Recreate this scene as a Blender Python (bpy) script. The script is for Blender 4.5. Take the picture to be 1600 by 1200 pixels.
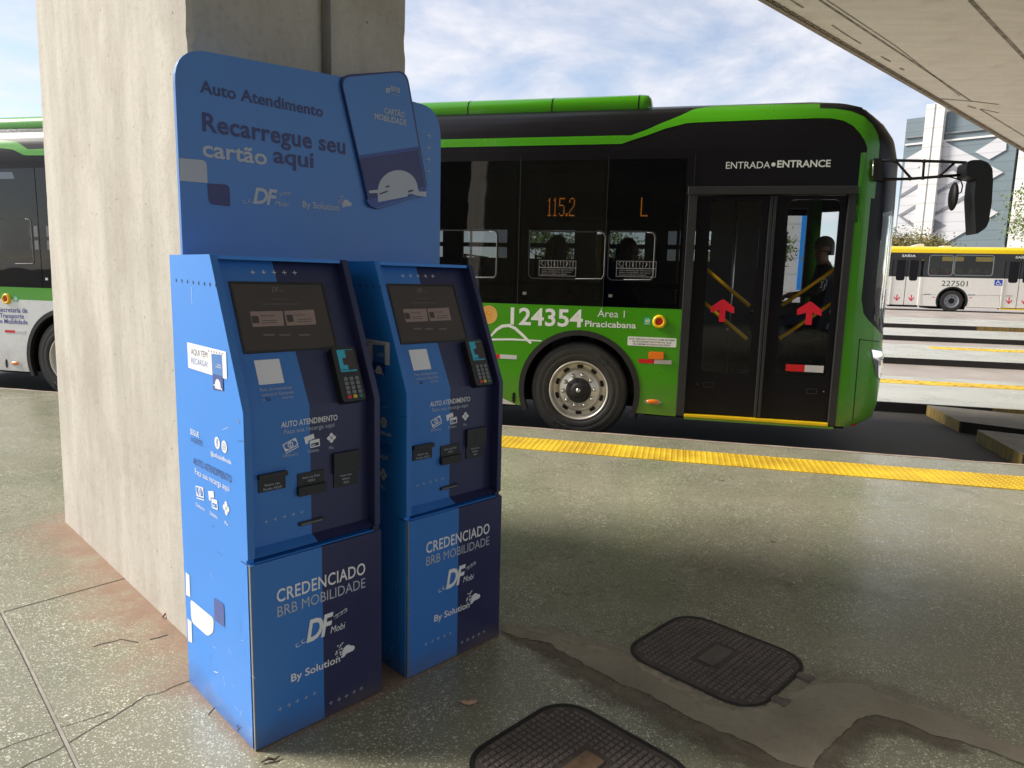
import bpy, math, random
from mathutils import Vector, Matrix, noise as mnoise
from mathutils.geometry import tessellate_polygon

random.seed(7)
for _o in list(bpy.data.objects):
    bpy.data.objects.remove(_o)
SC = bpy.context.scene
COL = SC.collection
R = math.radians

# ------------------------------------------------------------------ camera
FPX, PITCH, ROLL, CAMZ = 1095.0, R(8.53), R(1.43), 1.55
_f = Vector((0, math.cos(PITCH), -math.sin(PITCH)))
_u = Vector((0, math.sin(PITCH), math.cos(PITCH)))
_r = Vector((1, 0, 0))
CR = math.cos(ROLL) * _r + math.sin(ROLL) * _u
CU = -math.sin(ROLL) * _r + math.cos(ROLL) * _u
CF = _f
CAM = Vector((0, 0, CAMZ))
cam_data = bpy.data.cameras.new('camera')
cam_data.sensor_width = 36.0
cam_data.lens = 36.0 * FPX / 1600.0
cam_data.clip_start = 0.05
cam_data.clip_end = 3000
cam = bpy.data.objects.new('camera', cam_data)
COL.objects.link(cam)
cam.matrix_world = Matrix(((CR.x, CU.x, -CF.x, 0), (CR.y, CU.y, -CF.y, 0), (CR.z, CU.z, -CF.z, CAMZ), (0, 0, 0, 1)))
SC.camera = cam

# ------------------------------------------------------------------ light
SUN_AZ, SUN_EL = R(278), R(35)          # azimuth clockwise from +Y
EXPOSURE = 1.27
SKY_STRENGTH = 0.10
SUN_STRENGTH = 2.8
world = bpy.data.worlds.new('World')
SC.world = world
world.use_nodes = True
nt = world.node_tree
nt.nodes.clear()


def _n(tree, typ, **kw):
    n = tree.nodes.new(typ)
    for k, v in kw.items():
        setattr(n, k, v)
    return n


def _math(tree, op, a, b=None, c=None, clamp=False):
    n = tree.nodes.new('ShaderNodeMath')
    n.operation = op
    n.use_clamp = clamp
    for i, x in enumerate((a, b, c)):
        if x is None:
            continue
        if isinstance(x, (int, float)):
            n.inputs[i].default_value = x
        else:
            tree.links.new(x, n.inputs[i])
    return n.outputs[0]


def build_world():
    L = nt.links.new
    out = _n(nt, 'ShaderNodeOutputWorld')
    bg = _n(nt, 'ShaderNodeBackground')
    bg.inputs['Strength'].default_value = SKY_STRENGTH
    sky = _n(nt, 'ShaderNodeTexSky', sky_type='NISHITA', sun_disc=False)
    sky.sun_elevation = SUN_EL
    sky.sun_rotation = SUN_AZ
    sky.altitude = 1100
    sky.dust_density = 1.2
    tc = _n(nt, 'ShaderNodeTexCoord')
    sep = _n(nt, 'ShaderNodeSeparateXYZ')
    L(tc.outputs['Generated'], sep.inputs[0])
    den = _math(nt, 'ADD', _math(nt, 'MAXIMUM', sep.outputs[2], 0.0), 0.22)
    cx = _math(nt, 'DIVIDE', sep.outputs[0], den)
    cy = _math(nt, 'DIVIDE', sep.outputs[1], den)
    comb = _n(nt, 'ShaderNodeCombineXYZ')
    L(cx, comb.inputs[0])
    L(cy, comb.inputs[1])
    n1 = _n(nt, 'ShaderNodeTexNoise')
    n1.inputs['Scale'].default_value = 2.1
    n1.inputs['Detail'].default_value = 9
    n1.inputs['Roughness'].default_value = 0.62
    n1.inputs['Distortion'].default_value = 0.35
    L(comb.outputs[0], n1.inputs['Vector'])
    n2 = _n(nt, 'ShaderNodeTexNoise')
    n2.inputs['Scale'].default_value = 7.0
    n2.inputs['Detail'].default_value = 6
    L(comb.outputs[0], n2.inputs['Vector'])
    mix = _math(nt, 'MULTIPLY_ADD', n2.outputs[0], 0.28, n1.outputs[0])
    ramp = _n(nt, 'ShaderNodeMapRange')
    ramp.inputs['From Min'].default_value = 0.50
    ramp.inputs['From Max'].default_value = 0.80
    ramp.inputs['To Min'].default_value = 0.32
    ramp.inputs['To Max'].default_value = 0.97
    L(mix, ramp.inputs['Value'])
    # added glow in the out-of-view sky, brightens faces turned to the left
    glow_dir = Vector((math.sin(R(255)) * math.cos(R(36)), math.cos(R(255)) * math.cos(R(36)), math.sin(R(36))))
    dot = _n(nt, 'ShaderNodeVectorMath', operation='DOT_PRODUCT')
    L(tc.outputs['Generated'], dot.inputs[0])
    dot.inputs[1].default_value = glow_dir
    near = _math(nt, 'POWER', _math(nt, 'MAXIMUM', dot.outputs['Value'], 0.0), 2.5)
    cl = _n(nt, 'ShaderNodeMapRange')
    cl.inputs['From Min'].default_value = 0.35
    cl.inputs['From Max'].default_value = 0.95
    cl.inputs['To Min'].default_value = 3.0
    cl.inputs['To Max'].default_value = 4.6
    L(mix, cl.inputs['Value'])
    lum = _math(nt, 'MULTIPLY', cl.outputs[0], _math(nt, 'MULTIPLY_ADD', near, 0.35, 1.0))
    ccol = _n(nt, 'ShaderNodeVectorMath', operation='SCALE')
    ccol.inputs[0].default_value = (0.98, 0.97, 1.02)
    L(lum, ccol.inputs['Scale'])
    fac = _math(nt, 'MAXIMUM', ramp.outputs[0], _math(nt, 'MULTIPLY', near, 0.9))
    mx = _n(nt, 'ShaderNodeMixRGB')
    L(fac, mx.inputs[0])
    dim = _n(nt, 'ShaderNodeVectorMath', operation='SCALE')
    dim.inputs['Scale'].default_value = 0.85
    L(sky.outputs[0], dim.inputs[0])
    L(dim.outputs[0], mx.inputs[1])
    L(ccol.outputs[0], mx.inputs[2])
    L(mx.outputs[0], bg.inputs['Color'])
    L(bg.outputs[0], out.inputs['Surface'])


build_world()
sl = bpy.data.lights.new('sun', 'SUN')
sl.energy = SUN_STRENGTH
sl.angle = R(18)
sl.color = (1.0, 0.94, 0.85)
sun = bpy.data.objects.new('sun', sl)
COL.objects.link(sun)
_sd = Vector((math.sin(SUN_AZ) * math.cos(SUN_EL), math.cos(SUN_AZ) * math.cos(SUN_EL), math.sin(SUN_EL)))
sun.rotation_euler = (-_sd).to_track_quat('-Z', 'Y').to_euler()
sun.location = (-20, -20, 30)

SC.view_settings.view_transform = 'Standard'
SC.view_settings.look = 'None'
SC.view_settings.exposure = EXPOSURE
SC.view_settings.gamma = 1
SC.render.engine = 'CYCLES'
SC.cycles.use_denoising = True
SC.cycles.max_bounces = 8
SC.cycles.diffuse_bounces = 4
SC.cycles.glossy_bounces = 4
SC.cycles.transparent_max_bounces = 16
SC.cycles.caustics_reflective = False
SC.cycles.caustics_refractive = False

# ------------------------------------------------------------------ frames: a place in the photo -> a point on a plane of the scene


class Frame:
    """a local frame: origin and heading of its x axis"""

    def __init__(s, o, ang):
        s.o = Vector(o)
        s.ang = ang
        s.x = Vector((math.cos(ang), math.sin(ang), 0))
        s.y = Vector((-math.sin(ang), math.cos(ang), 0))

    def loc(s, p):
        d = p - s.o
        return Vector((d.dot(s.x), d.dot(s.y), d.z))

    def vec(s, d):
        return Vector((d.dot(s.x), d.dot(s.y), d.z))

    def world(s, p):
        return s.o + s.x * p[0] + s.y * p[1] + Vector((0, 0, p[2]))


def ray(x, y):
    return CR * ((x - 800) / FPX) - CU * ((y - 600) / FPX) + CF


def ground(x, y, z=0.0):
    d = ray(x, y)
    return CAM + d * ((z - CAMZ) / d.z)


class Plane:
    def __init__(s, fr, o, u, v):
        s.fr = fr
        s.o, s.u, s.v = Vector(o), Vector(u).normalized(), Vector(v).normalized()
        s.n = s.u.cross(s.v)

    def px(s, x, y):
        c = s.fr.loc(CAM)
        d = s.fr.vec(ray(x, y))
        p = c + d * ((s.o - c).dot(s.n) / d.dot(s.n)) - s.o
        return p.dot(s.u), p.dot(s.v)

    def at(s, a, b, d=0.0):
        return s.o + s.u * a + s.v * b + s.n * d


A_K = R(90 - 44.4)
WF = Frame((0, 0, 0), 0)
K0 = ground(397, 1172)
KF = Frame(K0, A_K)
A_B = R(-13.5)
BD = 7.3
BF = Frame(Vector((-math.sin(A_B), math.cos(A_B), 0)) * BD, A_B)     # the bus side is its plane y = 0
PF = Frame((0, 0, 0), A_B)                                           # bays and platforms
ROAD = -0.14

# ------------------------------------------------------------------ mesh helpers


class MB:
    def __init__(s):
        s.v, s.f, s.m, s.s = [], [], [], []

    def add(s, vs, fs, mi=0, smooth=False):
        b = len(s.v)
        s.v += [tuple(p) for p in vs]
        for f in fs:
            s.f.append(tuple(i + b for i in f))
            s.m.append(mi)
            s.s.append(smooth)
        return s

    def box(s, x0, x1, y0, y1, z0, z1, mi=0):
        vs = [(x, y, z) for z in (z0, z1) for y in (y0, y1) for x in (x0, x1)]
        return s.add(vs, [(0, 2, 3, 1), (4, 5, 7, 6), (0, 1, 5, 4), (1, 3, 7, 5), (3, 2, 6, 7), (2, 0, 4, 6)], mi)

    def sheet(s, pts, at, d=0.0, holes=(), mi=0):
        loops = [list(pts)] + [list(h) for h in holes]
        flat = [p for l in loops for p in l]
        tris = tessellate_polygon([[Vector((p[0], p[1], 0)) for p in l] for l in loops])
        out = []
        for t in tris:
            a, b, c = (flat[i] for i in t)
            cr = (b[0] - a[0]) * (c[1] - a[1]) - (b[1] - a[1]) * (c[0] - a[0])
            out.append(tuple(t) if cr > 0 else (t[0], t[2], t[1]))
        return s.add([at(p[0], p[1], d) for p in flat], out, mi)

    def prism(s, pts, at, d0, d1, holes=(), mi=0, side=None):
        """pts in the plane, solid from depth d0 (back) to d1 (front)"""
        side = mi if side is None else side
        s.sheet(pts, at, d1, holes, mi)
        b = MB().sheet(pts, at, d0, holes)
        s.add(b.v, [f[::-1] for f in b.f], mi)
        for k, l in enumerate([list(pts)] + [list(h) for h in holes]):
            n = len(l)
            ar = sum(l[i][0] * l[(i + 1) % n][1] - l[(i + 1) % n][0] * l[i][1] for i in range(n))
            if (ar > 0) != (k == 0):
                l = l[::-1]
            vs = [at(p[0], p[1], d0) for p in l] + [at(p[0], p[1], d1) for p in l]
            s.add(vs, [(i, (i + 1) % n, n + (i + 1) % n, n + i) for i in range(n)], side)
        return s

    def tube(s, path, r, n=8, mi=0, cap=True):
        path = [Vector(p) for p in path]
        rs = r if isinstance(r, (list, tuple)) else [r] * len(path)
        vs, fs = [], []
        up = None
        for i, p in enumerate(path):
            t = (path[min(i + 1, len(path) - 1)] - path[max(i - 1, 0)]).normalized()
            if up is None:
                up = t.orthogonal().normalized()
            up = (up - t * up.dot(t)).normalized()
            w = t.cross(up)
            for k in range(n):
                a = 2 * math.pi * k / n
                vs.append(p + (up * math.cos(a) + w * math.sin(a)) * rs[i])
        for i in range(len(path) - 1):
            for k in range(n):
                fs.append((i * n + k, i * n + (k + 1) % n, (i + 1) * n + (k + 1) % n, (i + 1) * n + k))
        s.add(vs, fs, mi, True)
        if cap:
            b = len(s.v) - len(vs)
            s.f += [tuple(b + k for k in range(n))[::-1], tuple(b + (len(path) - 1) * n + k for k in range(n))]
            s.m += [mi, mi]
            s.s += [False, False]
        return s

    def lathe(s, prof, c, ax, n=32, mi=0, a0=0.0):
        """prof: (radius, height along ax)"""
        c, ax = Vector(c), Vector(ax).normalized()
        e1 = ax.orthogonal().normalized()
        e2 = ax.cross(e1)
        vs, fs = [], []
        for (r, h) in prof:
            for k in range(n):
                a = a0 + 2 * math.pi * k / n
                vs.append(c + ax * h + (e1 * math.cos(a) + e2 * math.sin(a)) * r)
        for i in range(len(prof) - 1):
            for k in range(n):
                fs.append((i * n + k, i * n + (k + 1) % n, (i + 1) * n + (k + 1) % n, (i + 1) * n + k))
        return s.add(vs, fs, mi, True)

    def ball(s, c, rx, ry=None, rz=None, n=12, mi=0):
        ry = ry or rx
        rz = rz or rx
        m = n // 2
        vs, fs = [], []
        for i in range(m + 1):
            t = math.pi * i / m
            for k in range(n):
                a = 2 * math.pi * k / n
                vs.append((c[0] + rx * math.sin(t) * math.cos(a), c[1] + ry * math.sin(t) * math.sin(a), c[2] - rz * math.cos(t)))
        for i in range(m):
            for k in range(n):
                fs.append((i * n + k, i * n + (k + 1) % n, (i + 1) * n + (k + 1) % n, (i + 1) * n + k))
        return s.add(vs, fs, mi, True)

    def grid(s, fn, nu, nv, mi=0, smooth=True, mfn=None):
        b = len(s.v)
        for i in range(nu + 1):
            for j in range(nv + 1):
                s.v.append(tuple(fn(i / nu, j / nv)))
        for i in range(nu):
            for j in range(nv):
                s.f.append((b + i * (nv + 1) + j, b + (i + 1) * (nv + 1) + j, b + (i + 1) * (nv + 1) + j + 1, b + i * (nv + 1) + j + 1))
                s.m.append(mfn(i, j) if mfn else mi)
                s.s.append(smooth)
        return s

    def build(s, name, mats, parent=None, bevel=0.0, seg=2):
        me = bpy.data.meshes.new(name)
        me.from_pydata(s.v, [], s.f)
        if not isinstance(mats, (list, tuple)):
            mats = [mats]
        for m in mats:
            me.materials.append(m)
        me.polygons.foreach_set('material_index', s.m)
        me.polygons.foreach_set('use_smooth', s.s)
        me.update()
        o = bpy.data.objects.new(name, me)
        COL.objects.link(o)
        if parent is not None:
            o.parent = parent
        if bevel:
            md = o.modifiers.new('bevel', 'BEVEL')
            md.width = bevel
            md.segments = seg
            md.limit_method = 'ANGLE'
            md.angle_limit = R(40)
        return o


def tag(o, label=None, cat=None, group=None, kind=None):
    if label:
        o['label'] = label
    if cat:
        o['category'] = cat
    if group:
        o['group'] = group
    if kind:
        o['kind'] = kind
    return o


def empty(name, fr, label, cat, group=None):
    o = bpy.data.objects.new(name, None)
    COL.objects.link(o)
    o.empty_display_size = 0.2
    o.location = fr.o
    o.rotation_euler = (0, 0, fr.ang)
    return tag(o, label, cat, group)


def children_of(o):
    return [c for c in bpy.data.objects if c.parent is o]


def copy_tree(o, parent=None):
    c = o.copy()
    COL.objects.link(c)
    if parent is not None:
        c.parent = parent
    for ch in children_of(o):
        copy_tree(ch, c)
    return c


def rrect(x0, x1, y0, y1, r, n=5):
    """rounded rectangle; r a number or four radii (bl, br, tr, tl)"""
    rs = r if isinstance(r, (list, tuple)) else [r] * 4
    out = []
    for (cx, cy, a0, q) in ((x0, y0, 180, 0), (x1, y0, 270, 1), (x1, y1, 0, 2), (x0, y1, 90, 3)):
        rr = rs[q]
        ox = cx + (rr if cx == x0 else -rr)
        oy = cy + (rr if cy == y0 else -rr)
        if rr <= 0:
            out.append((cx, cy))
            continue
        for k in range(n + 1):
            a = R(a0 + 90 * k / n)
            out.append((ox + rr * math.cos(a), oy + rr * math.sin(a)))
    return out


def circle(cx, cy, r, n=24, ry=None):
    return [(cx + r * math.cos(2 * math.pi * k / n), cy + (ry or r) * math.sin(2 * math.pi * k / n)) for k in range(n)]


def round_poly(pts, radii, n=5):
    """round the corners of a polygon by quadratic arcs"""
    out = []
    N = len(pts)
    for i in range(N):
        r = radii[i] if isinstance(radii, (list, tuple)) else radii
        p = Vector(pts[i]).to_2d() if len(pts[i]) > 2 else Vector(pts[i])
        if r <= 0:
            out.append((p.x, p.y))
            continue
        a, b = Vector(pts[i - 1]), Vector(pts[(i + 1) % N])
        ra = min(r, (a - p).length * 0.5)
        rb = min(r, (b - p).length * 0.5)
        s, e = p + (a - p).normalized() * ra, p + (b - p).normalized() * rb
        for k in range(n + 1):
            t = k / n
            q = s * (1 - t) ** 2 + p * 2 * t * (1 - t) + e * t * t
            out.append((q.x, q.y))
    return out


def band(pts, w):
    """a polyline of the plane widened to a closed band"""
    l, r = [], []
    for i, p in enumerate(pts):
        p = Vector(p)
        t = (Vector(pts[min(i + 1, len(pts) - 1)]) - Vector(pts[max(i - 1, 0)])).normalized()
        n = Vector((-t.y, t.x))
        ww = w[i] if isinstance(w, (list, tuple)) else w
        l.append(tuple(p + n * ww / 2))
        r.append(tuple(p - n * ww / 2))
    return l + r[::-1]


# lettering ---------------------------------------------------------
_TXT = {}


def glyphs(body, bold=0.0, shear=0.0, spacing=1.0):
    key = (body, bold, shear, spacing)
    if key in _TXT:
        return _TXT[key]
    cu = bpy.data.curves.new('lettering', 'FONT')
    cu.body = body
    cu.size = 1
    cu.offset = bold
    cu.shear = shear
    cu.space_character = spacing
    cu.resolution_u = 3
    ob = bpy.data.objects.new('lettering', cu)
    COL.objects.link(ob)
    dg = bpy.context.evaluated_depsgraph_get()
    me = ob.evaluated_get(dg).to_mesh()
    vs = [(v.co.x, v.co.y) for v in me.vertices]
    fs = []
    for p in me.polygons:
        q = list(p.vertices)
        ar = sum(vs[q[i]][0] * vs[q[(i + 1) % len(q)]][1] - vs[q[(i + 1) % len(q)]][0] * vs[q[i]][1] for i in range(len(q)))
        fs.append(tuple(q if ar > 0 else q[::-1]))
    ob.evaluated_get(dg).to_mesh_clear()
    bpy.data.objects.remove(ob)
    bpy.data.curves.remove(cu)
    _TXT[key] = (vs, fs)
    return _TXT[key]


def cap_height():
    vs, _ = glyphs('H')
    return max(v[1] for v in vs)


def put_text(mb, body, at, a0, a1, b, cap=None, bold=0.0, shear=0.0, d=0.0016, mi=0, spacing=1.0, slope=0.0):
    vs, fs = glyphs(body, bold, shear, spacing)
    x0, x1 = min(v[0] for v in vs), max(v[0] for v in vs)
    sx = (a1 - a0) / (x1 - x0)
    sy = sx if cap is None else cap / cap_height()
    mb.add([at(a0 + (v[0] - x0) * sx, b + v[1] * sy + slope * (v[0] - x0) * sx, d) for v in vs], fs, mi)


def px_text(mb, body, pl, p0, p1, capx, bold=0.0, shear=0.0, d=0.0016, mi=0, spacing=1.0):
    """baseline from photo place p0 to p1; capx photo rows of a capital"""
    a0, b0 = pl.px(*p0)
    a1, b1 = pl.px(*p1)
    mx, my = (p0[0] + p1[0]) / 2, (p0[1] + p1[1]) / 2
    cap = pl.px(mx, my - capx)[1] - pl.px(mx, my)[1]
    put_text(mb, body, pl.at, a0, a1, (b0 + b1) / 2, cap, bold, shear, d, mi, spacing)


def px_poly(pl, pts):
    return [pl.px(*p) for p in pts]


def plus(mb, pl, x, y, size=0.011, w=0.0018, d=0.0016, mi=0):
    a, b = pl.px(x, y)
    h = size / 2
    mb.sheet([(a - h, b - w / 2), (a + h, b - w / 2), (a + h, b + w / 2), (a - h, b + w / 2)], pl.at, d, mi=mi)
    mb.sheet([(a - w / 2, b - h), (a + w / 2, b - h), (a + w / 2, b + h), (a - w / 2, b + h)], pl.at, d + 0.0003, mi=mi)


# materials ---------------------------------------------------------
def material(name, col, rough=0.5, metal=0.0, var=0.08, scale=6.0, bump=0.0, bscale=60.0, coat=0.0, spec=0.5, emit=None, estr=0.0, col2=None, stretch=None, grime=None):
    m = bpy.data.materials.new(name)
    m.use_nodes = True
    t = m.node_tree
    b = t.nodes['Principled BSDF']
    L = t.links.new
    b.inputs['Roughness'].default_value = rough
    b.inputs['Metallic'].default_value = metal
    b.inputs['Specular IOR Level'].default_value = spec
    b.inputs['Coat Weight'].default_value = coat
    if emit:
        b.inputs['Emission Color'].default_value = (*emit, 1)
        b.inputs['Emission Strength'].default_value = estr
    tc = _n(t, 'ShaderNodeTexCoord')
    mp = _n(t, 'ShaderNodeMapping')
    L(tc.outputs['Object'], mp.inputs['Vector'])
    if stretch:
        mp.inputs['Scale'].default_value = stretch
    no = _n(t, 'ShaderNodeTexNoise')
    no.inputs['Scale'].default_value = scale
    no.inputs['Detail'].default_value = 6
    no.inputs['Roughness'].default_value = 0.6
    L(mp.outputs[0], no.inputs['Vector'])
    mx = _n(t, 'ShaderNodeMixRGB')
    if col2 is None:
        lo = [c * (1 - var) for c in col]
        hi = [min(1, c * (1 + var)) for c in col]
    else:
        lo, hi = col, col2
    mx.inputs[1].default_value = (*lo, 1)
    mx.inputs[2].default_value = (*hi, 1)
    rg = _n(t, 'ShaderNodeMapRange')
    rg.inputs['From Min'].default_value = 0.3
    rg.inputs['From Max'].default_value = 0.7
    L(no.outputs[0], rg.inputs['Value'])
    L(rg.outputs[0], mx.inputs[0])
    colour = mx.outputs[0]
    if grime:
        z0, z1, amt, gcol = grime
        sp_ = _n(t, 'ShaderNodeSeparateXYZ')
        L(tc.outputs['Object'], sp_.inputs[0])
        gn = _n(t, 'ShaderNodeTexNoise')
        gn.inputs['Scale'].default_value = 6.0
        gn.inputs['Detail'].default_value = 8
        gn.inputs['Roughness'].default_value = 0.7
        L(tc.outputs['Object'], gn.inputs['Vector'])
        gz = _math(t, 'MULTIPLY_ADD', _math(t, 'SUBTRACT', gn.outputs[0], 0.5), (z1 - z0) * 2.2, sp_.outputs[2])
        gr = _n(t, 'ShaderNodeMapRange')
        gr.inputs['From Min'].default_value = z0
        gr.inputs['From Max'].default_value = z1
        gr.inputs['To Min'].default_value = amt
        gr.inputs['To Max'].default_value = 0.0
        L(gz, gr.inputs['Value'])
        gm = _n(t, 'ShaderNodeMixRGB')
        L(gr.outputs[0], gm.inputs[0])
        L(colour, gm.inputs[1])
        gm.inputs[2].default_value = (*gcol, 1)
        colour = gm.outputs[0]
    L(colour, b.inputs['Base Color'])
    rr = _n(t, 'ShaderNodeMapRange')
    rr.inputs['To Min'].default_value = max(0.02, rough * 0.85)
    rr.inputs['To Max'].default_value = min(1, rough * 1.15)
    L(no.outputs[0], rr.inputs['Value'])
    L(rr.outputs[0], b.inputs['Roughness'])
    if bump:
        nb = _n(t, 'ShaderNodeTexNoise')
        nb.inputs['Scale'].default_value = bscale
        nb.inputs['Detail'].default_value = 5
        L(mp.outputs[0], nb.inputs['Vector'])
        bp = _n(t, 'ShaderNodeBump')
        bp.inputs['Strength'].default_value = bump
        bp.inputs['Distance'].default_value = 0.01
        L(nb.outputs[0], bp.inputs['Height'])
        L(bp.outputs[0], b.inputs['Normal'])
    return m


def glass(name, tint, refl=1.0, rough=0.02):
    """thin window glass: tinted see-through with a mirror skin"""
    m = bpy.data.materials.new(name)
    m.use_nodes = True
    t = m.node_tree
    t.nodes.clear()
    L = t.links.new
    out = _n(t, 'ShaderNodeOutputMaterial')
    tr = _n(t, 'ShaderNodeBsdfTransparent')
    tr.inputs[0].default_value = (*tint, 1)
    gl = _n(t, 'ShaderNodeBsdfGlossy')
    gl.inputs['Roughness'].default_value = rough
    gl.inputs['Color'].default_value = (refl, refl, refl, 1)
    fr = _n(t, 'ShaderNodeFresnel')
    fr.inputs['IOR'].default_value = 1.5
    no = _n(t, 'ShaderNodeTexNoise')
    no.inputs['Scale'].default_value = 1.7
    no.inputs['Detail'].default_value = 2
    tc = _n(t, 'ShaderNodeTexCoord')
    L(tc.outputs['Object'], no.inputs['Vector'])
    bp = _n(t, 'ShaderNodeBump')
    bp.inputs['Strength'].default_value = 0.035
    bp.inputs['Distance'].default_value = 0.1
    L(no.outputs[0], bp.inputs['Height'])
    L(bp.outputs[0], gl.inputs['Normal'])
    mx = _n(t, 'ShaderNodeMixShader')
    L(fr.outputs[0], mx.inputs[0])
    L(tr.outputs[0], mx.inputs[1])
    L(gl.outputs[0], mx.inputs[2])
    L(mx.outputs[0], out.inputs['Surface'])
    return m


# ================================================================== the setting
def floor_material():
    """terrazzo: green-grey binder with pale marble chips, dirt at the pillar foot"""
    m = bpy.data.materials.new('terrazzo')
    m.use_nodes = True
    t = m.node_tree
    L = t.links.new
    b = t.nodes['Principled BSDF']
    tc = _n(t, 'ShaderNodeTexCoord')
    obj = tc.outputs['Object']

    def vor(scale, feat='F1'):
        v = _n(t, 'ShaderNodeTexVoronoi', feature=feat)
        v.inputs['Scale'].default_value = scale
        L(obj, v.inputs['Vector'])
        return v

    def noise(scale, det=5, rough=0.6, vec=obj):
        n = _n(t, 'ShaderNodeTexNoise')
        n.inputs['Scale'].default_value = scale
        n.inputs['Detail'].default_value = det
        n.inputs['Roughness'].default_value = rough
        L(vec, n.inputs['Vector'])
        return n.outputs[0]

    def mixc(f, a, c):
        x = _n(t, 'ShaderNodeMixRGB')
        L(f, x.inputs[0])
        for i, q in ((1, a), (2, c)):
            if isinstance(q, tuple):
                x.inputs[i].default_value = (*q, 1)
            else:
                L(q, x.inputs[i])
        return x.outputs[0]

    def rng(v, a, c, lo=0.0, hi=1.0):
        x = _n(t, 'ShaderNodeMapRange')
        x.inputs['From Min'].default_value = a
        x.inputs['From Max'].default_value = c
        x.inputs['To Min'].default_value = lo
        x.inputs['To Max'].default_value = hi
        L(v, x.inputs['Value'])
        return x.outputs[0]

    base = mixc(rng(noise(1.1), 0.35, 0.65), (0.205, 0.205, 0.140), (0.290, 0.270, 0.198))
    base = mixc(rng(noise(140, 3), 0.35, 0.7, 0, 0.45), base, (0.115, 0.12, 0.07))
    # chips of three sizes
    chips = None
    for sc, thr, keep in ((108.0, 0.30, 0.27), (175.0, 0.33, 0.34), (60.0, 0.22, 0.06)):
        v = vor(sc)
        sep = _n(t, 'ShaderNodeSeparateColor')
        L(v.outputs['Color'], sep.inputs[0])
        big = _math(t, 'LESS_THAN', sep.outputs[0], keep)
        wob = _math(t, 'MULTIPLY_ADD', sep.outputs[1], 0.25, thr - 0.08)
        near = _math(t, 'LESS_THAN', v.outputs['Distance'], wob)
        c = _math(t, 'MULTIPLY', big, near)
        chips = c if chips is None else _math(t, 'MAXIMUM', chips, c)
    chipc = mixc(rng(noise(40, 2), 0.3, 0.7), (0.48, 0.46, 0.37), (0.76, 0.73, 0.63))
    wear = rng(noise(2.3), 0.3, 0.6, 0.35, 1.0)
    base = mixc(_math(t, 'MULTIPLY', chips, wear), base, chipc)
    # reddish earth trodden in along the foot of the pillar and the machines
    mp = _n(t, 'ShaderNodeMapping', vector_type='TEXTURE')
    mp.inputs['Location'].default_value = (K0.x, K0.y, 0)
    mp.inputs['Rotation'].default_value = (0, 0, A_K)
    L(obj, mp.inputs['Vector'])
    sp = _n(t, 'ShaderNodeSeparateXYZ')
    L(mp.outputs[0], sp.inputs[0])

    def boxdist(x0, x1, y0, y1):
        dx = _math(t, 'MAXIMUM', _math(t, 'SUBTRACT', _math(t, 'ABSOLUTE', _math(t, 'SUBTRACT', sp.outputs[0], (x0 + x1) / 2)), (x1 - x0) / 2), 0.0)
        dy = _math(t, 'MAXIMUM', _math(t, 'SUBTRACT', _math(t, 'ABSOLUTE', _math(t, 'SUBTRACT', sp.outputs[1], (y0 + y1) / 2)), (y1 - y0) / 2), 0.0)
        return _math(t, 'SQRT', _math(t, 'ADD', _math(t, 'MULTIPLY', dx, dx), _math(t, 'MULTIPLY', dy, dy)))

    dp = boxdist(0.12, 1.06, 0.6, 2.75)
    dk = boxdist(0.0, 1.12, 0.0, 0.54)
    n3 = noise(5.5, 6, 0.7)
    dirt1 = rng(_math(t, 'ADD', dp, _math(t, 'MULTIPLY', _math(t, 'SUBTRACT', n3, 0.5), 0.9)), 0.02, 0.30, 0.9, 0.0)
    dirt2 = rng(_math(t, 'ADD', dk, _math(t, 'MULTIPLY', _math(t, 'SUBTRACT', n3, 0.5), 0.12)), 0.0, 0.05, 0.75, 0.0)
    dirt = _math(t, 'MAXIMUM', dirt1, dirt2)
    base = mixc(dirt, base, mixc(n3, (0.17, 0.095, 0.06), (0.34, 0.22, 0.15)))
    # dark scuffs
    sc1 = rng(noise(7, 8, 0.75), 0.64, 0.74, 0, 0.6)
    base = mixc(sc1, base, (0.075, 0.065, 0.05))
    vg = vor(3.1)
    sg = _n(t, 'ShaderNodeSeparateColor')
    L(vg.outputs['Color'], sg.inputs[0])
    gum = _math(t, 'MULTIPLY', _math(t, 'LESS_THAN', vg.outputs['Distance'], _math(t, 'MULTIPLY_ADD', sg.outputs[1], 0.05, 0.02)), _math(t, 'LESS_THAN', sg.outputs[0], 0.32))
    base = mixc(_math(t, 'MULTIPLY', gum, 0.7), base, (0.05, 0.045, 0.035))
    oil = rng(noise(0.9, 7, 0.7), 0.60, 0.72, 0, 0.55)
    base = mixc(oil, base, (0.085, 0.075, 0.055))
    L(base, b.inputs['Base Color'])
    rg = rng(noise(3.2, 6, 0.65), 0.3, 0.7, 0.20, 0.40)
    rg = _math(t, 'ADD', rg, _math(t, 'MULTIPLY', dirt, 0.35))
    L(rg, b.inputs['Roughness'])
    b.inputs['Specular IOR Level'].default_value = 0.55
    bp = _n(t, 'ShaderNodeBump')
    bp.inputs['Strength'].default_value = 0.12
    bp.inputs['Distance'].default_value = 0.004
    L(noise(45, 5), bp.inputs['Height'])
    L(bp.outputs[0], b.inputs['Normal'])
    return m


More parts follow.
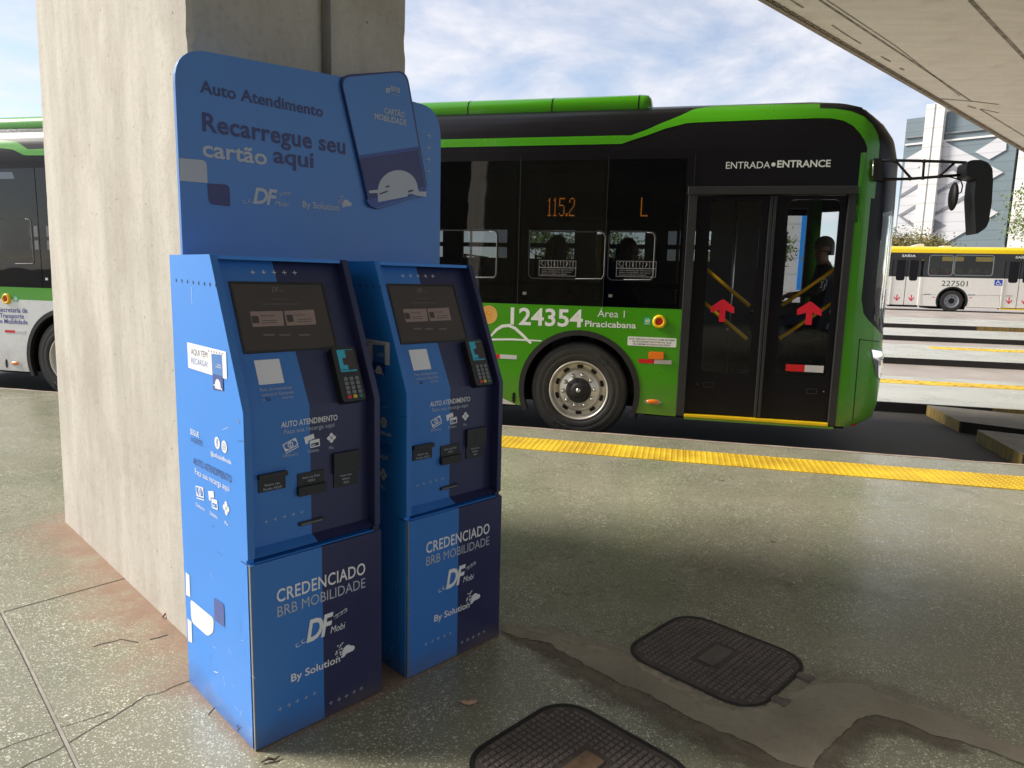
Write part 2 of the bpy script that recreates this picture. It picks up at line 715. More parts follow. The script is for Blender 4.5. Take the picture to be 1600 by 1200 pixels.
def concrete_material(name, c1, c2, stain, streak=(7, 7, 0.5), rough=0.85, pits=True):
    m = bpy.data.materials.new(name)
    m.use_nodes = True
    t = m.node_tree
    L = t.links.new
    b = t.nodes['Principled BSDF']
    b.inputs['Roughness'].default_value = rough
    tc = _n(t, 'ShaderNodeTexCoord')
    mp = _n(t, 'ShaderNodeMapping')
    mp.inputs['Scale'].default_value = streak
    L(tc.outputs['Object'], mp.inputs['Vector'])

    def noise(scale, det, vec, rough=0.62):
        n = _n(t, 'ShaderNodeTexNoise')
        n.inputs['Scale'].default_value = scale
        n.inputs['Detail'].default_value = det
        n.inputs['Roughness'].default_value = rough
        L(vec, n.inputs['Vector'])
        return n.outputs[0]

    def rng(v, a, c, lo=0.0, hi=1.0):
        x = _n(t, 'ShaderNodeMapRange')
        x.inputs['From Min'].default_value = a
        x.inputs['From Max'].default_value = c
        x.inputs['To Min'].default_value = lo
        x.inputs['To Max'].default_value = hi
        L(v, x.inputs['Value'])
        return x.outputs[0]

    def mixc(f, a, c):
        x = _n(t, 'ShaderNodeMixRGB')
        L(f, x.inputs[0])
        for i, q in ((1, a), (2, c)):
            if isinstance(q, tuple):
                x.inputs[i].default_value = (*q, 1)
            else:
                L(q, x.inputs[i])
        return x.outputs[0]

    s1 = noise(1.0, 8, mp.outputs[0])
    s2 = noise(2.2, 7, tc.outputs['Object'])
    base = mixc(rng(s1, 0.36, 0.64), c1, c2)
    base = mixc(rng(s2, 0.5, 0.72, 0, 0.75), base, stain)
    fine = noise(38, 5, tc.outputs['Object'], 0.7)
    base = mixc(rng(fine, 0.52, 0.75, 0, 0.35), base, tuple(c * 0.55 for c in stain))
    if pits:
        v = _n(t, 'ShaderNodeTexVoronoi')
        v.inputs['Scale'].default_value = 11
        L(tc.outputs['Object'], v.inputs['Vector'])
        sep = _n(t, 'ShaderNodeSeparateColor')
        L(v.outputs['Color'], sep.inputs[0])
        pit = _math(t, 'MULTIPLY', _math(t, 'LESS_THAN', v.outputs['Distance'], 0.055), _math(t, 'LESS_THAN', sep.outputs[0], 0.5))
        base = mixc(_math(t, 'MULTIPLY', pit, 0.75), base, (0.10, 0.09, 0.075))
    L(base, b.inputs['Base Color'])
    bp = _n(t, 'ShaderNodeBump')
    bp.inputs['Strength'].default_value = 0.35
    bp.inputs['Distance'].default_value = 0.012
    L(_math(t, 'ADD', s1, _math(t, 'MULTIPLY', fine, 0.5)), bp.inputs['Height'])
    L(bp.outputs[0], b.inputs['Normal'])
    return m


M = {}
M['terrazzo'] = floor_material()
M['pillar'] = concrete_material('pillar_concrete', (0.39, 0.362, 0.318), (0.51, 0.48, 0.43), (0.345, 0.305, 0.26), streak=(5, 5, 1.1))
M['soffit'] = concrete_material('soffit_concrete', (0.64, 0.60, 0.53), (0.72, 0.67, 0.60), (0.58, 0.53, 0.46), (0.6, 5, 3), pits=False)
M['patch'] = concrete_material('patch_concrete', (0.245, 0.21, 0.155), (0.32, 0.28, 0.21), (0.18, 0.145, 0.105), (3, 3, 3))
M['earth'] = material('dried_earth', (0.125, 0.095, 0.068), 0.9, col2=(0.20, 0.165, 0.12), scale=9, bump=0.4, bscale=70)
M['asphalt'] = material('asphalt', (0.030, 0.028, 0.028), 0.75, col2=(0.060, 0.056, 0.054), scale=1.3, bump=0.5, bscale=120)
M['pale_road'] = material('worn_roadway', (0.27, 0.235, 0.21), 0.5, col2=(0.42, 0.37, 0.335), scale=0.7, bump=0.2, bscale=60)
M['paving'] = material('bay_paving', (0.40, 0.41, 0.37), 0.28, col2=(0.54, 0.545, 0.50), scale=1.2, bump=0.1, bscale=40)
M['kerb_black'] = material('kerb_black', (0.014, 0.012, 0.012), 0.7, var=0.4, scale=6, bump=0.3)
M['kerb_yellow'] = material('kerb_yellow', (0.10, 0.075, 0.035), 0.75, col2=(0.32, 0.21, 0.04), scale=7, bump=0.3, stretch=(3, 3, 0.6))
M['kerb_lip'] = material('kerb_lip', (0.27, 0.20, 0.16), 0.7, col2=(0.42, 0.34, 0.28), scale=5)
M['tactile'] = material('tactile_yellow', (0.46, 0.28, 0.02), 0.55, col2=(0.80, 0.55, 0.03), scale=2.2)
M['crack'] = material('joint_dark', (0.06, 0.052, 0.042), 0.9, var=0.3, scale=30)
M['joint'] = material('joint_pale', (0.30, 0.28, 0.24), 0.8, var=0.25, scale=20)
M['iron'] = material('cast_iron', (0.095, 0.074, 0.066), 0.5, metal=0.05, col2=(0.165, 0.132, 0.118), scale=9, bump=0.4, bscale=140)
M['iron_low'] = material('iron_base', (0.078, 0.062, 0.054), 0.85, var=0.35, scale=20)  # lid plate between the studs, a darker tone than the studs
M['rust'] = material('rusty_plate', (0.11, 0.065, 0.04), 0.75, col2=(0.22, 0.14, 0.085), scale=16, bump=0.3)


def wp(fr, z=0.0):
    return lambda a, b, d=0.0: fr.world((a, b, z + d))


# platform under our feet: terrazzo slab with a kerb to the bus bay
KERB = 7.12
mb = MB()
mb.prism([(-40, -30), (34, -30), (34, KERB - 0.06), (-40, KERB - 0.06)], wp(PF), -0.6, 0.0)
tag(mb.build('platform', M['terrazzo']), kind='structure')
mb = MB()
xs = [-40 + i * 0.1 for i in range(741)]
edge = [(x, KERB + 0.02 * mnoise.noise(Vector((x * 2.3, 0, 0))) - 0.05 * max(0.0, mnoise.noise(Vector((x * 1.7, 5, 0))) - 0.15)) for x in xs]
mb.prism([(-40, KERB - 0.06)] + [(34, KERB - 0.06)] + edge[::-1], wp(PF), -0.6, 0.002, mi=0, side=1)
tag(mb.build('kerb', [M['kerb_lip'], M['kerb_black']]), kind='structure')

# the road sheet: level by our bay, rising towards the far side of the station
D1, D2, SLOPE = 14.2, 36.0, 0.031


def far_z(d):
    return ROAD + max(0.0, min(d, D2) - D1) * SLOPE


mb = MB()
ds = [-400, 6.0, 12.5, D1, 16, 18, 20, 24, 28, 32, D2, 60, 150, 1500]
for (d0, d1) in zip(ds[:-1], ds[1:]):
    q = [PF.world((-1500, d0, far_z(d0))), PF.world((1500, d0, far_z(d0))), PF.world((1500, d1, far_z(d1))), PF.world((-1500, d1, far_z(d1)))]
    mb.add(q, [(0, 1, 2, 3)], 0 if d1 <= D1 - 1 else 1)
tag(mb.build('road', [M['asphalt'], M['pale_road']]), kind='structure')


class Slope:
    """photo place -> (along, away) on the rising ground, lifted by dz"""

    @staticmethod
    def px(x, y, dz=0.14):
        d = ray(x, y)
        k = 1.0
        lo, hi = 1.0, 200.0
        for _ in range(50):
            k = (lo + hi) / 2
            p = CAM + d * k
            q = PF.loc(p)
            if q.z > far_z(q.y) + dz:
                lo = k
            else:
                hi = k
        return q.x, q.y


def slope_at(a, b, d=0.0):
    return PF.world((a, b, far_z(b) + d))


def bay_platform(front, back, x0, x1, tact, black_to):
    """one of the low platforms across the bays, seen nearly edge on"""
    mb = MB()
    mb.prism([(x0, front), (x1, front), (x1, back), (x0, back)], slope_at, -0.4, 0.14)
    o = mb.build('platform', M['paving'])
    tag(o, kind='structure')
    mb = MB()
    mb.prism([(x0, front - 0.02), (black_to, front - 0.02), (black_to, front), (x0, front)], slope_at, -0.4, 0.136, mi=0)
    mb.prism([(black_to, front - 0.02), (x1, front - 0.02), (x1, front), (black_to, front)], slope_at, -0.4, 0.136, mi=1)
    tag(mb.build('kerb', [M['kerb_black'], M['kerb_yellow']]), kind='structure')
    if tact:
        mb = MB()
        mb.prism([(tact[2], tact[0]), (x1, tact[0]), (x1, tact[1]), (tact[2], tact[1])], slope_at, 0.139, 0.146)
        for i in range(int((x1 - tact[2]) / 0.25)):
            x = tact[2] + 0.125 + i * 0.25
            for k in range(2):
                y = tact[0] + (k + 0.5) * (tact[1] - tact[0]) / 2
                mb.prism(circle(x, y, 0.05, 6), slope_at, 0.146, 0.153)
        return mb.build('tactile_strip', M['tactile'])


f2 = Slope.px(1495, 634)[1]
f3, b3 = Slope.px(1500, 563)[1], Slope.px(1500, 541)[1]
f4, b4 = Slope.px(1520, 528.5)[1], Slope.px(1520, 517)[1]
f5, b5 = Slope.px(1545, 510.5)[1], Slope.px(1545, 500)[1]
b2 = 13.72
t2 = bay_platform(f2, b2, -30, 40, (12.63, 13.15, -30), Slope.px(1547, 636)[0])
tag(t2, 'yellow tactile strip on the first pale platform beyond the green bus', 'tactile paving', 'tactile strips on the far platforms')
t3y = Slope.px(1527, 546.5)[1]
t3 = bay_platform(f3, b3, -30, 40, (t3y - 0.25, t3y + 0.25, Slope.px(1455, 544)[0]), 40.0 - 8)
tag(t3, 'shorter yellow tactile strip on the second platform beyond the green bus', 'tactile paving', 'tactile strips on the far platforms')
bay_platform(f4, b4, -30, 45, None, 38)
bay_platform(f5, b5, -30, 50, None, Slope.px(1540, 513)[0])

# wedge-shaped kerb islands at the bay mouth
def island(pts, label):
    mb = MB()
    p = round_poly(pts, 0.05, 3)
    mb.prism(p, wp(PF), ROAD - 0.1, -0.004, mi=0, side=1)
    n = len(p)
    # the long face towards the lane is painted black
    for i, m_ in enumerate(mb.m):
        pass
    q = []
    for f, m_ in zip(mb.f, mb.m):
        if m_ == 1:
            c = sum((Vector(mb.v[i]) for i in f), Vector()) / len(f)
            e = Vector(mb.v[f[1]]) - Vector(mb.v[f[0]])
            a = abs(e.normalized().dot(PF.x))
            m_ = 2 if a > 0.35 else 1
        q.append(m_)
    mb.m = q
    o = mb.build('kerb_island', [M['kerb_lip'], M['kerb_yellow'], M['kerb_black']], bevel=0.012)
    return tag(o, label, 'kerb island', 'kerb islands at the mouth of the bay')


M['island_top'] = material('island_concrete', (0.13, 0.115, 0.095), 0.8, col2=(0.21, 0.19, 0.16), scale=4, bump=0.3)
M['kerb_lip_keep'] = M['kerb_lip']
M['kerb_lip'] = M['island_top']
island([(3.28, 10.45), (3.30, 9.28), (3.62, 9.12), (6.2, 7.9), (7.5, 8.3), (6.0, 9.6)], 'concrete kerb island with stained yellow end, the farther one in front of the bus')
island([(3.30, 8.80), (3.26, 7.55), (6.0, 7.3), (6.6, 7.5), (4.2, 8.5)], 'concrete kerb island with bright yellow end, nearest the platform edge')
M['kerb_lip'] = M['kerb_lip_keep']

# tactile strip of our platform: tiles with domes
mb = MB()
ty0, ty1 = 6.15, 6.61
nx = 0
for i in range(-9, 60):
    x0 = i * 0.46 + 0.1
    for (a, c) in ((x0, x0 + 0.457),):
        mb.prism([(a, ty0), (c, ty0), (c, ty1), (a, ty1)], wp(PF), 0.0005, 0.006 + 0.0012 * random.random())
        if -3.2 < a < 6.5:
            for k in range(9):
                for j in range(9):
                    x = a + 0.0254 + k * 0.0508
                    y = ty0 + 0.0254 + j * 0.0508
                    r0 = circle(x, y, 0.0135, 8)
                    r1 = circle(x, y, 0.0085, 8)
                    n0 = len(mb.v)
                    mb.v += [tuple(PF.world((p[0], p[1], 0.006))) for p in r0] + [tuple(PF.world((p[0], p[1], 0.0115))) for p in r1]
                    for e in range(8):
                        mb.f.append((n0 + e, n0 + (e + 1) % 8, n0 + 8 + (e + 1) % 8, n0 + 8 + e))
                        mb.m.append(0)
                        mb.s.append(True)
                    mb.f.append(tuple(n0 + 8 + e for e in range(8)))
                    mb.m.append(0)
                    mb.s.append(False)
tag(mb.build('tactile_strip', M['tactile']), 'wide yellow dotted tactile strip along our platform edge beside the green bus', 'tactile paving')


# sheets lying on the terrazzo: mortar repair strip, earth, joints, cracks
def ragged(pts, amp, step=0.05):
    out = []
    N = len(pts)
    for i in range(N):
        a, b = Vector(pts[i]), Vector(pts[(i + 1) % N])
        k = max(1, int((b - a).length / step))
        nrm = Vector((-(b - a).y, (b - a).x)).normalized()
        for j in range(k):
            p = a + (b - a) * j / k
            p = p + nrm * amp * (mnoise.noise(Vector((p.x * 9, p.y * 9, 0.3))) + 0.5 * mnoise.noise(Vector((p.x * 33, p.y * 33, 2.3))))
            out.append((p.x, p.y))
    return out


def gpx(pts):
    return [tuple(ground(*p).to_2d()) for p in pts]


flat = lambda a, b, d=0.0: Vector((a, b, d))
patch = [(782, 976), (883, 1004), (987, 1034), (1049, 1074), (1110, 1105), (1160, 1115), (1215, 1100), (1263, 1074), (1324, 1065), (1355, 1071), (1385, 1093), (1477, 1123), (1600, 1172), (1700, 1212),
         (1700, 1236), (1600, 1194), (1477, 1154), (1386, 1120), (1343, 1123), (1306, 1148), (1269, 1205), (1235, 1198), (1208, 1185), (1159, 1160), (1098, 1130), (1000, 1080), (914, 1040), (847, 1004), (791, 990)]
mb = MB().sheet(ragged(gpx(patch), 0.022, 0.012), flat, 0.004)
tag(mb.build('mortar_strip', M['patch']), kind='structure')
soil = [((770, 984), .05), ((812, 998), .09), ((850, 1010), .13), ((880, 1026), .17), ((914, 1050), .16), ((960, 1074), .20), ((1000, 1094), .15), ((1050, 1120), .20), ((1098, 1142), .18), ((1159, 1172), .20), ((1215, 1196), .15), ((1262, 1204), .17),
        ((1288, 1184), .14), ((1312, 1156), .15), ((1340, 1136), .13), ((1375, 1128), .15), ((1420, 1138), .13), ((1480, 1162), .12), ((1560, 1194), .10)]


def faded_strip(name, line, m, z):
    """a ragged smear: solid in the middle, thinning out to its edges"""
    pts, ws = [], []
    g = gpx([q[0] for q in line])
    for i in range(len(g) - 1):
        for k in range(6):
            t = k / 6
            pts.append(Vector(g[i]) * (1 - t) + Vector(g[i + 1]) * t)
            ws.append(line[i][1] * (1 - t) + line[i + 1][1] * t)
    mb = MB()
    fade = []
    N = 9
    for i, q in enumerate(pts):
        t = (pts[min(i + 2, len(pts) - 1)] - pts[max(i - 2, 0)]).normalized()
        n = Vector((-t.y, t.x))
        end = min(1.0, min(i, len(pts) - 1 - i) / 5)
        for j in range(N):
            u = j / (N - 1) * 2 - 1
            mb.v.append((q.x + n.x * u * ws[i] * 0.75, q.y + n.y * u * ws[i] * 0.75, z))
            fade.append((1 - abs(u)) * end)
    for i in range(len(pts) - 1):
        for j in range(N - 1):
            mb.f.append((i * N + j, (i + 1) * N + j, (i + 1) * N + j + 1, i * N + j + 1))
            mb.m.append(0)
            mb.s.append(False)
    o = mb.build(name, m)
    at = o.data.attributes.new('fade', 'FLOAT', 'POINT')
    at.data.foreach_set('value', fade)
    return tag(o, kind='structure')


def fade_out(m):
    t = m.node_tree
    b = t.nodes['Principled BSDF']
    at = _n(t, 'ShaderNodeAttribute', attribute_name='fade')
    no = _n(t, 'ShaderNodeTexNoise')
    no.inputs['Scale'].default_value = 16
    no.inputs['Detail'].default_value = 9
    no.inputs['Roughness'].default_value = 0.72
    tc = _n(t, 'ShaderNodeTexCoord')
    t.links.new(tc.outputs['Object'], no.inputs['Vector'])
    v = _math(t, 'MULTIPLY_ADD', _math(t, 'SUBTRACT', no.outputs[0], 0.5), 1.7, at.outputs['Fac'])
    r = _n(t, 'ShaderNodeMapRange')
    r.inputs['From Min'].default_value = 0.10
    r.inputs['From Max'].default_value = 1.05
    r.inputs['To Max'].default_value = 0.95
    t.links.new(v, r.inputs['Value'])
    t.links.new(r.outputs[0], b.inputs['Alpha'])


fade_out(M['earth'])
faded_strip('earth_smear', soil, M['earth'], 0.0022)
M['dust'] = material('pale_dust', (0.30, 0.25, 0.19), 0.95, col2=(0.38, 0.33, 0.25), scale=12)
fade_out(M['dust'])
faded_strip('dust_smear', [((775, 972), .05), ((850, 990), .12), ((960, 1022), .16), ((1050, 1070), .15), ((1120, 1112), .2), ((1190, 1125), .3), ((1250, 1095), .3), ((1320, 1078), .25), ((1400, 1096), .2), ((1500, 1135), .2), ((1620, 1185), .2)], M['dust'], 0.0031)


def line_sheet(name, pts, w, m, amp=0.0, z=0.0015):
    p = [Vector(q) for q in gpx(pts)]
    dense = []
    for a, b in zip(p[:-1], p[1:]):
        k = max(1, int((b - a).length / 0.03))
        for j in range(k):
            q = a + (b - a) * j / k
            if amp:
                q = q + Vector((mnoise.noise(Vector((q.x * 14, q.y * 14, 1))), mnoise.noise(Vector((q.x * 14, q.y * 14, 7))))) * amp
            dense.append(tuple(q))
    dense.append(tuple(p[-1]))
    ws = [w * (1 + 0.6 * mnoise.noise(Vector((i * 0.37, 3, 0)))) if amp else w for i in range(len(dense))]
    l = band(dense, ws)
    n = len(dense)
    mb = MB()
    mb.add([(q[0], q[1], z) for q in l], [(i, 2 * n - 1 - i, 2 * n - 2 - i, i + 1) for i in range(n - 1)])
    return tag(mb.build(name, m), kind='structure')


line_sheet('floor_joint', [(-60, 976), (0, 958), (202, 902), (236, 892)], 0.006, M['crack'])
line_sheet('floor_joint', [(2, 955), (36, 1020), (122, 1200), (150, 1262)], 0.010, M['joint'], z=0.0022)
line_sheet('floor_joint', [(-2, 955), (32, 1020), (118, 1200), (146, 1262)], 0.004, M['crack'], z=0.0016)
line_sheet('floor_crack', [(20, 1206), (102, 1164), (192, 1110), (228, 1089), (296, 1064)], 0.0036, M['crack'], 0.02)
line_sheet('floor_crack', [(0, 1172), (95, 1137), (170, 1113)], 0.003, M['crack'], 0.012)
line_sheet('floor_crack', [(325, 1118), (335, 1106)], 0.004, M['crack'], 0.01)
line_sheet('floor_crack', [(150, 1010), (190, 1000), (216, 1004)], 0.006, M['crack'], 0.03)
line_sheet('floor_crack', [(232, 1000), (262, 992)], 0.007, M['crack'], 0.03)


# manhole covers: studded cast plate in a dark frame, lifting lugs at one end
def manhole(cx, cy, label, turn=0.0, rusty=False):
    fr = Frame(KF.world((cx, cy, 0)), A_K + turn)
    root = empty('manhole_cover', fr, label, 'manhole cover', 'manhole covers in the terrazzo')
    at = lambda a, b, d=0.0: Vector((a, b, d))
    W, H = 0.262, 0.292
    mb = MB()
    mb.prism(rrect(-W - 0.012, W + 0.012, -H - 0.012, H + 0.012, 0.135, 8), at, -0.002, 0.004, holes=[rrect(-W + 0.004, W - 0.004, -H + 0.004, H - 0.004, 0.12, 8)])
    mb.build('frame', M['kerb_black'], root)
    mb = MB()
    mb.prism(rrect(-W + 0.006, W - 0.006, -H + 0.006, H - 0.006, 0.12, 8), at, -0.002, 0.004)
    n_base = len(mb.f)
    st = 0.0245
    nx_, ny_ = int(W / st), int(H / st)
    for i in range(-nx_, nx_ + 1):
        for j in range(-ny_, ny_ + 1):
            x, y = i * st, j * st
            if abs(x) > W - 0.022 or abs(y) > H - 0.022:
                continue
            ex, ey = abs(x) - (W - 0.13), abs(y) - (H - 0.13)
            if ex > 0 and ey > 0 and math.hypot(ex, ey) > 0.105:
                continue
            if abs(x) < 0.10 and abs(y) < 0.052:
                continue
            h = 0.0085 + 0.001 * random.random()
            mb.add([(x - .0088, y - .0088, .004), (x + .0088, y - .0088, .004), (x + .0088, y + .0088, .004), (x - .0088, y + .0088, .004),
                    (x - .0066, y - .0066, h), (x + .0066, y - .0066, h), (x + .0066, y + .0066, h), (x - .0066, y + .0066, h)],
                   [(0, 1, 5, 4), (1, 2, 6, 5), (2, 3, 7, 6), (3, 0, 4, 7), (4, 5, 6, 7)])
    mb.m = [1 if i < n_base else 0 for i in range(len(mb.f))]
    mb.build('lid', [M['iron'], M['iron_low']], root)
    mb = MB()
    mb.prism(rrect(-0.085, 0.085, -0.038, 0.038, 0.006), at, 0.004, 0.0105)
    mb.build('name_plate', M['rust'] if rusty else M['patch_iron'], root, 0.0015)
    for x in (-0.11, 0.12):
        mb = MB()
        mb.prism(rrect(x - 0.022, x + 0.022, -H - 0.062, -H - 0.006, 0.010), at, 0.0, 0.007)
        mb.prism(rrect(x - 0.030, x + 0.030, -H - 0.066, -H - 0.048, 0.008), at, 0.0, 0.008)
        mb.build('lug', M['iron'], root)
    if rusty:
        mb = MB().prism([(-0.23, 0.03), (-0.205, 0.03), (-0.205, 0.17), (-0.23, 0.17)], at, 0.004, 0.0102)
        mb.build('lifting_bar', M['rust'], root)
    return root


M['patch_iron'] = material('worn_iron', (0.085, 0.068, 0.062), 0.6, metal=0.1, col2=(0.14, 0.115, 0.105), scale=12, bump=0.3)
manhole(1.655, -0.757, 'whole square iron manhole cover between the mortar strip and the platform')
manhole(0.70, -0.80, 'iron manhole cover with rusty plates cut by the bottom picture edge', 0.0, True)

# fallen leaf
p = ground(733, 1100)
mb = MB()
lp = [(-0.032, -0.004), (-0.020, 0.012), (-0.004, 0.010), (0.006, 0.016), (0.022, 0.013), (0.032, 0.006), (0.024, -0.004), (0.012, -0.008), (0.002, -0.016), (-0.012, -0.012), (-0.022, -0.010)]
mb.prism(lp, lambda a, b, d=0.0: Vector((p.x + a, p.y + b, 0.003 + d + 2.2 * a * a * 3 + 0.15 * abs(b))), 0.0, 0.0012)
M['leaf'] = material('dry_leaf', (0.42, 0.21, 0.13), 0.6, col2=(0.60, 0.38, 0.26), scale=60)
tag(mb.build('leaf', M['leaf']), 'small dry brown leaf lying on the floor by the machines', 'leaf')
# tiny debris
mb = MB()
q = ground(420, 1190)
mb.tube([(q.x - 0.02, q.y - 0.012, 0.006), (q.x, q.y, 0.012), (q.x + 0.018, q.y + 0.002, 0.006), (q.x + 0.03, q.y + 0.016, 0.009)], [0.003, 0.005, 0.004, 0.002], 6)
tag(mb.build('twig', material('twig_brown', (0.07, 0.05, 0.03), 0.8)), 'curled dark twig on the floor at the front foot of the left machine', 'twig')
q = ground(254, 966)
mb = MB().lathe([(0.0, 0), (0.004, 0), (0.004, 0.022), (0, 0.022)], (q.x, q.y, 0.004), (0.5, 0.3, 0.8), 8)
tag(mb.build('cigarette_butt', material('butt_red', (0.30, 0.09, 0.06), 0.7)), 'small reddish cigarette butt at the foot of the concrete pillar', 'litter')

# pillar: tapered rectangular concrete shaft with a conduit down its dark face
PT = 6.0
root = empty('concrete_pillar', KF, 'broad board-marked concrete pillar behind the blue machines', 'pillar')
mb = MB()


def pil(u, v, z):
    """corner u,v in 0..1 at height z"""
    k = z / 3.0
    x = 0.12 + (1.062 - 0.12) * u + (0.0 if u < 0.5 else 0.005 * k)
    y = 0.60 + (2.81 - 0.17 * k - 0.60) * v
    return Vector((x, y, z))


ring = []
c = 0.018
for (u, v) in ((0, 0), (1, 0), (1, 1), (0, 1)):
    ring.append((u, v))
zs = [-0.02 + 0.04 * k for k in range(151)]
vs, fs = [], []
for z in zs:
    P4 = [pil(u, v, z) for (u, v) in ring]
    for i in range(4):
        a, b_, d_ = P4[i], P4[i - 1], P4[(i + 1) % 4]
        cc = c * (0.7 + 0.9 * abs(mnoise.noise(Vector((z * 4.1, i * 3.3, 0)))) + 1.6 * max(0.0, mnoise.noise(Vector((z * 9.0, i * 7.7, 4))) - 0.28))
        vs.append(a + (b_ - a).normalized() * cc)
        vs.append(a + (d_ - a).normalized() * cc)
for i in range(len(zs) - 1):
    for k in range(8):
        fs.append((i * 8 + k, i * 8 + (k + 1) % 8, i * 8 + 8 + (k + 1) % 8, i * 8 + 8 + k))
mb.add(vs, fs)
mb.build('shaft', M['pillar'], root)
mb = MB()
mb.tube([(0.655, 0.583, 0), (0.655, 0.583, PT)], 0.017, 10)
for z in (0.9, 2.0, 2.75, 3.8, 5.0):
    mb.box(0.625, 0.685, 0.560, 0.600, z, z + 0.02)
mb.build('conduit', material('conduit_grey', (0.13, 0.125, 0.11), 0.6, var=0.15), root)

# viaduct deck overhead
DZ = 5.65
ud2 = Vector((math.sin(R(44.4)), math.cos(R(44.4))))


def kd(a, b, d=0.0):
    """a along the machine front direction, b to its right, from the camera foot"""
    return Vector((ud2.x * a + ud2.y * b, ud2.y * a - ud2.x * b, DZ + d))


def soff(x, y):
    p = ground(x, y, DZ)
    return p.x * ud2.x + p.y * ud2.y, p.x * ud2.y - p.y * ud2.x


e1, e2 = soff(1195, 0), soff(1600, 235)


def on(l1, l2, a):
    return (a, l1[1] + (l2[1] - l1[1]) * (a - l1[0]) / (l2[0] - l1[0]))


S0, S1 = -6.5, 62.0
root = tag(bpy.data.objects.new('viaduct_deck', None), 'pale concrete viaduct deck overhead with a stained drip edge', 'viaduct')
COL.objects.link(root)
mb = MB()
mb.prism([on(e1, e2, S0), on(e1, e2, S1), (S1, 5.5), (S0, 5.5)], kd, 0.0, 1.1)
mb.build('slab', M['soffit'], root)
mb = MB()
f0, f1 = on(e1, e2, S0), on(e1, e2, S1)
mb.prism([(f0[0], f0[1] - 0.03), (f1[0], f1[1] - 0.03), (f1[0], f1[1] + 0.05), (f0[0], f0[1] + 0.05)], kd, -0.035, 1.1)
x = S0
while x < 40:
    a0, a1 = on(e1, e2, x), on(e1, e2, x + 0.22)
    mb.prism([(a0[0], a0[1] + 0.05), (a1[0], a1[1] + 0.05), (a1[0], a1[1] + 0.085), (a0[0], a0[1] + 0.085)], kd, -0.018, 0.0)
    x += 0.26
mb.build('drip_edge', material('drip_edge_concrete', (0.16, 0.13, 0.10), 0.9, col2=(0.30, 0.25, 0.19), scale=5, bump=0.3), root)
mb = MB()


def groove(pts, w):
    p = [soff(*q) for q in pts]
    mb.prism(band(p, w), kd, -0.006, 0.01)


groove([(1281, 0), (1432, 100), (1518.6, 158.8)], 0.035)
groove([(1292, 0), (1400, 72), (1500, 150)], 0.014)
groove([(1531.7, 170.6), (1600, 212.6), (1700, 274)], 0.030)
groove([(1467, 154), (1519, 158), (1560, 163)], 0.040)
groove([(1516, 0), (1558, 45), (1600, 89), (1680, 172)], 0.06)
groove([(1300, 39), (1322, 54), (1345, 68)], 0.022)
groove([(1377, 88), (1391, 96)], 0.03)
groove([(1406, 106), (1412, 109)], 0.035)
groove([(1512, 165), (1524, 169)], 0.045)
groove([(1532, 170), (1560, 176)], 0.03)
groove([(1236, 0), (1255, 12)], 0.03)
mb.build('sealed_joint', material('joint_stain', (0.09, 0.075, 0.06), 0.9, col2=(0.34, 0.30, 0.25), scale=5), root)
# stepped bay of the soffit beyond the long joint


# ================================================================== self-service machines
M['k_blue'] = material('machine_blue', (0.020, 0.215, 0.70), 0.42, var=0.05, scale=2, coat=0.0, grime=(0.0, 0.10, 0.45, (0.12, 0.085, 0.06)))
M['k_mid'] = material('machine_mid_blue', (0.036, 0.17, 0.50), 0.38, var=0.05, scale=2, coat=0.1, grime=(0.0, 0.10, 0.45, (0.12, 0.085, 0.06)))
M['k_navy'] = material('machine_navy', (0.021, 0.025, 0.082), 0.36, var=0.06, scale=2, coat=0.1, grime=(0.0, 0.10, 0.45, (0.12, 0.085, 0.06)))
M['k_white'] = material('print_white', (0.74, 0.74, 0.76), 0.5, var=0.02)
M['k_grey'] = material('print_grey', (0.42, 0.45, 0.52), 0.5, var=0.02)
M['k_ink'] = material('print_navy', (0.026, 0.032, 0.14), 0.45, var=0.03)
M['k_royal'] = material('print_royal', (0.022, 0.055, 0.27), 0.4, var=0.03)
M['k_black'] = material('black_plastic', (0.012, 0.012, 0.013), 0.42, var=0.15, scale=20)
M['k_edge'] = material('worn_edge', (0.25, 0.27, 0.29), 0.5, metal=0.4)
M['screen'] = material('screen_glass', (0.020, 0.018, 0.018), 0.07, var=0.05, emit=(0.5, 0.42, 0.40), estr=0.012)
M['scr_card'] = material('screen_button', (0.09, 0.065, 0.06), 0.15, emit=(0.8, 0.6, 0.52), estr=0.032)
M['scr_text'] = material('screen_text', (0.07, 0.06, 0.06), 0.2, emit=(0.8, 0.8, 0.85), estr=0.012)
M['teal'] = material('terminal_teal', (0.02, 0.20, 0.27), 0.25, emit=(0.05, 0.55, 0.72), estr=0.05)
M['key_red'] = material('key_red', (0.5, 0.03, 0.04), 0.4)
M['key_yellow'] = material('key_yellow', (0.65, 0.42, 0.02), 0.4)
M['key_green'] = material('key_green', (0.03, 0.16, 0.12), 0.4)
M['key_grey'] = material('key_grey', (0.16, 0.16, 0.17), 0.4)

KW, KD_, KZ = 0.498, 0.540, 1.603
LOW = 0.640
FRONT = Plane(KF, (0, 0.0, 0), (1, 0, 0), (0, 0, 1))          # cabinet door
SIDE = Plane(KF, (0, 0, 0), (0, -1, 0), (0, 0, 1))            # left cheek, seen from the left
_sl = Vector((0, 0.203, 0.478)).normalized()
REC = 0.042
UPV = Plane(KF, (0, REC, 0), (1, 0, 0), (0, 0, 1))            # recessed vertical panel
_off = Vector((0, _sl.z, -_sl.y)) * REC
UPS = Plane(KF, Vector((0, 0, 1.124)) + _off, (1, 0, 0), _sl)  # recessed slanted panel
# where the two recessed panels meet
BEND_Z = 1.124 + _off.z - _sl.z * ((_off.y - REC) / _sl.y)


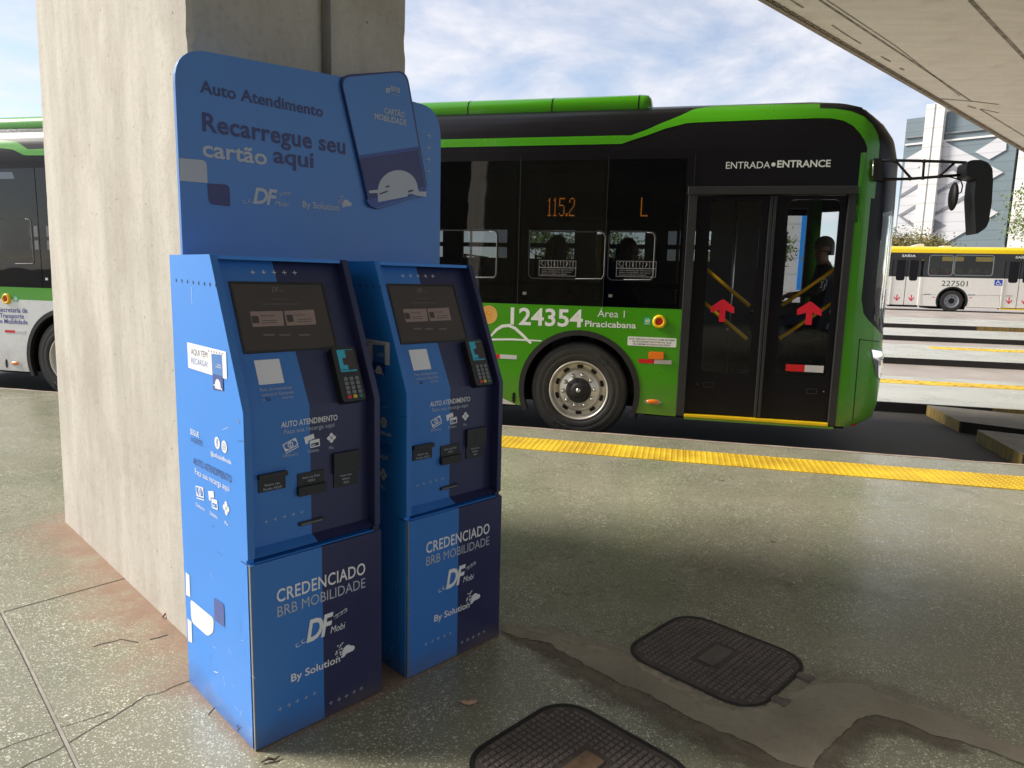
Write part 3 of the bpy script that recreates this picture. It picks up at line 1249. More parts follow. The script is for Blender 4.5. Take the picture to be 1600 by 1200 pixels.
def dome_logo(mb, at, cx, cy, w, mi=0, d=0.0016):
    """white dome with its ramp"""
    pts = [(math.cos(R(a)) * 0.34 * w, math.sin(R(a)) * 0.36 * w) for a in range(0, 181, 9)]
    pts = [(cx + p[0], cy + p[1]) for p in pts]
    mb.sheet(pts + [(cx - 0.34 * w, cy - 0.16 * w), (cx + 0.24 * w, cy - 0.16 * w), (cx + 0.34 * w, cy - 0.02 * w)], at, d, mi=mi)
    mb.sheet([(cx + 0.25 * w, cy), (cx + 0.52 * w, cy - 0.10 * w), (cx + 0.52 * w, cy - 0.19 * w), (cx + 0.28 * w, cy - 0.09 * w)], at, d + 0.0003, mi=mi)
    mb.sheet([(cx - 0.52 * w, cy + 0.03 * w), (cx - 0.3 * w, cy + 0.03 * w), (cx - 0.2 * w, cy - 0.03 * w), (cx - 0.52 * w, cy - 0.03 * w)], at, d + 0.0003, mi=mi)


def icon_cash(mb, at, cx, cy, s, mi, d=0.0016, tilt=0.35, sx=1.0):
    ca, sa = math.cos(tilt), math.sin(tilt)

    def tr(l):
        return [(cx + sx * (p[0] * ca - p[1] * sa) * s, cy + (p[0] * sa + p[1] * ca) * s) for p in l]
    hole = circle(0, 0.06, 0.14, 14)
    mb.sheet(tr(rrect(-0.5, 0.5, -0.22, 0.34, 0.05, 3)), at, d, [tr(rrect(-0.43, 0.43, -0.15, 0.27, 0.04, 3))], mi=mi)
    mb.sheet(tr(circle(0, 0.06, 0.2, 16)), at, d + 0.0002, [tr(hole)], mi=mi)
    mb.sheet(tr(rrect(-0.035, 0.035, -0.06, 0.18, 0.01, 2)), at, d + 0.0002, mi=mi)
    mb.sheet(tr([(-0.43, -0.15), (-0.24, -0.15), (-0.43, 0.03)]), at, d + 0.0002, mi=mi)
    mb.sheet(tr([(0.43, 0.27), (0.24, 0.27), (0.43, 0.09)]), at, d + 0.0002, mi=mi)
    mb.sheet(tr([(-0.5, -0.36), (0.5, -0.36), (0.5, -0.30), (-0.5, -0.30)]), at, d, mi=mi)


def icon_cards(mb, at, cx, cy, s, mi, d=0.0016, sx=1.0):
    def tr(l, a):
        ca, sa = math.cos(a), math.sin(a)
        return [(cx + sx * (p[0] * ca - p[1] * sa) * s, cy + (p[0] * sa + p[1] * ca) * s) for p in l]
    mb.sheet(tr([(-0.5, 0.0), (-0.28, 0.0), (-0.28, 0.16), (0.22, 0.16), (0.22, 0.5), (-0.5, 0.5)], 0.22), at, d, mi=mi)
    mb.sheet(tr(rrect(-0.18, 0.55, -0.42, 0.1, 0.06, 3), 0.08), at, d + 0.0003, [tr(rrect(-0.10, 0.47, -0.34, -0.12, 0.03, 3), 0.08)], mi=mi)
    mb.sheet(tr([(-0.04, -0.28), (0.2, -0.28), (0.2, -0.22), (-0.04, -0.22)], 0.08), at, d + 0.0003, mi=mi)


def icon_pix(mb, at, cx, cy, s, mi, d=0.0016, sx=1.0):
    for (ox, oy) in ((0, 0.25), (0, -0.25), (0.25, 0), (-0.25, 0)):
        q = round_poly([(0, 0.23), (0.23, 0), (0, -0.23), (-0.23, 0)], 0.10, 3)
        mb.sheet([(cx + sx * (p[0] + ox) * s, cy + (p[1] + oy) * s) for p in q], at, d, mi=mi)


def logo_df(mb, pl, p0, p1, capx, mi=0, d=0.0016, small=0):
    px_text(mb, 'DF', pl, p0, p1, capx, 0.03, 0.25, d, mi, 0.86)
    a0, b0 = pl.px(*p0)
    a1, b1 = pl.px(*p1)
    cap = pl.px((p0[0] + p1[0]) / 2, (p0[1] + p1[1]) / 2 - capx)[1] - pl.px((p0[0] + p1[0]) / 2, (p0[1] + p1[1]) / 2)[1]
    b = (b0 + b1) / 2
    w = a1 - a0
    put_text(mb, 'Mobi', pl.at, a1 - 0.12 * w, a1 + 0.45 * w, b - 0.02 * cap, 0.33 * cap, 0.0, 0.25, d, mi)
    # motion strokes
    for k in range(3):
        x, y = a1 + (0.10 + 0.17 * k) * w, b + (0.78 + 0.07 * k) * cap
        q = [(x - 0.10 * w, y - 0.02 * cap), (x + 0.06 * w, y + 0.05 * cap), (x + 0.08 * w, y - 0.06 * cap), (x - 0.04 * w, y - 0.15 * cap)]
        mb.sheet(band(q, [0.012 * w, 0.035 * w, 0.03 * w, 0.008 * w]), pl.at, d, mi=mi)
    for k in range(2):
        x, y = a0 - (0.12 + 0.2 * k) * w, b + (0.12 - 0.08 * k) * cap
        q = [(x + 0.14 * w, y - 0.06 * cap), (x - 0.02 * w, y - 0.10 * cap), (x - 0.06 * w, y + 0.02 * cap), (x + 0.05 * w, y + 0.11 * cap)]
        mb.sheet(band(q, [0.010 * w, 0.03 * w, 0.03 * w, 0.008 * w]), pl.at, d, mi=mi)


def logo_cloud(mb, at, x, y, s, mi=0, d=0.0016):
    """half a cloud, half a cluster of dots"""
    pts = [(0, -0.5), (-0.12, -0.30), (-0.1, 0.05), (0.1, 0.28), (0.42, 0.34), (0.58, 0.16), (0.78, 0.12), (0.92, -0.06), (0.8, -0.26), (0.2, -0.28)]
    mb.sheet(round_poly([(x + p[0] * s, y + p[1] * s) for p in pts][::-1], 0.12 * s, 3), at, d, mi=mi)
    rnd = random.Random(3)
    for k in range(20):
        a = R(95 + 170 * rnd.random())
        r = s * (0.22 + 0.5 * rnd.random())
        q = s * (0.03 + 0.045 * rnd.random())
        mb.sheet(circle(x + 0.05 * s + r * math.cos(a), y + 0.12 * s + r * math.sin(a) * 0.8, q, 8), at, d + 0.0003, mi=mi)


def make_machine(fr, label):
    root = empty('self_service_machine', fr, label, 'ticket machine', 'blue self-service machines')
    ck = 0.024
    cheek = [(0.0, LOW + 0.012), (0.0, 1.124), (0.203, KZ), (KD_, KZ), (KD_, 0.0), (0.0, 0.0), (0.0, LOW - 0.002), (0.010, LOW - 0.002), (0.010, LOW + 0.012)]
    atx = lambda x0: (lambda a, b, d=0.0: Vector((x0 + d, a, b)))
    # body: carcass and two cheeks
    mb = MB()
    mb.prism(cheek, atx(0.0), ck, 0.0, mi=0)
    mb.prism(cheek, atx(KW - ck), ck, 0.0, mi=1)
    mb.box(ck, KW - ck, 0.0, KD_, 0.0, LOW - 0.002, 0)
    mb.box(ck, KW - ck, 0.06, KD_ - 0.001, LOW - 0.002, LOW + 0.012, 2)
    # back and roof
    mb.box(ck, KW - ck, KD_ - 0.02, KD_ - 0.001, LOW + 0.012, KZ - 0.002, 0)
    mb.prism([(ck, 0.203 + 0.004), (KW - ck, 0.203 + 0.004), (KW - ck, KD_ - 0.02), (ck, KD_ - 0.02)], lambda a, b, d=0.0: Vector((a, b, KZ - 0.001 + d)), -0.012, 0.0)
    o = mb.build('body', [M['k_blue'], M['k_navy'], M['k_black']], root, 0.0022)
    # side panels are printed bright blue on the left, navy on the right
    me = o.data
    for pl_ in me.polygons:
        if pl_.material_index == 0 and pl_.center.x > KW - 0.002 and pl_.normal.x > 0.9:
            pl_.material_index = 1
    # cabinet door, split mid-blue and navy
    sd = FRONT.px(502, 980)[0]
    atf = FRONT.at
    mb = MB()
    mb.prism([(0.004, 0.004), (sd, 0.004), (sd, LOW - 0.004), (0.004, LOW - 0.004)], atf, 0.0005, 0.012, mi=0)
    mb.prism([(sd, 0.004), (KW - 0.004, 0.004), (KW - 0.004, LOW - 0.004), (sd, LOW - 0.004)], atf, 0.0005, 0.012, mi=1)
    # side return of the door
    mb.prism([(-0.044, 0.006), (-0.0005, 0.006), (-0.0005, LOW - 0.004), (-0.044, LOW - 0.004)], SIDE.at, 0.0005, 0.003, mi=2)
    o = door = mb.build('cabinet_door', [M['k_mid'], M['k_navy'], M['k_blue']], root)
    mb = MB()
    mb.sheet([(-0.0475, 0.0), (-0.0445, 0.0), (-0.0445, LOW), (-0.0475, LOW)], SIDE.at, 0.001)
    mb.sheet([(-0.0475, LOW - 0.0035), (0, LOW - 0.0035), (0, LOW - 0.0005), (-0.0475, LOW - 0.0005)], SIDE.at, 0.0012)
    mb.prism([(0.0, 0.0), (0.0035, 0.0), (0.0035, LOW - 0.002), (0.0, LOW - 0.002)], atf, 0.0, 0.0115, mi=1)
    mb.build('door_seam', [M['k_black'], M['k_edge']], o)
    # recessed front: vertical and slanted panels, ledge
    ss = UPV.px(486, 770)[0]
    s2 = UPS.px(427, 420)[0]
    zt = (UPS.fr.loc(UPS.fr.o)).z
    top_b = ((KZ - 0.003) - UPS.o.z) / _sl.z
    bot_b = (BEND_Z - UPS.o.z) / _sl.z
    mb = MB()
    zl = LOW + 0.030
    mb.prism([(ck, zl), (ss, zl), (ss, BEND_Z), (ck, BEND_Z)], UPV.at, -0.012, 0.0, mi=0)
    mb.prism([(ss, zl), (KW - ck, zl), (KW - ck, BEND_Z), (ss, BEND_Z)], UPV.at, -0.012, 0.0, mi=1)
    mb.prism([(ck, bot_b), (ss, bot_b), (s2, top_b), (ck, top_b)], UPS.at, -0.012, 0.0, mi=0)
    mb.prism([(ss, bot_b), (KW - ck, bot_b), (KW - ck, top_b), (s2, top_b)], UPS.at, -0.012, 0.0, mi=1)
    # sloping ledge under the panel
    mb.add([(ck, 0.001, LOW + 0.012), (ss, 0.001, LOW + 0.012), (ss, REC, zl), (ck, REC, zl)], [(0, 1, 2, 3)], 0)
    mb.add([(ss, 0.001, LOW + 0.012), (KW - ck, 0.001, LOW + 0.012), (KW - ck, REC, zl), (ss, REC, zl)], [(0, 1, 2, 3)], 1)
    fascia = mb.build('fascia', [M['k_mid'], M['k_navy']], root)
    # cheek fronts carry the fascia colours
    for (x0, mi) in ((0.0012, 0), (KW - ck + 0.0012, 1)):
        mb = MB()
        x1 = x0 + ck - 0.0024
        mb.box(x0, x1, -0.0012, 0.0, LOW + 0.014, 1.124, mi)
        pl2 = Plane(KF, (0, 0, 1.124), (1, 0, 0), _sl)
        ln = (KZ - 1.124) / _sl.z
        mb.prism([(x0, 0.0), (x1, 0.0), (x1, ln - 0.001), (x0, ln - 0.001)], pl2.at, 0.0, 0.0012, mi=mi)
        mb.build('cheek_trim', [M['k_mid'], M['k_navy']], root)
    # screen
    q = px_poly(UPS, [(358, 440), (503, 445), (522, 543), (384, 552)])
    x0, x1 = min(q[0][0], q[3][0]), max(q[1][0], q[2][0])
    y1, y0 = (q[0][1] + q[1][1]) / 2, (q[2][1] + q[3][1]) / 2
    x0 = max(x0, ck + 0.003)
    mb = MB()
    fr_o = rrect(x0 - 0.004, x1 + 0.004, y0 - 0.004, y1 + 0.004, 0.004, 2)
    mb.prism(fr_o, UPS.at, -0.004, 0.003, [rrect(x0 + 0.004, x1 - 0.004, y0 + 0.004, y1 - 0.004, 0.002, 2)], mi=0)
    so = mb.build('screen', [M['k_black']], root)
    mb = MB().prism(rrect(x0 + 0.003, x1 - 0.003, y0 + 0.003, y1 - 0.003, 0.001, 1), UPS.at, -0.003, 0.0006)
    g = mb.build('display', M['screen'], so)
    mb = MB()
    for pts in ([(390, 487), (441, 486), (444, 509), (395, 511)], [(443.5, 486), (490, 484), (494, 507), (448, 509)]):
        mb.sheet(px_poly(UPS, pts)[::-1], UPS.at, 0.0012, mi=0)
    px_text(mb, 'DF', UPS, (425, 456), (436, 456), 7, 0.02, 0.2, 0.0012, 1)
    px_text(mb, 'Mobi', UPS, (436, 456), (444, 456), 3, 0, 0.2, 0.0012, 1)
    px_text(mb, 'Bem-vindo!', UPS, (424, 468.5), (448, 468), 2.4, 0, 0, 0.0012, 1)
    px_text(mb, 'Como podemos te ajudar?', UPS, (409, 477), (466, 475.5), 3, 0, 0, 0.0012, 1)
    px_text(mb, 'Recarga', UPS, (408, 495), (428, 494), 3, 0.01, 0, 0.0014, 2)
    px_text(mb, 'Consulta', UPS, (460, 493.5), (476, 493), 3, 0.01, 0, 0.0014, 2)
    for (px_, py_) in ((399, 500), (453, 498)):
        a, b = UPS.px(px_, py_)
        mb.sheet(rrect(a - .012, a + .012, b - .012, b + .014, .003, 2), UPS.at, 0.0014, mi=2)
    for (u, v) in ((404, 501), (404, 504.5), (459, 499), (459, 502.5)):
        mb.sheet(px_poly(UPS, [(u + 5, v + 1), (u + 28, v), (u + 28, v - 1), (u + 5, v)]), UPS.at, 0.0014, mi=2)
    for u in (420, 445, 475):
        a, b = UPS.px(u, 523)
        mb.sheet(rrect(a - .02, a + .02, b - .004, b + .002, .001, 1), UPS.at, 0.0012, mi=1)
    mb.build('screen_print', [M['scr_card'], M['scr_text'], M['screen']], so)
    # white sticker (its code is left out) and the note below it
    mb = MB()
    q = px_poly(UPS, [(396, 563), (436, 561), (444, 598), (405, 602)])
    xa, xb = (q[0][0] + q[3][0]) / 2, (q[1][0] + q[2][0]) / 2
    ya, yb = (q[2][1] + q[3][1]) / 2, (q[0][1] + q[1][1]) / 2
    mb.sheet(rrect(xa, xb, ya, yb, 0.002, 2), UPS.at, 0.0012)
    mb.build('white_sticker', M['k_white'], root)
    lw = MB()
    lg = MB()
    px_text(lg, 'Fale diretamente', UPS, (407, 613), (456, 606.5), 5, 0, 0)
    px_text(lg, 'conosco! Escaneie', UPS, (409, 620.5), (459, 614), 5, 0, 0)
    px_text(lg, 'o', UPS, (411, 627), (414, 626.5), 4.5, 0, 0)
    px_text(lg, 'acima.', UPS, (441, 624), (459, 621), 4.5, 0, 0)
    nv = MB()
    px_text(nv, 'QR Code', UPS, (416, 627), (439, 624), 5, 0.02, 0.1)
    # card reader pads
    a0, b0 = UPS.px(503, 549)
    tr = root
    pts = px_poly(UPS, [(503, 549), (541, 545.5), (560, 629), (514, 634)])
    xa, xb = 0.355, 0.447
    yt = (pts[0][1] + pts[1][1]) / 2
    yb = (pts[2][1] + pts[3][1]) / 2
    mb = MB()
    mb.prism(rrect(xa, xb, yb, yt, 0.012, 4), UPS.at, -0.02, 0.034)
    term = mb.build('card_terminal', M['k_black'], root, 0.004, 3)
    D = 0.0345
    ym = yt - (yt - yb) * 0.48
    mb = MB()
    mb.sheet(rrect(xa + 0.018, xb - 0.010, ym + 0.004, yt - 0.010, 0.003, 2), UPS.at, D, mi=0)
    mb.sheet(rrect(xa + 0.034, xb - 0.012, ym + 0.028, yt - 0.040, 0.002, 2), UPS.at, D + 0.0004, mi=1)
    mb.sheet(rrect(xa + 0.050, xb - 0.010, ym + 0.010, yt - 0.012, 0.002, 2), UPS.at, D + 0.0003, mi=1)
    put_text(mb, 'APROXIME', UPS.at, xa + 0.022, xb - 0.02, ym + 0.008, 0.006, 0.01, 0, D + 0.0008, mi=2)
    mb.build('terminal_display', [M['teal'], M['screen'], M['k_ink']], term)
    mb = MB()
    kw, kh = 0.0150, (ym - 0.010 - yb - 0.012) / 5
    for r_ in range(5):
        for c_ in range(3):
            x = xa + 0.020 + c_ * 0.0225
            y = ym - 0.014 - (r_ + 1) * kh
            mi = 0 if r_ < 4 else (1, 2, 3)[c_]
            mb.prism(rrect(x, x + kw, y + 0.002, y + kh - 0.002, 0.002, 2), UPS.at, D - 0.002, D + 0.003, mi=mi)
    mb.build('keypad', [M['key_grey'], M['key_red'], M['key_yellow'], M['key_green']], term)
    # lower panel print
    px_text(lw, 'AUTO ATENDIMENTO', UPV, (439, 668.5), (527, 656), 8.6, 0.012)
    px_text(lg, 'Faça sua recarga aqui', UPV, (444, 678), (522, 666.5), 6.6, 0.0)
    for (x, y, fn, nm) in ((454, 696, icon_cash, 'cash_icon'), (487.5, 690, icon_cards, 'cards_icon'), (517.5, 684, icon_pix, 'pix_icon')):
        a, b = UPV.px(x, y)
        mb = MB()
        fn(mb, UPV.at, a, b, 0.050 if fn is not icon_pix else 0.040, 0)
        mb.build(nm, M['k_white'], fascia)
    px_text(lg, 'Dinheiro', UPV, (442, 714.5), (466, 711), 4.6)
    px_text(lg, 'Débito', UPV, (481, 707.5), (498, 705), 4.6)
    px_text(lg, 'Pix', UPV, (514, 702), (521, 701), 4.6)
    for x, y in ((416, 815), (430, 811), (444.5, 807), (458, 803.5), (471.5, 800)):
        plus(lg, UPV, x, y, 0.013)
    for x, y in ((394.5, 425.5), (411.5, 425.5), (428, 425.8), (444, 426), (460, 426.2)):
        plus(lw, UPS, x, y, 0.016, 0.002)
    # cash, receipt and card slots
    def slot(name, pts, cut, txt, dep=0.010):
        q = px_poly(UPV, pts)
        x0_, x1_ = (q[0][0] + q[3][0]) / 2, (q[1][0] + q[2][0]) / 2
        y1_, y0_ = (q[0][1] + q[1][1]) / 2, (q[2][1] + q[3][1]) / 2
        x0_ = max(x0_, ck + 0.002)
        m_ = MB()
        m_.prism(rrect(x0_, x1_, y0_, y1_, 0.002, 2), UPV.at, -0.002, dep * 0.45)
        for (u0, u1, v0, v1, dd) in cut:
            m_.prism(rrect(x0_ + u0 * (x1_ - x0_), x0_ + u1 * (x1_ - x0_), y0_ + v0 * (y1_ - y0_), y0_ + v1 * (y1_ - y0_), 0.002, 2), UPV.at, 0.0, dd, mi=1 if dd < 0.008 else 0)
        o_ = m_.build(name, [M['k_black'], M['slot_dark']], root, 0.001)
        t_ = MB()
        n_ = len(txt)
        for k, (s_, w_) in enumerate(txt):
            h_ = 0.0075
            yc = y0_ + (y1_ - y0_) * 0.08 + (n_ - 1 - k) * h_ * 1.75 + (cut[0][4] if False else 0)
            yc += txt_off.get(name, 0) * (y1_ - y0_)
            xm = (x0_ + x1_) / 2
            put_text(t_, s_, UPV.at, xm - w_ / 2, xm + w_ / 2, yc, h_, 0, 0, dep * 0.45 + 0.0012)
        t_.build('slot_print', M['k_grey'], o_)

    txt_off = {'receipt_slot': 0.48}
    slot('note_slot', [(403, 741), (446, 735), (444.5, 762), (403, 770)], [(-0.02, 1.04, 0.74, 1.0, 0.016)], [('Retire seu', 0.052), ('Recibo AQUI', 0.062)])
    slot('receipt_slot', [(465, 740), (505, 733), (506, 766), (464, 774)], [(-0.03, 1.03, 0.0, 0.40, 0.018), (0.03, 0.97, 0.16, 0.26, 0.0185)], [('Insira sua Nota', 0.064), ('AQUI', 0.026)])
    slot('card_slot', [(519, 707), (559, 703), (556, 755), (522, 762)], [(-0.04, 1.08, 0.40, 1.0, 0.014), (0.44, 0.58, 0.48, 0.86, 0.0145)], [('Insira seu', 0.044), ('bilhete', 0.030), ('AQUI', 0.022)])
    q = px_poly(UPV, [(466, 818), (505, 806), (505, 812), (466, 822)])
    mb = MB()
    mb.prism(rrect(q[0][0], q[1][0], q[3][1], q[0][1] + 0.004, 0.004, 3), UPV.at, -0.002, 0.008)
    mb.prism(rrect(q[0][0] + 0.006, q[1][0] - 0.006, q[3][1] + 0.003, q[0][1] - 0.002, 0.002, 3), UPV.at, 0.004, 0.0088, mi=1)
    mb.build('coin_slot', [M['k_black'], M['key_grey']], root)
    # door print
    dlw, dlg = MB(), MB()
    px_text(dlw, 'CREDENCIADO', FRONT, (429.5, 938), (567.5, 896), 18.5, 0.012, d=0.0135, spacing=1.05)
    px_text(dlg, 'BRB MOBILIDADE', FRONT, (430.5, 963), (567.5, 915), 15.5, 0.0, d=0.0135)
    dp = Plane(KF, (0, -0.012, 0), (1, 0, 0), (0, 0, 1))
    dlogo = MB()
    logo_df(dlogo, dp, (478.6, 1001.6), (521, 989), 31)
    px_text(dlw, 'By Solution', dp, (454.7, 1065.7), (531, 1033), 11, 0.014)
    a, b = dp.px(541, 1015)
    logo_cloud(dlogo, dp.at, a - 0.012, b, 0.052)
    for x, y in ((437.4, 1107.5), (451.7, 1101), (464.3, 1095), (478, 1089.4), (491, 1083), (517, 1098), (529.5, 1092.4), (541, 1087), (553, 1080.6), (564, 1075.4)):
        plus(dlg, dp, x, y, 0.015, 0.0022)
    dlw.build('lettering', M['k_white'], door)
    dlg.build('small_lettering', M['k_grey'], door)
    dlogo.build('logo', M['k_white'], door)
    # left cheek print
    SMATS = [M['k_white'], M['k_ink'], M['k_royal'], M['k_mid'], M['k_black'], M['k_edge']]
    sw = MB()
    S = SIDE
    def flush(name):
        o_ = MB()
        o_.v, o_.f, o_.m, o_.s = list(sw.v), list(sw.f), list(sw.m), list(sw.s)
        sw.v, sw.f, sw.m, sw.s = [], [], [], []
        o_.build(name, SMATS, root)

    def sp(pts, mi, d=0.0016, rad=0.0):
        q = px_poly(S, pts)
        ar = sum(q[i][0] * q[(i + 1) % len(q)][1] - q[(i + 1) % len(q)][0] * q[i][1] for i in range(len(q)))
        sw.sheet(round_poly(q, rad) if rad else q, S.at, d, mi=mi)
    sp([(293, 534.5), (354, 549.5), (355.5, 592.5), (330, 585.5), (295, 574.6)], 0)
    sp([(331, 552.5), (347.5, 554.5), (350, 610.5), (334, 608.5)], 3, 0.0019)
    sp([(333, 583.6), (348.9, 588), (350, 610.5), (334, 608.5)], 2, 0.0022)
    a, b = S.px(341.5, 603)
    dome_logo(sw, S.at, a, b, 0.062, 0, 0.0025)
    for i in range(6):
        a, b = S.px(327 + i * 4.2, 548.2 + i * 0.9)
        sw.sheet(circle(a, b, 0.0035, 8), S.at, 0.0019, mi=1)
    px_text(sw, 'CARTÃO', S, (340, 571), (346.5, 572), 2.2, 0.01, 0, 0.0024, 0)
    px_text(sw, 'MOBILIDADE', S, (338, 574), (347, 575.5), 2.2, 0.01, 0, 0.0024, 0)
    px_text(sw, 'AQUI TEM', S, (299.5, 552.5), (325, 560), 9, 0.0, 0, 0.0019, 1)
    px_text(sw, 'RECARGA!', S, (300, 567), (325.5, 574.5), 9, 0.0, 0, 0.0019, 3)
    flush('recharge_sticker')
    for i in range(8):
        a, b = S.px(275.5 + i * 8.8, 438 + i * 1.05)
        sw.sheet(rrect(a - .003, a + .003, b - .006, b + .006, .002, 2), S.at, 0.0012, mi=4)
    flush('vent_holes')
    px_text(sw, 'SEGUE', S, (298, 678), (311.5, 683), 8, 0.012, 0, 0.0016, 0)
    px_text(sw, 'A GENTE!', S, (299, 690), (317, 697), 8, 0.0, 0, 0.0016, 1)
    flush('side_lettering')
    for (x, y, ch) in ((340, 692, 'f'), (351, 698, 'o')):
        a, b = S.px(x, y)
        r = 0.0205
        if ch == 'f':
            sw.sheet(circle(a, b, r, 24), S.at, 0.0014, mi=0)
            put_text(sw, 'f', S.at, a - 0.006, a + 0.008, b - 0.013, 0.026, 0.02, 0, 0.0018, 3)
        else:
            sw.sheet(circle(a, b, r, 24), S.at, 0.0014, mi=0)
            sw.sheet(rrect(a - .011, a + .011, b - .011, b + .011, .005, 3), S.at, 0.0017, [rrect(a - .009, a + .009, b - .009, b + .009, .004, 3)], mi=3)
            sw.sheet(circle(a, b, .0055, 14), S.at, 0.0017, [circle(a, b, .0038, 14)], mi=3)
    flush('social_icons')
    px_text(sw, '@oficialdfmobi', S, (330, 711.5), (362, 725), 6.5, 0.008, 0, 0.0016, 0)
    px_text(sw, 'AUTO ATENDIMENTO', S, (302.5, 724.5), (362.5, 755), 11, 0.0, 0, 0.0016, 1)
    px_text(sw, 'Faça sua recarga aqui', S, (305.5, 739), (359, 769), 9, 0.0, 0, 0.0016, 0)
    flush('side_lettering')
    for (x, y, fn) in ((313, 770, icon_cash), (333.5, 782, icon_cards), (354, 794, icon_pix)):
        a, b = S.px(x, y)
        if fn is icon_cash:
            fn(sw, S.at, a, b, 0.066, 0, tilt=0.12)
        else:
            fn(sw, S.at, a, b, 0.064 if fn is icon_cards else 0.056, 0)
    px_text(sw, 'Dinheiro', S, (307, 790), (321, 799), 5.5, 0, 0, 0.0016, 0)
    px_text(sw, 'Débito', S, (329, 803), (341, 812), 5.5, 0, 0, 0.0016, 0)
    px_text(sw, 'Pix', S, (352, 819), (357.5, 822), 5.5, 0, 0, 0.0016, 0)
    flush('payment_icons')
    sp([(290.8, 893.5), (296.6, 898.5), (298, 933), (291.5, 929)], 0)
    sp([(298, 935.6), (334.8, 966), (334, 988), (325, 994), (300, 971.4)], 0, rad=0.02)
    sp([(293.5, 966), (300, 971.2), (301, 1004.4), (295, 1001.6)], 0)
    sp([(334.8, 933.2), (350.5, 944.5), (351.8, 980.5), (335.6, 968.4)], 2, rad=0.012)
    flush('side_emblem')
    sw.sheet(band(px_poly(S, [(299.5, 448), (300.2, 462), (300.4, 475)]), 0.0016), S.at, 0.0012, mi=0)
    sw.sheet(band(px_poly(S, [(371, 655), (374, 661)]), 0.006), S.at, 0.0012, mi=5)
    sw.sheet(band(px_poly(S, [(335, 1049), (341, 1051)]), 0.003), S.at, 0.0012, mi=0)
    for (p_, q_) in (((369, 1133), (374, 1138)), ((371, 1141), (377, 1136)), ((373, 1131), (372, 1143))):
        sw.sheet(band(px_poly(S, [p_, q_]), 0.0025), S.at, 0.0012 + 0.0001, mi=4)
    rs = random.Random(11)
    for k in range(16):
        v0, z0_ = -rs.uniform(0.02, 0.5), rs.uniform(0.06, 1.05)
        l_ = rs.uniform(0.01, 0.05)
        an = rs.uniform(-0.5, 0.5) + (1.57 if rs.random() < 0.3 else 0)
        sw.sheet(band([(v0, z0_), (v0 + l_ * math.cos(an), z0_ + l_ * math.sin(an))], 0.0011), S.at, 0.0010, mi=0 if k % 3 else 4)
    flush('scratches')
    lw.build('lettering', M['k_white'], fascia)
    lg.build('small_lettering', M['k_grey'], fascia)
    nv.build('navy_lettering', M['k_ink'], fascia)
    return root


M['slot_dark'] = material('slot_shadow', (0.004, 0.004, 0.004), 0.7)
m1 = make_machine(KF, 'left blue self-service machine with bright printed side panel')
m2 = copy_tree(m1)
m2.location = KF.world((0.6155, 0.0, 0))
m2['label'] = 'right blue self-service machine standing nearer the green bus'
# screw heads on the right machine's shaded cheek
mb = MB()
for (y, z) in ((0.30, 1.50), (0.055, 0.96), (0.05, 0.80)):
    mb.lathe([(0.0, 0.003), (0.004, 0.0025), (0.005, 0.0)], (KW, y, z), (1, 0, 0), 10)
mb.build('screw', M['k_edge'], m1)

# header board across both machines
SV = 0.44
BOARD = Plane(KF, (0, SV, 0), (1, 0, 0), (0, 0, 1))
root = empty('header_board', Frame(KF.o, KF.ang), 'large blue printed header board standing on top of both machines', 'sign board')
P = BOARD
outl = px_poly(P, [(286, 409), (272, 84), (300, 82), (524, 121), (533, 320), (640, 300), (634, 158.5), (690, 163), (689, 420)])
zb = 1.55
x0 = P.px(279, 250)[0]
x1 = P.px(688, 300)[0]
zA = P.px(300, 84)[1]
zB = P.px(527, 123)[1]
zC = P.px(636, 157)[1]
xC = P.px(636, 157)[0]
zD = P.px(660, 163)[1]
pts = [(x0, zb), (x1, zb), (x1, P.px(686, 180)[1] + 0.01), (xC - 0.02, zC), (xC - 0.4, zB), (x0 + 0.4, zB - 0.03), (x0, zA + 0.005)]
xq = P.px(530, 122)[0]
pts = [(x0, zb), (x1, zb), (x1, P.px(675, 168)[1]), (xC - 0.03, zC + 0.004), (xq + 0.02, zB + 0.012), (x0, zA + 0.012)]
rp = round_poly(pts, [0, 0, 0.13, 0, 0, 0.11], 8)
mb = MB().prism(rp, P.at, -0.018, 0.0)
mb.build('board', M['sign_blue'] if 'sign_blue' in M else M['k_mid'], root, 0.0015)
# raised travel card
cq = px_poly(P, [(527.5, 118), (632.5, 111), (666, 302), (576, 331)])
mb = MB().prism(round_poly(cq, [0.05, 0.05, 0.05, 0.06], 7), P.at, 0.0, 0.014, mi=0)
card = mb.build('travel_card', [M['k_ink']], root, 0.002)
CP = Plane(KF, (0, SV - 0.014, 0), (1, 0, 0), (0, 0, 1))
mb = MB()
cq2 = px_poly(CP, [(532.5, 121.5), (633.2, 112.2), (666.8, 301.5), (580, 328.5)])
mb.sheet(round_poly(cq2, [0.045, 0.05, 0.045, 0.05], 7), CP.at, 0.0015, mi=0)
mb.sheet(round_poly(px_poly(CP, [(559.5, 243), (653, 229), (665, 296), (578, 316)]), [0, 0.01, 0.02, 0]), CP.at, 0.0021, mi=1)
mb.sheet(round_poly(px_poly(CP, [(572, 312), (665, 291), (666, 301), (580, 326.5)]), [0, 0, 0.04, 0.04]), CP.at, 0.0024, mi=2)
mb.sheet(px_poly(CP, [(559, 243), (653, 229), (654.5, 234), (560.5, 248.5)]), CP.at, 0.0027, mi=2)
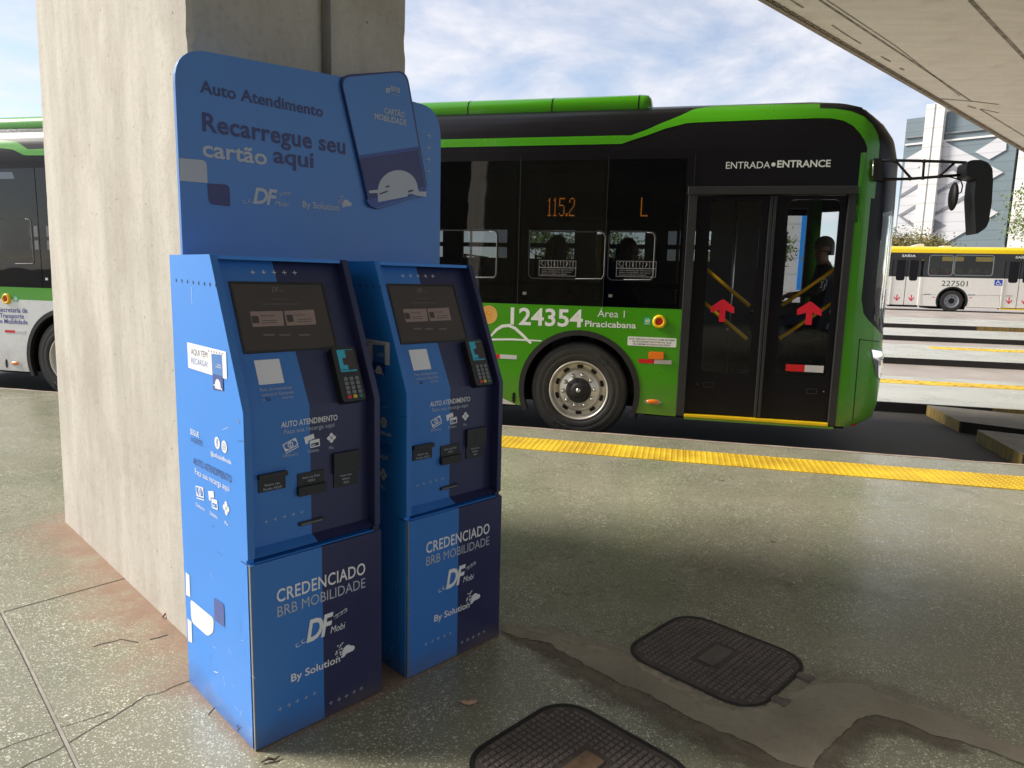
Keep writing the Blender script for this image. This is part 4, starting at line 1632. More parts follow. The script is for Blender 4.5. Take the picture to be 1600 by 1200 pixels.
# dome building emblem
arc = [(590.5 + 61.5 * k / 16, 300 - 13 - math.sin(math.pi * k / 16) * 34 + (-6.5 + 13 * k / 16) * 0.4 + 1) for k in range(17)]
arc = [(589.5, 300)] + [(621 + 31 * math.cos(math.pi * (1 - k / 20)), 296 - (k / 20 - 0.5) * 3 - 30 * math.sin(math.pi * k / 20)) for k in range(21)] + [(655, 301), (637, 303.5), (636, 307), (590, 316)]
mb.sheet(px_poly(CP, arc), CP.at, 0.0030, mi=3)
mb.sheet(px_poly(CP, [(575.5, 298), (593, 296), (607, 295), (600, 299.5), (592, 301.5), (576, 302)]), CP.at, 0.0033, mi=3)
mb.sheet(px_poly(CP, [(637, 301), (640, 299), (665.5, 299.5), (665, 307.5), (652, 306)]), CP.at, 0.0034, mi=3)
mb.sheet(px_poly(CP, [(601, 291.5), (607.5, 289.5), (608, 292), (602, 293.5)]), CP.at, 0.0040, mi=1)
mb.sheet(px_poly(CP, [(636.5, 298), (645, 296), (645, 299), (637, 301)]), CP.at, 0.0040, mi=1)
mb.sheet(px_poly(CP, [(592, 302), (604, 298), (606, 299.5), (592, 304.5)]), CP.at, 0.0040, mi=1)
px_text(mb, 'BRB', CP, (610, 144.5), (624.5, 143.5), 8, 0.01, 0, 0.0027, 4)
mb.sheet(px_poly(CP, [(602, 138), (608.5, 137.5), (609, 144), (602.5, 145)]), CP.at, 0.0027, mi=4)
mb.sheet(band(px_poly(CP, [(604, 139.5), (607.5, 143.5)]), 0.003), CP.at, 0.0030, mi=0)
px_text(mb, 'BANCO DE BRASÍLIA', CP, (603, 149), (624, 147), 1.6, 0, 0, 0.0027, 4)
px_text(mb, 'CARTÃO', CP, (600, 182.5), (631.5, 179), 9, 0.018, 0, 0.0027, 4)
px_text(mb, 'MOBILIDADE', CP, (585, 194.5), (634, 188), 9, 0.018, 0, 0.0027, 4)
mb.build('card_print', [M['k_mid'], M['k_ink'], M['k_royal'], M['k_grey'], M['k_grey']], card)
# board lettering
mb = MB()
px_text(mb, 'Auto Atendimento', P, (312.5, 147), (504.5, 180), 17.5, 0.022, d=0.0016, mi=1, spacing=1.03)
px_text(mb, 'Recarregue seu', P, (316.5, 206), (539.5, 239), 26, 0.022, d=0.0016, mi=1, spacing=1.05)
px_text(mb, 'cartão', P, (316.5, 247.5), (417, 254), 24, 0.020, d=0.0016, mi=0)
px_text(mb, 'aqui', P, (427, 254), (490, 262), 24, 0.020, d=0.0016, mi=1)
BM = [M['k_grey'], M['k_ink'], M['k_grey']]
mb.build('lettering', BM, root)
mb = MB()
mb.sheet(round_poly(px_poly(P, [(279.5, 247), (322.5, 250.5), (324, 286), (281, 282.5)]), [0, 0.02, 0, 0]), P.at, 0.0016, mi=2)
mb.sheet(round_poly(px_poly(P, [(324, 286.5), (358.5, 288.5), (359.5, 322.5), (326, 319)]), [0, 0.02, 0, 0.02]), P.at, 0.0016, mi=1)
mb.build('emblem', BM, root)
mb = MB()
logo_df(mb, P, (395, 318.5), (434, 319.5), 23.5, 0)
px_text(mb, 'By Solution', P, (472.5, 324.5), (530, 328.5), 9.5, 0.012, d=0.0016, mi=0)
a, b = P.px(538, 317)
logo_cloud(mb, P.at, a - 0.004, b, 0.042, 0)
mb.build('logo', M['k_grey'], root)
mb = MB()
for y in (212, 231, 249.5, 267.5):
    plus(mb, P, 669.5, y, 0.024, 0.003)
mb.build('plus_signs', M['k_grey'], root)
for x in (0.12, 0.40, 0.72, 1.0):
    mb = MB()
    mb.prism(rrect(x, x + 0.05, 1.604, 1.72, 0.004), lambda a, b_, d=0.0: Vector((a, SV + 0.022 + d, b_)), 0.0, 0.004)
    mb.box(x, x + 0.05, SV + 0.022, SV + 0.075, 1.604, 1.608)
    mb.build('bracket', M['k_edge'], root)


# ================================================================== the green city bus
M['b_green'] = material('bus_green', (0.060, 0.31, 0.004), 0.27, var=0.05, scale=0.8, coat=0.4, grime=(0.18, 0.62, 0.42, (0.14, 0.11, 0.05)))
M['b_black'] = material('bus_black', (0.008, 0.007, 0.010), 0.30, var=0.15, scale=1.0, coat=0.0, spec=0.22)
M['mirror_black'] = material('mirror_housing', (0.007, 0.007, 0.008), 0.55, var=0.1)
M['b_frame'] = material('door_frame_grey', (0.022, 0.022, 0.024), 0.45, var=0.1)
M['b_white'] = material('bus_white', (0.72, 0.73, 0.74), 0.28, var=0.03, coat=0.4, grime=(0.18, 0.6, 0.35, (0.30, 0.25, 0.19)))
M['b_rubber'] = material('rubber', (0.012, 0.011, 0.012), 0.62, var=0.25, scale=12, bump=0.15)
M['tyre'] = material('tyre_rubber', (0.016, 0.015, 0.015), 0.62, col2=(0.030, 0.028, 0.027), scale=5, bump=0.2, bscale=90)
M['rim'] = material('polished_rim', (0.66, 0.63, 0.57), 0.42, metal=0.6, var=0.08, scale=9)
M['chrome'] = material('nut_steel', (0.55, 0.53, 0.50), 0.3, metal=0.9)
M['under'] = material('underbody', (0.010, 0.010, 0.010), 0.9)
M['inside'] = material('bus_interior', (0.16, 0.155, 0.155), 0.7, var=0.1)
M['inside_floor'] = material('bus_floor', (0.05, 0.05, 0.055), 0.6)
M['seat'] = material('seat_cloth', (0.030, 0.036, 0.060), 0.85, var=0.25, scale=30)
M['seat_yellow'] = material('priority_yellow', (0.55, 0.28, 0.015), 0.5)
M['rail'] = material('rail_yellow', (0.95, 0.52, 0.01), 0.35, var=0.05)
M['red_print'] = material('arrow_red', (0.72, 0.012, 0.035), 0.4, var=0.03)
M['b_print'] = material('bus_lettering', (0.80, 0.82, 0.80), 0.45, var=0.02)
M['notice'] = material('notice_print', (0.30, 0.30, 0.31), 0.5)
M['led'] = material('led_amber', (0.9, 0.25, 0.02), 0.5, emit=(1.0, 0.33, 0.03), estr=0.95)
M['led_panel'] = material('led_panel', (0.020, 0.018, 0.018), 0.6)
M['amber'] = material('amber_lens', (0.85, 0.20, 0.01), 0.2, var=0.1, coat=0.5)
M['refl_red'] = material('reflector_red', (0.62, 0.015, 0.02), 0.3)
M['refl_white'] = material('reflector_white', (0.60, 0.60, 0.62), 0.3)
M['btn_yellow'] = material('button_yellow', (0.82, 0.52, 0.01), 0.35)
M['stk_green'] = material('sticker_green', (0.02, 0.36, 0.13), 0.4)
M['stk_yellow'] = material('sticker_yellow', (0.70, 0.42, 0.10), 0.5)
M['blue_text'] = material('lettering_blue', (0.05, 0.07, 0.33), 0.5)
M['glass_dark'] = glass('tinted_window', (0.10, 0.10, 0.11))
M['glass_mid'] = glass('sliding_window', (0.42, 0.44, 0.45))
M['glass_door'] = glass('door_glass', (0.90, 0.91, 0.91))
M['glass_clear'] = glass('windscreen_glass', (0.82, 0.86, 0.85))
M['lamp_dark'] = material('lamp_reflector', (0.16, 0.16, 0.16), 0.35, metal=0.5)
M['lens'] = glass('lamp_lens', (0.85, 0.86, 0.86))

bus = empty('city_bus', BF, 'long green and white city bus numbered 124354 parked at the platform', 'bus')
BS = Plane(BF, (0, 0, 0), (1, 0, 0), (0, 0, 1))
bp = BS.px
bat = BS.at
BW = 2.5
XR = -11.0


def bplane(y):
    return Plane(BF, (0, y, 0), (1, 0, 0), (0, 0, 1))


ZS, ZW = 0.20, 1.288        # skirt bottom, window sill
WX, WZ, WR = -1.032, 0.392, 0.522
WX2 = WX - 6.55
DX0, DX1 = -0.012, 1.515    # door opening with its frame
ARCH = 0.645


def arch(cx, r, zb, n=20):
    a0 = math.asin((WZ - zb) / r)
    return [(cx + r * math.cos(a), WZ + r * math.sin(a)) for a in [-a0 + (math.pi + 2 * a0) * k / n for k in range(n + 1)]]


# lower side: green front half, white tail, parted by a long curve
swo = [(-1.70, ZS), (-1.95, ZS + 0.10), (-2.4, ZS + 0.30), (-3.1, 0.66), (-4.0, 0.96), (-5.0, 1.10), (-6.2, 1.13), (XR, 1.13)]
green = [(XR, 1.13)] + swo[::-1][1:] + [(WX - math.sqrt(ARCH ** 2 - (WZ - ZS) ** 2) - 0.0, ZS)]
a1_ = arch(WX, ARCH, ZS)
green += a1_[::-1][1:] + [(DX0, ZS - 0.01), (DX0, ZW), (XR, ZW)]
mb = MB()
mb.prism(green, bat, -0.045, 0.0, mi=0)
white = swo[::-1]
a2_ = arch(WX2, ARCH, ZS)
white = [(XR, 1.13), (XR, ZS)] + [p for p in a2_[::-1]] + swo[:-1]
mb.prism(white, bat, -0.045, -0.0004, mi=1)
# front quarter ahead of the door comes with the nose; far side wall, tail, floor pan
mb.box(XR, 1.50, BW - 0.045, BW, ZS, ZW, 0)
mb.box(XR - 0.05, XR, 0.0, BW, ZS, 2.95, 0)
mb.build('body_side', [M['b_green'], M['b_white']], bus)
mb = MB()
mb.box(XR, WX2 - 0.72, 0.05, BW - 0.05, 0.17, 0.30)
mb.box(WX2 + 0.72, WX - 0.70, 0.05, BW - 0.05, 0.17, 0.30)
mb.box(WX + 0.70, 1.60, 0.05, BW - 0.05, 0.17, 0.30)
mb.box(WX - 0.70, WX + 0.70, 0.55, BW - 0.55, 0.17, 0.30)
mb.box(WX2 - 0.72, WX2 + 0.72, 0.65, BW - 0.65, 0.17, 0.30)
for cx in (WX, WX2):
    pr = [(cx + 0.70 * math.cos(R(a)), WZ + 0.70 * math.sin(R(a))) for a in range(-15, 196, 10)]
    l = [(x, 0.05, z) for x, z in pr] + [(x, 0.62, z) for x, z in pr]
    n_ = len(pr)
    mb.add(l, [(i, i + 1, n_ + i + 1, n_ + i) for i in range(n_ - 1)] + [tuple(range(n_, 2 * n_))])
mb.build('underbody', M['under'], bus)
# wheel arch lips
for cx in (WX, WX2):
    mb = MB()
    q = arch(cx, ARCH - 0.028, ZS - 0.05, 32)
    mb.prism(band(q, 0.055), bat, -0.05, 0.008)
    mb.build('wheel_arch', M['b_rubber'], bus, 0.004)

# roof side, roof and the nose: one skin -----------------------------------
PRF = [(0.0, 2.84), (0.004, 2.90), (0.014, 2.975), (0.038, 3.07), (0.07, 3.145), (0.12, 3.215), (0.20, 3.275), (0.34, 3.325), (0.6, 3.35), (1.25, 3.365)]


def prof_y(z):
    for (a, b) in zip(PRF[:-1], PRF[1:]):
        if a[1] <= z <= b[1]:
            return a[0] + (b[0] - a[0]) * (z - a[1]) / (b[1] - a[1])
    return 0.0 if z < PRF[0][1] else PRF[-1][0]


def za_of(y, z):
    return CAMZ + (z - CAMZ) * BD / (BD + y)


# table: seen height on the side plane -> height on the skin
_tab = [(za_of(prof_y(2.84 + 0.005 * i), 2.84 + 0.005 * i), 2.84 + 0.005 * i) for i in range(105)]


def skin(x, za, lift=0.004):
    """point on the upper side skin for a height drawn on the side elevation"""
    if za <= 2.84:
        return Vector((x, -lift, za))
    z = _tab[-1][1]
    for (a, b) in zip(_tab[:-1], _tab[1:]):
        if a[0] <= za <= b[0]:
            z = a[1] + (b[1] - a[1]) * (za - a[0]) / max(1e-9, b[0] - a[0])
            break
    y = prof_y(z)
    dz = 0.01
    t = Vector((0, prof_y(z + dz) - prof_y(z - dz), 2 * dz)).normalized()
    n = Vector((0, -t.z, t.y))
    return Vector((x, y, z)) + n * lift


XN = 1.02                      # where the nose starts to bend down
NR = 0.45                      # corner radius of the front in plan
XF = 1.965


def nose_x(z):
    """reach of the front face at height z (centre line)"""
    pts = [(0.20, 1.80), (0.26, 1.93), (0.40, 1.965), (0.62, 1.975), (0.88, 1.985), (0.94, 1.965), (1.2, 1.955), (1.85, 1.955), (2.35, 1.945), (2.72, 1.935), (2.94, 1.88), (3.08, 1.78), (3.18, 1.64), (3.26, 1.44), (3.31, 1.22), (3.345, XN), (3.37, XN - 0.3)]
    if z <= pts[0][0]:
        return pts[0][1]
    for (a, b) in zip(pts[:-1], pts[1:]):
        if a[0] <= z <= b[0]:
            t = (z - a[0]) / (b[0] - a[0])
            return a[1] + (b[1] - a[1]) * t
    return pts[-1][1]


def nose_pt(u, z, lift=0.0):
    """u: 0 side of the near corner .. 1 nose centre .. 2 far corner side. plan corner is a quarter ellipse, side inset follows the roof roll"""
    far = u > 1
    if far:
        u = 2 - u
    y0 = prof_y(z)
    xe = nose_x(z)
    xs = min(DX1, xe - 0.05)
    r = min(NR, xe - xs)
    if u < 0.5:
        th = u / 0.5 * math.pi / 2
        x = xs + (xe - xs) * math.sin(th)
        y = y0 + NR * (1 - math.cos(th))
        nx, ny = math.sin(th) / max(0.05, (xe - xs)), -math.cos(th) / NR
        l = math.hypot(nx, ny)
        x += lift * nx / l
        y += lift * ny / l
    else:
        t = (u - 0.5) / 0.5
        y = y0 + NR + (BW / 2 - y0 - NR) * t
        x = xe + 0.05 * (1 - (1 - t) ** 2) + lift
    if far:
        y = BW - y
    return Vector((x, y, z))


# long upper side and roof
mb = MB()
full = [(p[0], p[1]) for p in PRF] + [(BW - p[0], p[1]) for p in PRF[::-1][1:]]
dense = []
for a, b in zip(full[:-1], full[1:]):
    for k in range(3):
        dense.append((a[0] + (b[0] - a[0]) * k / 3, a[1] + (b[1] - a[1]) * k / 3))
dense.append(full[-1])
xs_ = [XR, -8, -5, -3, -2, -1, 0, 0.5, XN]
vs = [(x, y, z) for x in xs_ for (y, z) in dense]
n_ = len(dense)
fs = [(i * n_ + k, (i + 1) * n_ + k, (i + 1) * n_ + k + 1, i * n_ + k + 1) for i in range(len(xs_) - 1) for k in range(n_ - 1)]
mb.add(vs, fs, 0, True)
# over the door: flat side up to the roll, then roof narrowing to the nose contour
nzs = [2.50, 2.6, 2.7, 2.78] + [2.84 + 0.0105 * k for k in range(51)]
cols = 14


def fore_side(s, t):
    z = 2.44 + (3.365 - 2.44) * t
    xe = min(DX1, nose_x(z) - 0.05) if z < 3.345 else XN
    x = XN + (max(XN, xe) - XN) * s
    return Vector((x, prof_y(z), z))


for far in (False, True):
    g = MB()
    g.grid(fore_side, 10, 90)
    if far:
        g.v = [(p[0], BW - p[1], p[2]) for p in g.v]
    mb.add(g.v, g.f if not far else [f[::-1] for f in g.f], 0, True)
# top of the nose between the two rolls
def nose_top(s, t):
    u = 0.5 + s
    z = 2.86 + (3.365 - 2.86) * t
    return nose_pt(u, z)


mb.build('roof_skin', M['b_black'], bus)

# nose: lower green, dark mask, glass ------------------------------------
TH_G, TH_W = 0.5 * 17 / 90, 0.5 * 36 / 90


def mask_z(u):
    """lower edge of the dark mask round the windscreen"""
    uu = min(u, 2 - u)
    th = min(90, uu / 0.5 * 90)
    if u > 1:
        th = max(th, 28)
    pts = [(0, 2.6), (16, 1.62), (17, 1.44), (20, 1.32), (28, 1.25), (45, 1.16), (70, 1.07), (90, 1.04)]
    for a, b in zip(pts[:-1], pts[1:]):
        if a[0] <= th <= b[0]:
            return a[1] + (b[1] - a[1]) * (th - a[0]) / (b[0] - a[0])
    return 1.04


US = [0.0, 0.02, 0.04, 0.06, 0.08, TH_G, 0.12, 0.14, 0.17, TH_W, 0.23, 0.26, 0.3, 0.34, 0.38, 0.42, 0.46, 0.5, 0.55, 0.6, 0.7, 0.8, 0.9, 1.0]
US = US + [2 - u for u in US[::-1][1:]]
NL, NM, NT = 26, 22, 26
GT = 2.30
mb = MB()
mg = MB()
rows = []
for u in US:
    zm = min(mask_z(u), 2.45)
    zl = [0.20 + (zm - 0.20) * k / NL for k in range(NL + 1)]
    gb, gt = zm + 0.05, (GT if u <= 1 else 2.48) - (0.10 if u <= 1 else 0.0) * max(0, 1 - min(u, 2 - u) / 0.4)
    if gb > gt - 0.05:
        gb = gt - 0.05
    zg = [gb + (gt - gb) * k / NM for k in range(NM + 1)]
    zt = [gt + (3.365 - gt) * k / NT for k in range(1, NT + 1)]
    rows.append(zl + zg + zt)
nr = len(rows[0])
b0 = 0
vv = []
for u, zz in zip(US, rows):
    for z in zz:
        vv.append(nose_pt(u, z))
for i in range(len(US) - 1):
    for j in range(nr - 1):
        f = (i * nr + j, (i + 1) * nr + j, (i + 1) * nr + j + 1, i * nr + j + 1)
        um = (US[i] + US[i + 1]) / 2
        far_ = um > 1
        um = min(um, 2 - um)
        in_g = NL + 1 <= j < NL + 1 + NM and um > (TH_G if far_ else TH_W)
        if in_g:
            mg.f.append(f)
            mg.m.append(0)
            mg.s.append(True)
        else:
            gr = j < NL or um < TH_G
            if um < TH_G and vv[f[0]].z > 2.75:
                gr = False
            mb.f.append(f)
            mb.m.append(0 if gr else 1)
            mb.s.append(True)
mb.v = [tuple(v) for v in vv]
mg.v = [tuple(v) for v in vv]
nose = mb.build('front_fascia', [M['b_green'], M['b_black']], bus)
mg.build('windscreen', M['glass_clear'], bus)
# underside lip of the bumper
mb = MB()
mb.sheet([tuple(nose_pt(u, 0.2).to_2d()) for u in US] , lambda a, b, d=0.0: Vector((a, b, 0.2 + d)))
mb.build('bumper_base', M['under'], nose)
# dark panel filling above the door
mb = MB()
mb.prism([(DX0, 2.478), (DX1, 2.455), (DX1, 2.86), (DX0, 2.86)], bat, -0.04, -0.001)
mb.prism([(XR, 2.76), (DX0, 2.76), (DX0, 2.86), (XR, 2.86)], bat, -0.04, -0.001)
mb.box(XR, 1.2, BW - 0.04, BW - 0.001, 2.35, 2.86)
mb.box(1.2, 1.5, BW - 0.04, BW - 0.001, 2.52, 2.86)
mb.build('cantrail', M['b_black'], bus)


# green stripe: long low stripe, rising ahead, running along the roof and down the corner
def drawn_pt(x, za, lift):
    """a paint mark drawn on the side elevation, laid on roof skin or nose"""
    if za <= 2.84 and x <= DX1:
        return Vector((x, -lift, za))
    if x > XN:
        def place(z):
            y0 = prof_y(z)
            lim = max(XN, min(DX1, nose_x(z) - 0.05))
            if lim * BD / (BD + y0) >= x:
                return Vector((x * (BD + y0) / BD, y0, z))
            lo, hi = 0.0, 0.46
            for _ in range(16):
                m_ = (lo + hi) / 2
                p = nose_pt(m_, z)
                if p.x * BD / (BD + p.y) < x:
                    lo = m_
                else:
                    hi = m_
            return nose_pt(lo, z)
        lo, hi = za - 0.02, min(za + 0.16, 3.36)
        for _ in range(16):
            m_ = (lo + hi) / 2
            p = place(m_)
            if za_of(p.y, p.z) < za:
                lo = m_
            else:
                hi = m_
        best = place(lo)
        e = 0.012
        c = (place(min(lo + e, 3.36)) - place(lo - e))
        ux = Vector((1, 0, 0))
        if best.x > DX1 + 0.01:
            x0_ = x
            x = x0_ + e
            pa = place(lo)
            x = x0_ - e
            pb = place(lo)
            x = x0_
            ux = (pa - pb).normalized()
        n = ux.cross(c).normalized()
        if n.y > 0:
            n = -n
        return best + n * lift
    return skin(x, za, lift)


def dress(name, top, bot, m, lift, nu, nv=5):
    """ribbon between two drawn edges"""
    def along(l, t):
        d = [0.0]
        for a, b in zip(l[:-1], l[1:]):
            d.append(d[-1] + math.hypot(b[0] - a[0], b[1] - a[1]))
        s = t * d[-1]
        for i in range(len(l) - 1):
            if s <= d[i + 1] + 1e-9:
                k = (s - d[i]) / max(1e-9, d[i + 1] - d[i])
                return (l[i][0] + (l[i + 1][0] - l[i][0]) * k, l[i][1] + (l[i + 1][1] - l[i][1]) * k)
        return l[-1]
    g = MB()

    def fn(s, t):
        a, b = along(top, s), along(bot, s)
        return drawn_pt(b[0] + (a[0] - b[0]) * t, b[1] + (a[1] - b[1]) * t, lift)
    g.grid(fn, nu, nv)
    return g.build(name, m, bus)


zst0, zst1 = bp(690, 232.5)[1], bp(690, 219)[1]
zst0, zst1 = 2.905, 2.985
xk = bp(971, 222)[0]
xq_ = bp(71, 242)[0]
dress('green_stripe', [(xq_, zst1), (xk, zst1)], [(xq_, zst0), (xk, zst0)], M['b_green'], 0.004, 24)
dress('green_stripe', [(XR, zst1 + 0.27), (XR + 1.6, zst1 + 0.26), bp(0, 220), bp(23, 222), bp(42, 233.5), (xq_, zst1)], [(XR, zst0 + 0.20), (XR + 1.6, zst0 + 0.19), bp(0, 232), bp(19, 234), bp(38, 243), (xq_, zst0)], M['b_green'], 0.004, 60)
TOPS = [bp(1066, 178), bp(1090, 172.5), bp(1150, 168.0), bp(1215, 163.5), bp(1281, 160.5)]
t1 = [(xk, zst1), bp(985, 212), bp(1010, 203), bp(1035, 192), bp(1062, 181.5)]
b1_ = [(xk, zst0), bp(985, 220), bp(1010, 212), bp(1040, 201), bp(1072, 193)]
dress('green_stripe', t1, b1_, M['b_green'], 0.004, 30)
t2_ = [t1[-1]] + [(bp(x, 165)[0], za_of(prof_y(zz), zz)) for x, zz in ((1085, 3.25), (1120, 3.30), (1200, 3.335), (1281, 3.34))]
b2_ = [b1_[-1], bp(1085, 192), bp(1120, 190.5), bp(1200, 187.5), bp(1281, 185)]
dress('green_stripe', t2_, b2_, M['b_green'], 0.005, 40, 8)
t3_ = [bp(1281, 170), bp(1305, 170.5), bp(1330, 174.5), bp(1350, 182.5), bp(1363, 195), bp(1371, 210), bp(1374, 225), bp(1371, 262), bp(1366, 310)]
b3_ = [bp(1281, 185), bp(1300, 185.5), bp(1318, 189), bp(1333, 197), bp(1343, 208), bp(1351, 220), bp(1355, 232), bp(1352, 262), bp(1344, 310)]
dress('green_stripe', t3_, b3_, M['b_green'], 0.005, 60, 6)

# roof pod
mb = MB()
pp = [(0.28, 3.20), (0.24, 3.27), (0.235, 3.36), (0.27, 3.42), (0.36, 3.455), (0.6, 3.475), (1.25, 3.485)]
pp = pp + [(BW - y, z) for (y, z) in pp[::-1][1:]]
xe_ = bp(1013, 170)[0] + 0.02
st = [(XR, 1.0), (xe_ - 0.10, 1.0), (xe_ - 0.045, 0.97), (xe_ - 0.015, 0.85), (xe_, 0.55), (xe_, 0.0)]
vs = []
for (x, k) in st:
    for (y, z) in pp:
        vs.append((x, 1.25 + (y - 1.25) * (0.88 + 0.12 * k), 3.2 + (z - 3.2) * k))
n_ = len(pp)
mb.add(vs, [(i * n_ + k, (i + 1) * n_ + k, (i + 1) * n_ + k + 1, i * n_ + k + 1) for i in range(len(st) - 1) for k in range(n_ - 1)], 0, True)
pod = mb.build('roof_pod', M['b_green'], bus)
for px_ in (731, 862, 997):
    x = bplane(0.24).px(px_, 180)[0]
    mb = MB()
    l = [(y * 1.0, z + 0.001) for (y, z) in pp]
    mb.add([(x - 0.006, y - 0.002, z) for (y, z) in l] + [(x + 0.006, y - 0.002, z) for (y, z) in l], [(k, n_ + k, n_ + k + 1, k + 1) for k in range(n_ - 1)])
    mb.build('pod_seam', M['b_black'], pod)

# side windows -----------------------------------------------------------
ZT = 2.775
sep = [bp(x, 330)[0] for x in (812, 948)]
panes = [(-0.17 - 10.9, -9.35), (-9.34, -7.9), (-7.89, -6.35), (-6.34, -4.9), (-4.89, -3.4), (-3.39, sep[0] - 0.006), (sep[0] + 0.006, sep[1] - 0.006), (sep[1] + 0.006, DX0 - 0.02)]
sl_open = {6: rrect(bp(826, 420)[0], bp(945, 420)[0], bp(885, 436)[1], bp(885, 362)[1], 0.05, 4),
           7: rrect(bp(949.5, 420)[0], bp(1022, 420)[0], bp(985, 438)[1], bp(985, 362)[1], 0.05, 4),
           1: rrect(-8.1 - 0.30, -7.93, 1.55, 2.18, 0.05, 4),
           5: rrect(-2.9, -1.95, 1.55, 2.05, 0.05, 4)}
for i, (a, c) in enumerate(panes):
    mb = MB()
    holes = [sl_open[i]] if i in sl_open else []
    if i == 1:
        holes = [rrect(a + 0.55, c - 0.10, 1.58, 2.15, 0.05, 4)]
    if i == 0:
        holes = []
    mb.sheet([(a, ZW + 0.006), (c, ZW + 0.006), (c, ZT), (a, ZT)], bat, -0.002, holes)
    w = mb.build('window', M['glass_dark'], bus)
    if holes:
        mb = MB().sheet(holes[0], bat, -0.012)
        mb.build('pane', M['glass_mid'], w)
        mb = MB()
        h = holes[0]
        mb.prism(band(h + [h[0]], 0.012), bat, -0.02, 0.001)
        mb.build('sliding_frame', M['b_frame'], w)
        mb = MB()
        x0_, x1_ = min(p[0] for p in h), max(p[0] for p in h)
        z0_, z1_ = min(p[1] for p in h), max(p[1] for p in h)
        mb.tube([(x1_ - 0.09, -0.001, z1_ - 0.006), (x1_ - 0.03, -0.001, z1_ - 0.012), (x1_ - 0.008, -0.001, z1_ - 0.05), (x1_ - 0.008, -0.001, z0_ + 0.05), (x1_ - 0.03, -0.001, z0_ + 0.012), (x1_ - 0.3, -0.001, z0_ + 0.006)], 0.0032, 6)
        mb.build('bright_seal', M['notice'], w)
    mb = MB()
    mb.prism(rrect(a + 0.05, a + 0.09, ZW + 0.10, ZW + 0.13, 0.006, 2), bat, -0.004, 0.008)
    mb.build('latch', M['chrome'], w, 0.002)
# posts behind the glass joints, sill rail and mid rail
for i, (a, c) in enumerate(panes):
    mb = MB().box(c - 0.035, c + 0.045, 0.018, 0.07, ZW, ZT)
    mb.build('window_post', M['b_black'], bus)
mb = MB()
mb.box(XR, DX0, 0.018, 0.06, ZW - 0.01, ZW + 0.055)
mb.box(XR, DX0, 0.018, 0.06, ZT - 0.05, ZT + 0.03)
for i in (1, 5, 6, 7):
    a, c = panes[i]
    h = sl_open[i] if i != 1 else rrect(a + 0.55, c - 0.10, 1.58, 2.15, 0.05, 4)
    z0_ = min(p[1] for p in h)
    mb.box(a, c, 0.018, 0.04, z0_ - 0.075, z0_ - 0.03)
mb.box(DX0 - 0.03, DX0, 0.0, 0.06, ZW, 2.79)
mb.build('window_rail', M['b_black'], bus)
# thin bright joints between panes
mb = MB()
for x in [sep[0], sep[1], bp(1087, 245)[0]]:
    z0_ = ZW if x < -0.2 else 2.50
    mb.box(x - 0.003, x + 0.003, -0.0035, -0.0005, z0_, 2.80)
mb.build('pane_joint', M['b_frame'], bus)

# destination display behind the glass
LP = bplane(0.03)
x0_, x1_ = LP.px(846, 320)[0], LP.px(1020, 320)[0]
z0_, z1_ = LP.px(930, 346)[1], LP.px(930, 300)[1]
mb = MB().prism([(x0_, z0_), (x1_, z0_), (x1_, z1_), (x0_, z1_)], LP.at, -0.06, 0.0)
disp = mb.build('destination_sign', M['led_panel'], bus)
FONT9 = {
    '1': ["0100", "1100", "0100", "0100", "0100", "0100", "0100", "0100", "0100", "0100", "1110"],
    '5': ["11111", "10000", "10000", "10000", "11110", "00001", "00001", "00001", "00001", "10001", "01110"],
    '.': ["00", "00", "00", "00", "00", "00", "00", "00", "00", "11", "11"],
    '2': ["01110", "10001", "10001", "00001", "00001", "00010", "00100", "01000", "10000", "10000", "11111"],
    'L': ["10000", "10000", "10000", "10000", "10000", "10000", "10000", "10000", "10000", "10000", "11111"]}
mb = MB()
ps = (LP.px(870, 309)[1] - LP.px(870, 338)[1]) / 11


def dots(s, xa, xb):
    n = sum(len(FONT9[c][0]) + 1 for c in s) - 1
    sx = (xb - xa) / n
    cur = 0
    zb_ = LP.px(870, 338)[1]
    for c in s:
        g = FONT9[c]
        for r_, row in enumerate(g):
            for k, v in enumerate(row):
                if v == '1':
                    x = xa + (cur + k + 0.5) * sx
                    z = zb_ + (10 - r_ + 0.5) * ps
                    mb.sheet(rrect(x - sx * 0.42, x + sx * 0.42, z - ps * 0.40, z + ps * 0.40, 0.004, 2), LP.at, 0.002)
        cur += len(g[0]) + 1


dots('115.2', LP.px(856, 325)[0], LP.px(898, 325)[0])
dots('L', LP.px(1001, 325)[0], LP.px(1012.5, 325)[0])
mb.build('led_digits', M['led'], disp)

# door: frame, two leaves with glass, rails, arrows ------------------------
mb = MB()
xl0, xl1 = DX0, DX0 + 0.085
xr0, xr1 = DX1 - 0.07, DX1
zd0, zd1 = 0.225, 2.475
xm0, xm1 = bp(1190, 450)[0], bp(1205, 450)[0]
mb.box(xl0, xl1, -0.012, 0.10, ZS - 0.0, zd1 - 0.05)
mb.box(xr0, xr1, -0.006, 0.10, ZS - 0.0, zd1 - 0.05)
mb.box(xl0 - 0.01, xr1 + 0.005, -0.022, 0.12, zd1 - 0.065, zd1 + 0.012)
dframe = mb.build('door_frame', M['b_frame'], bus, 0.006)
mb = MB()
mb.box(xl1, xr0, -0.02, 0.3, ZS - 0.005, zd0, 0)
mb.build('step_edge', M['btn_yellow'], bus, 0.004)
mb = MB().box(xl1, xr0 + 0.05, -0.018, 0.05, ZS - 0.028, ZS - 0.006)
mb.build('green_sill', M['b_green'], bus)
mid = (bp(1193, 400)[0] + bp(1212, 400)[0]) / 2
DPL = bplane(0.048)
leaf_spans = [(xl1 + 0.004, mid - 0.006), (mid + 0.006, xr0 - 0.004)]
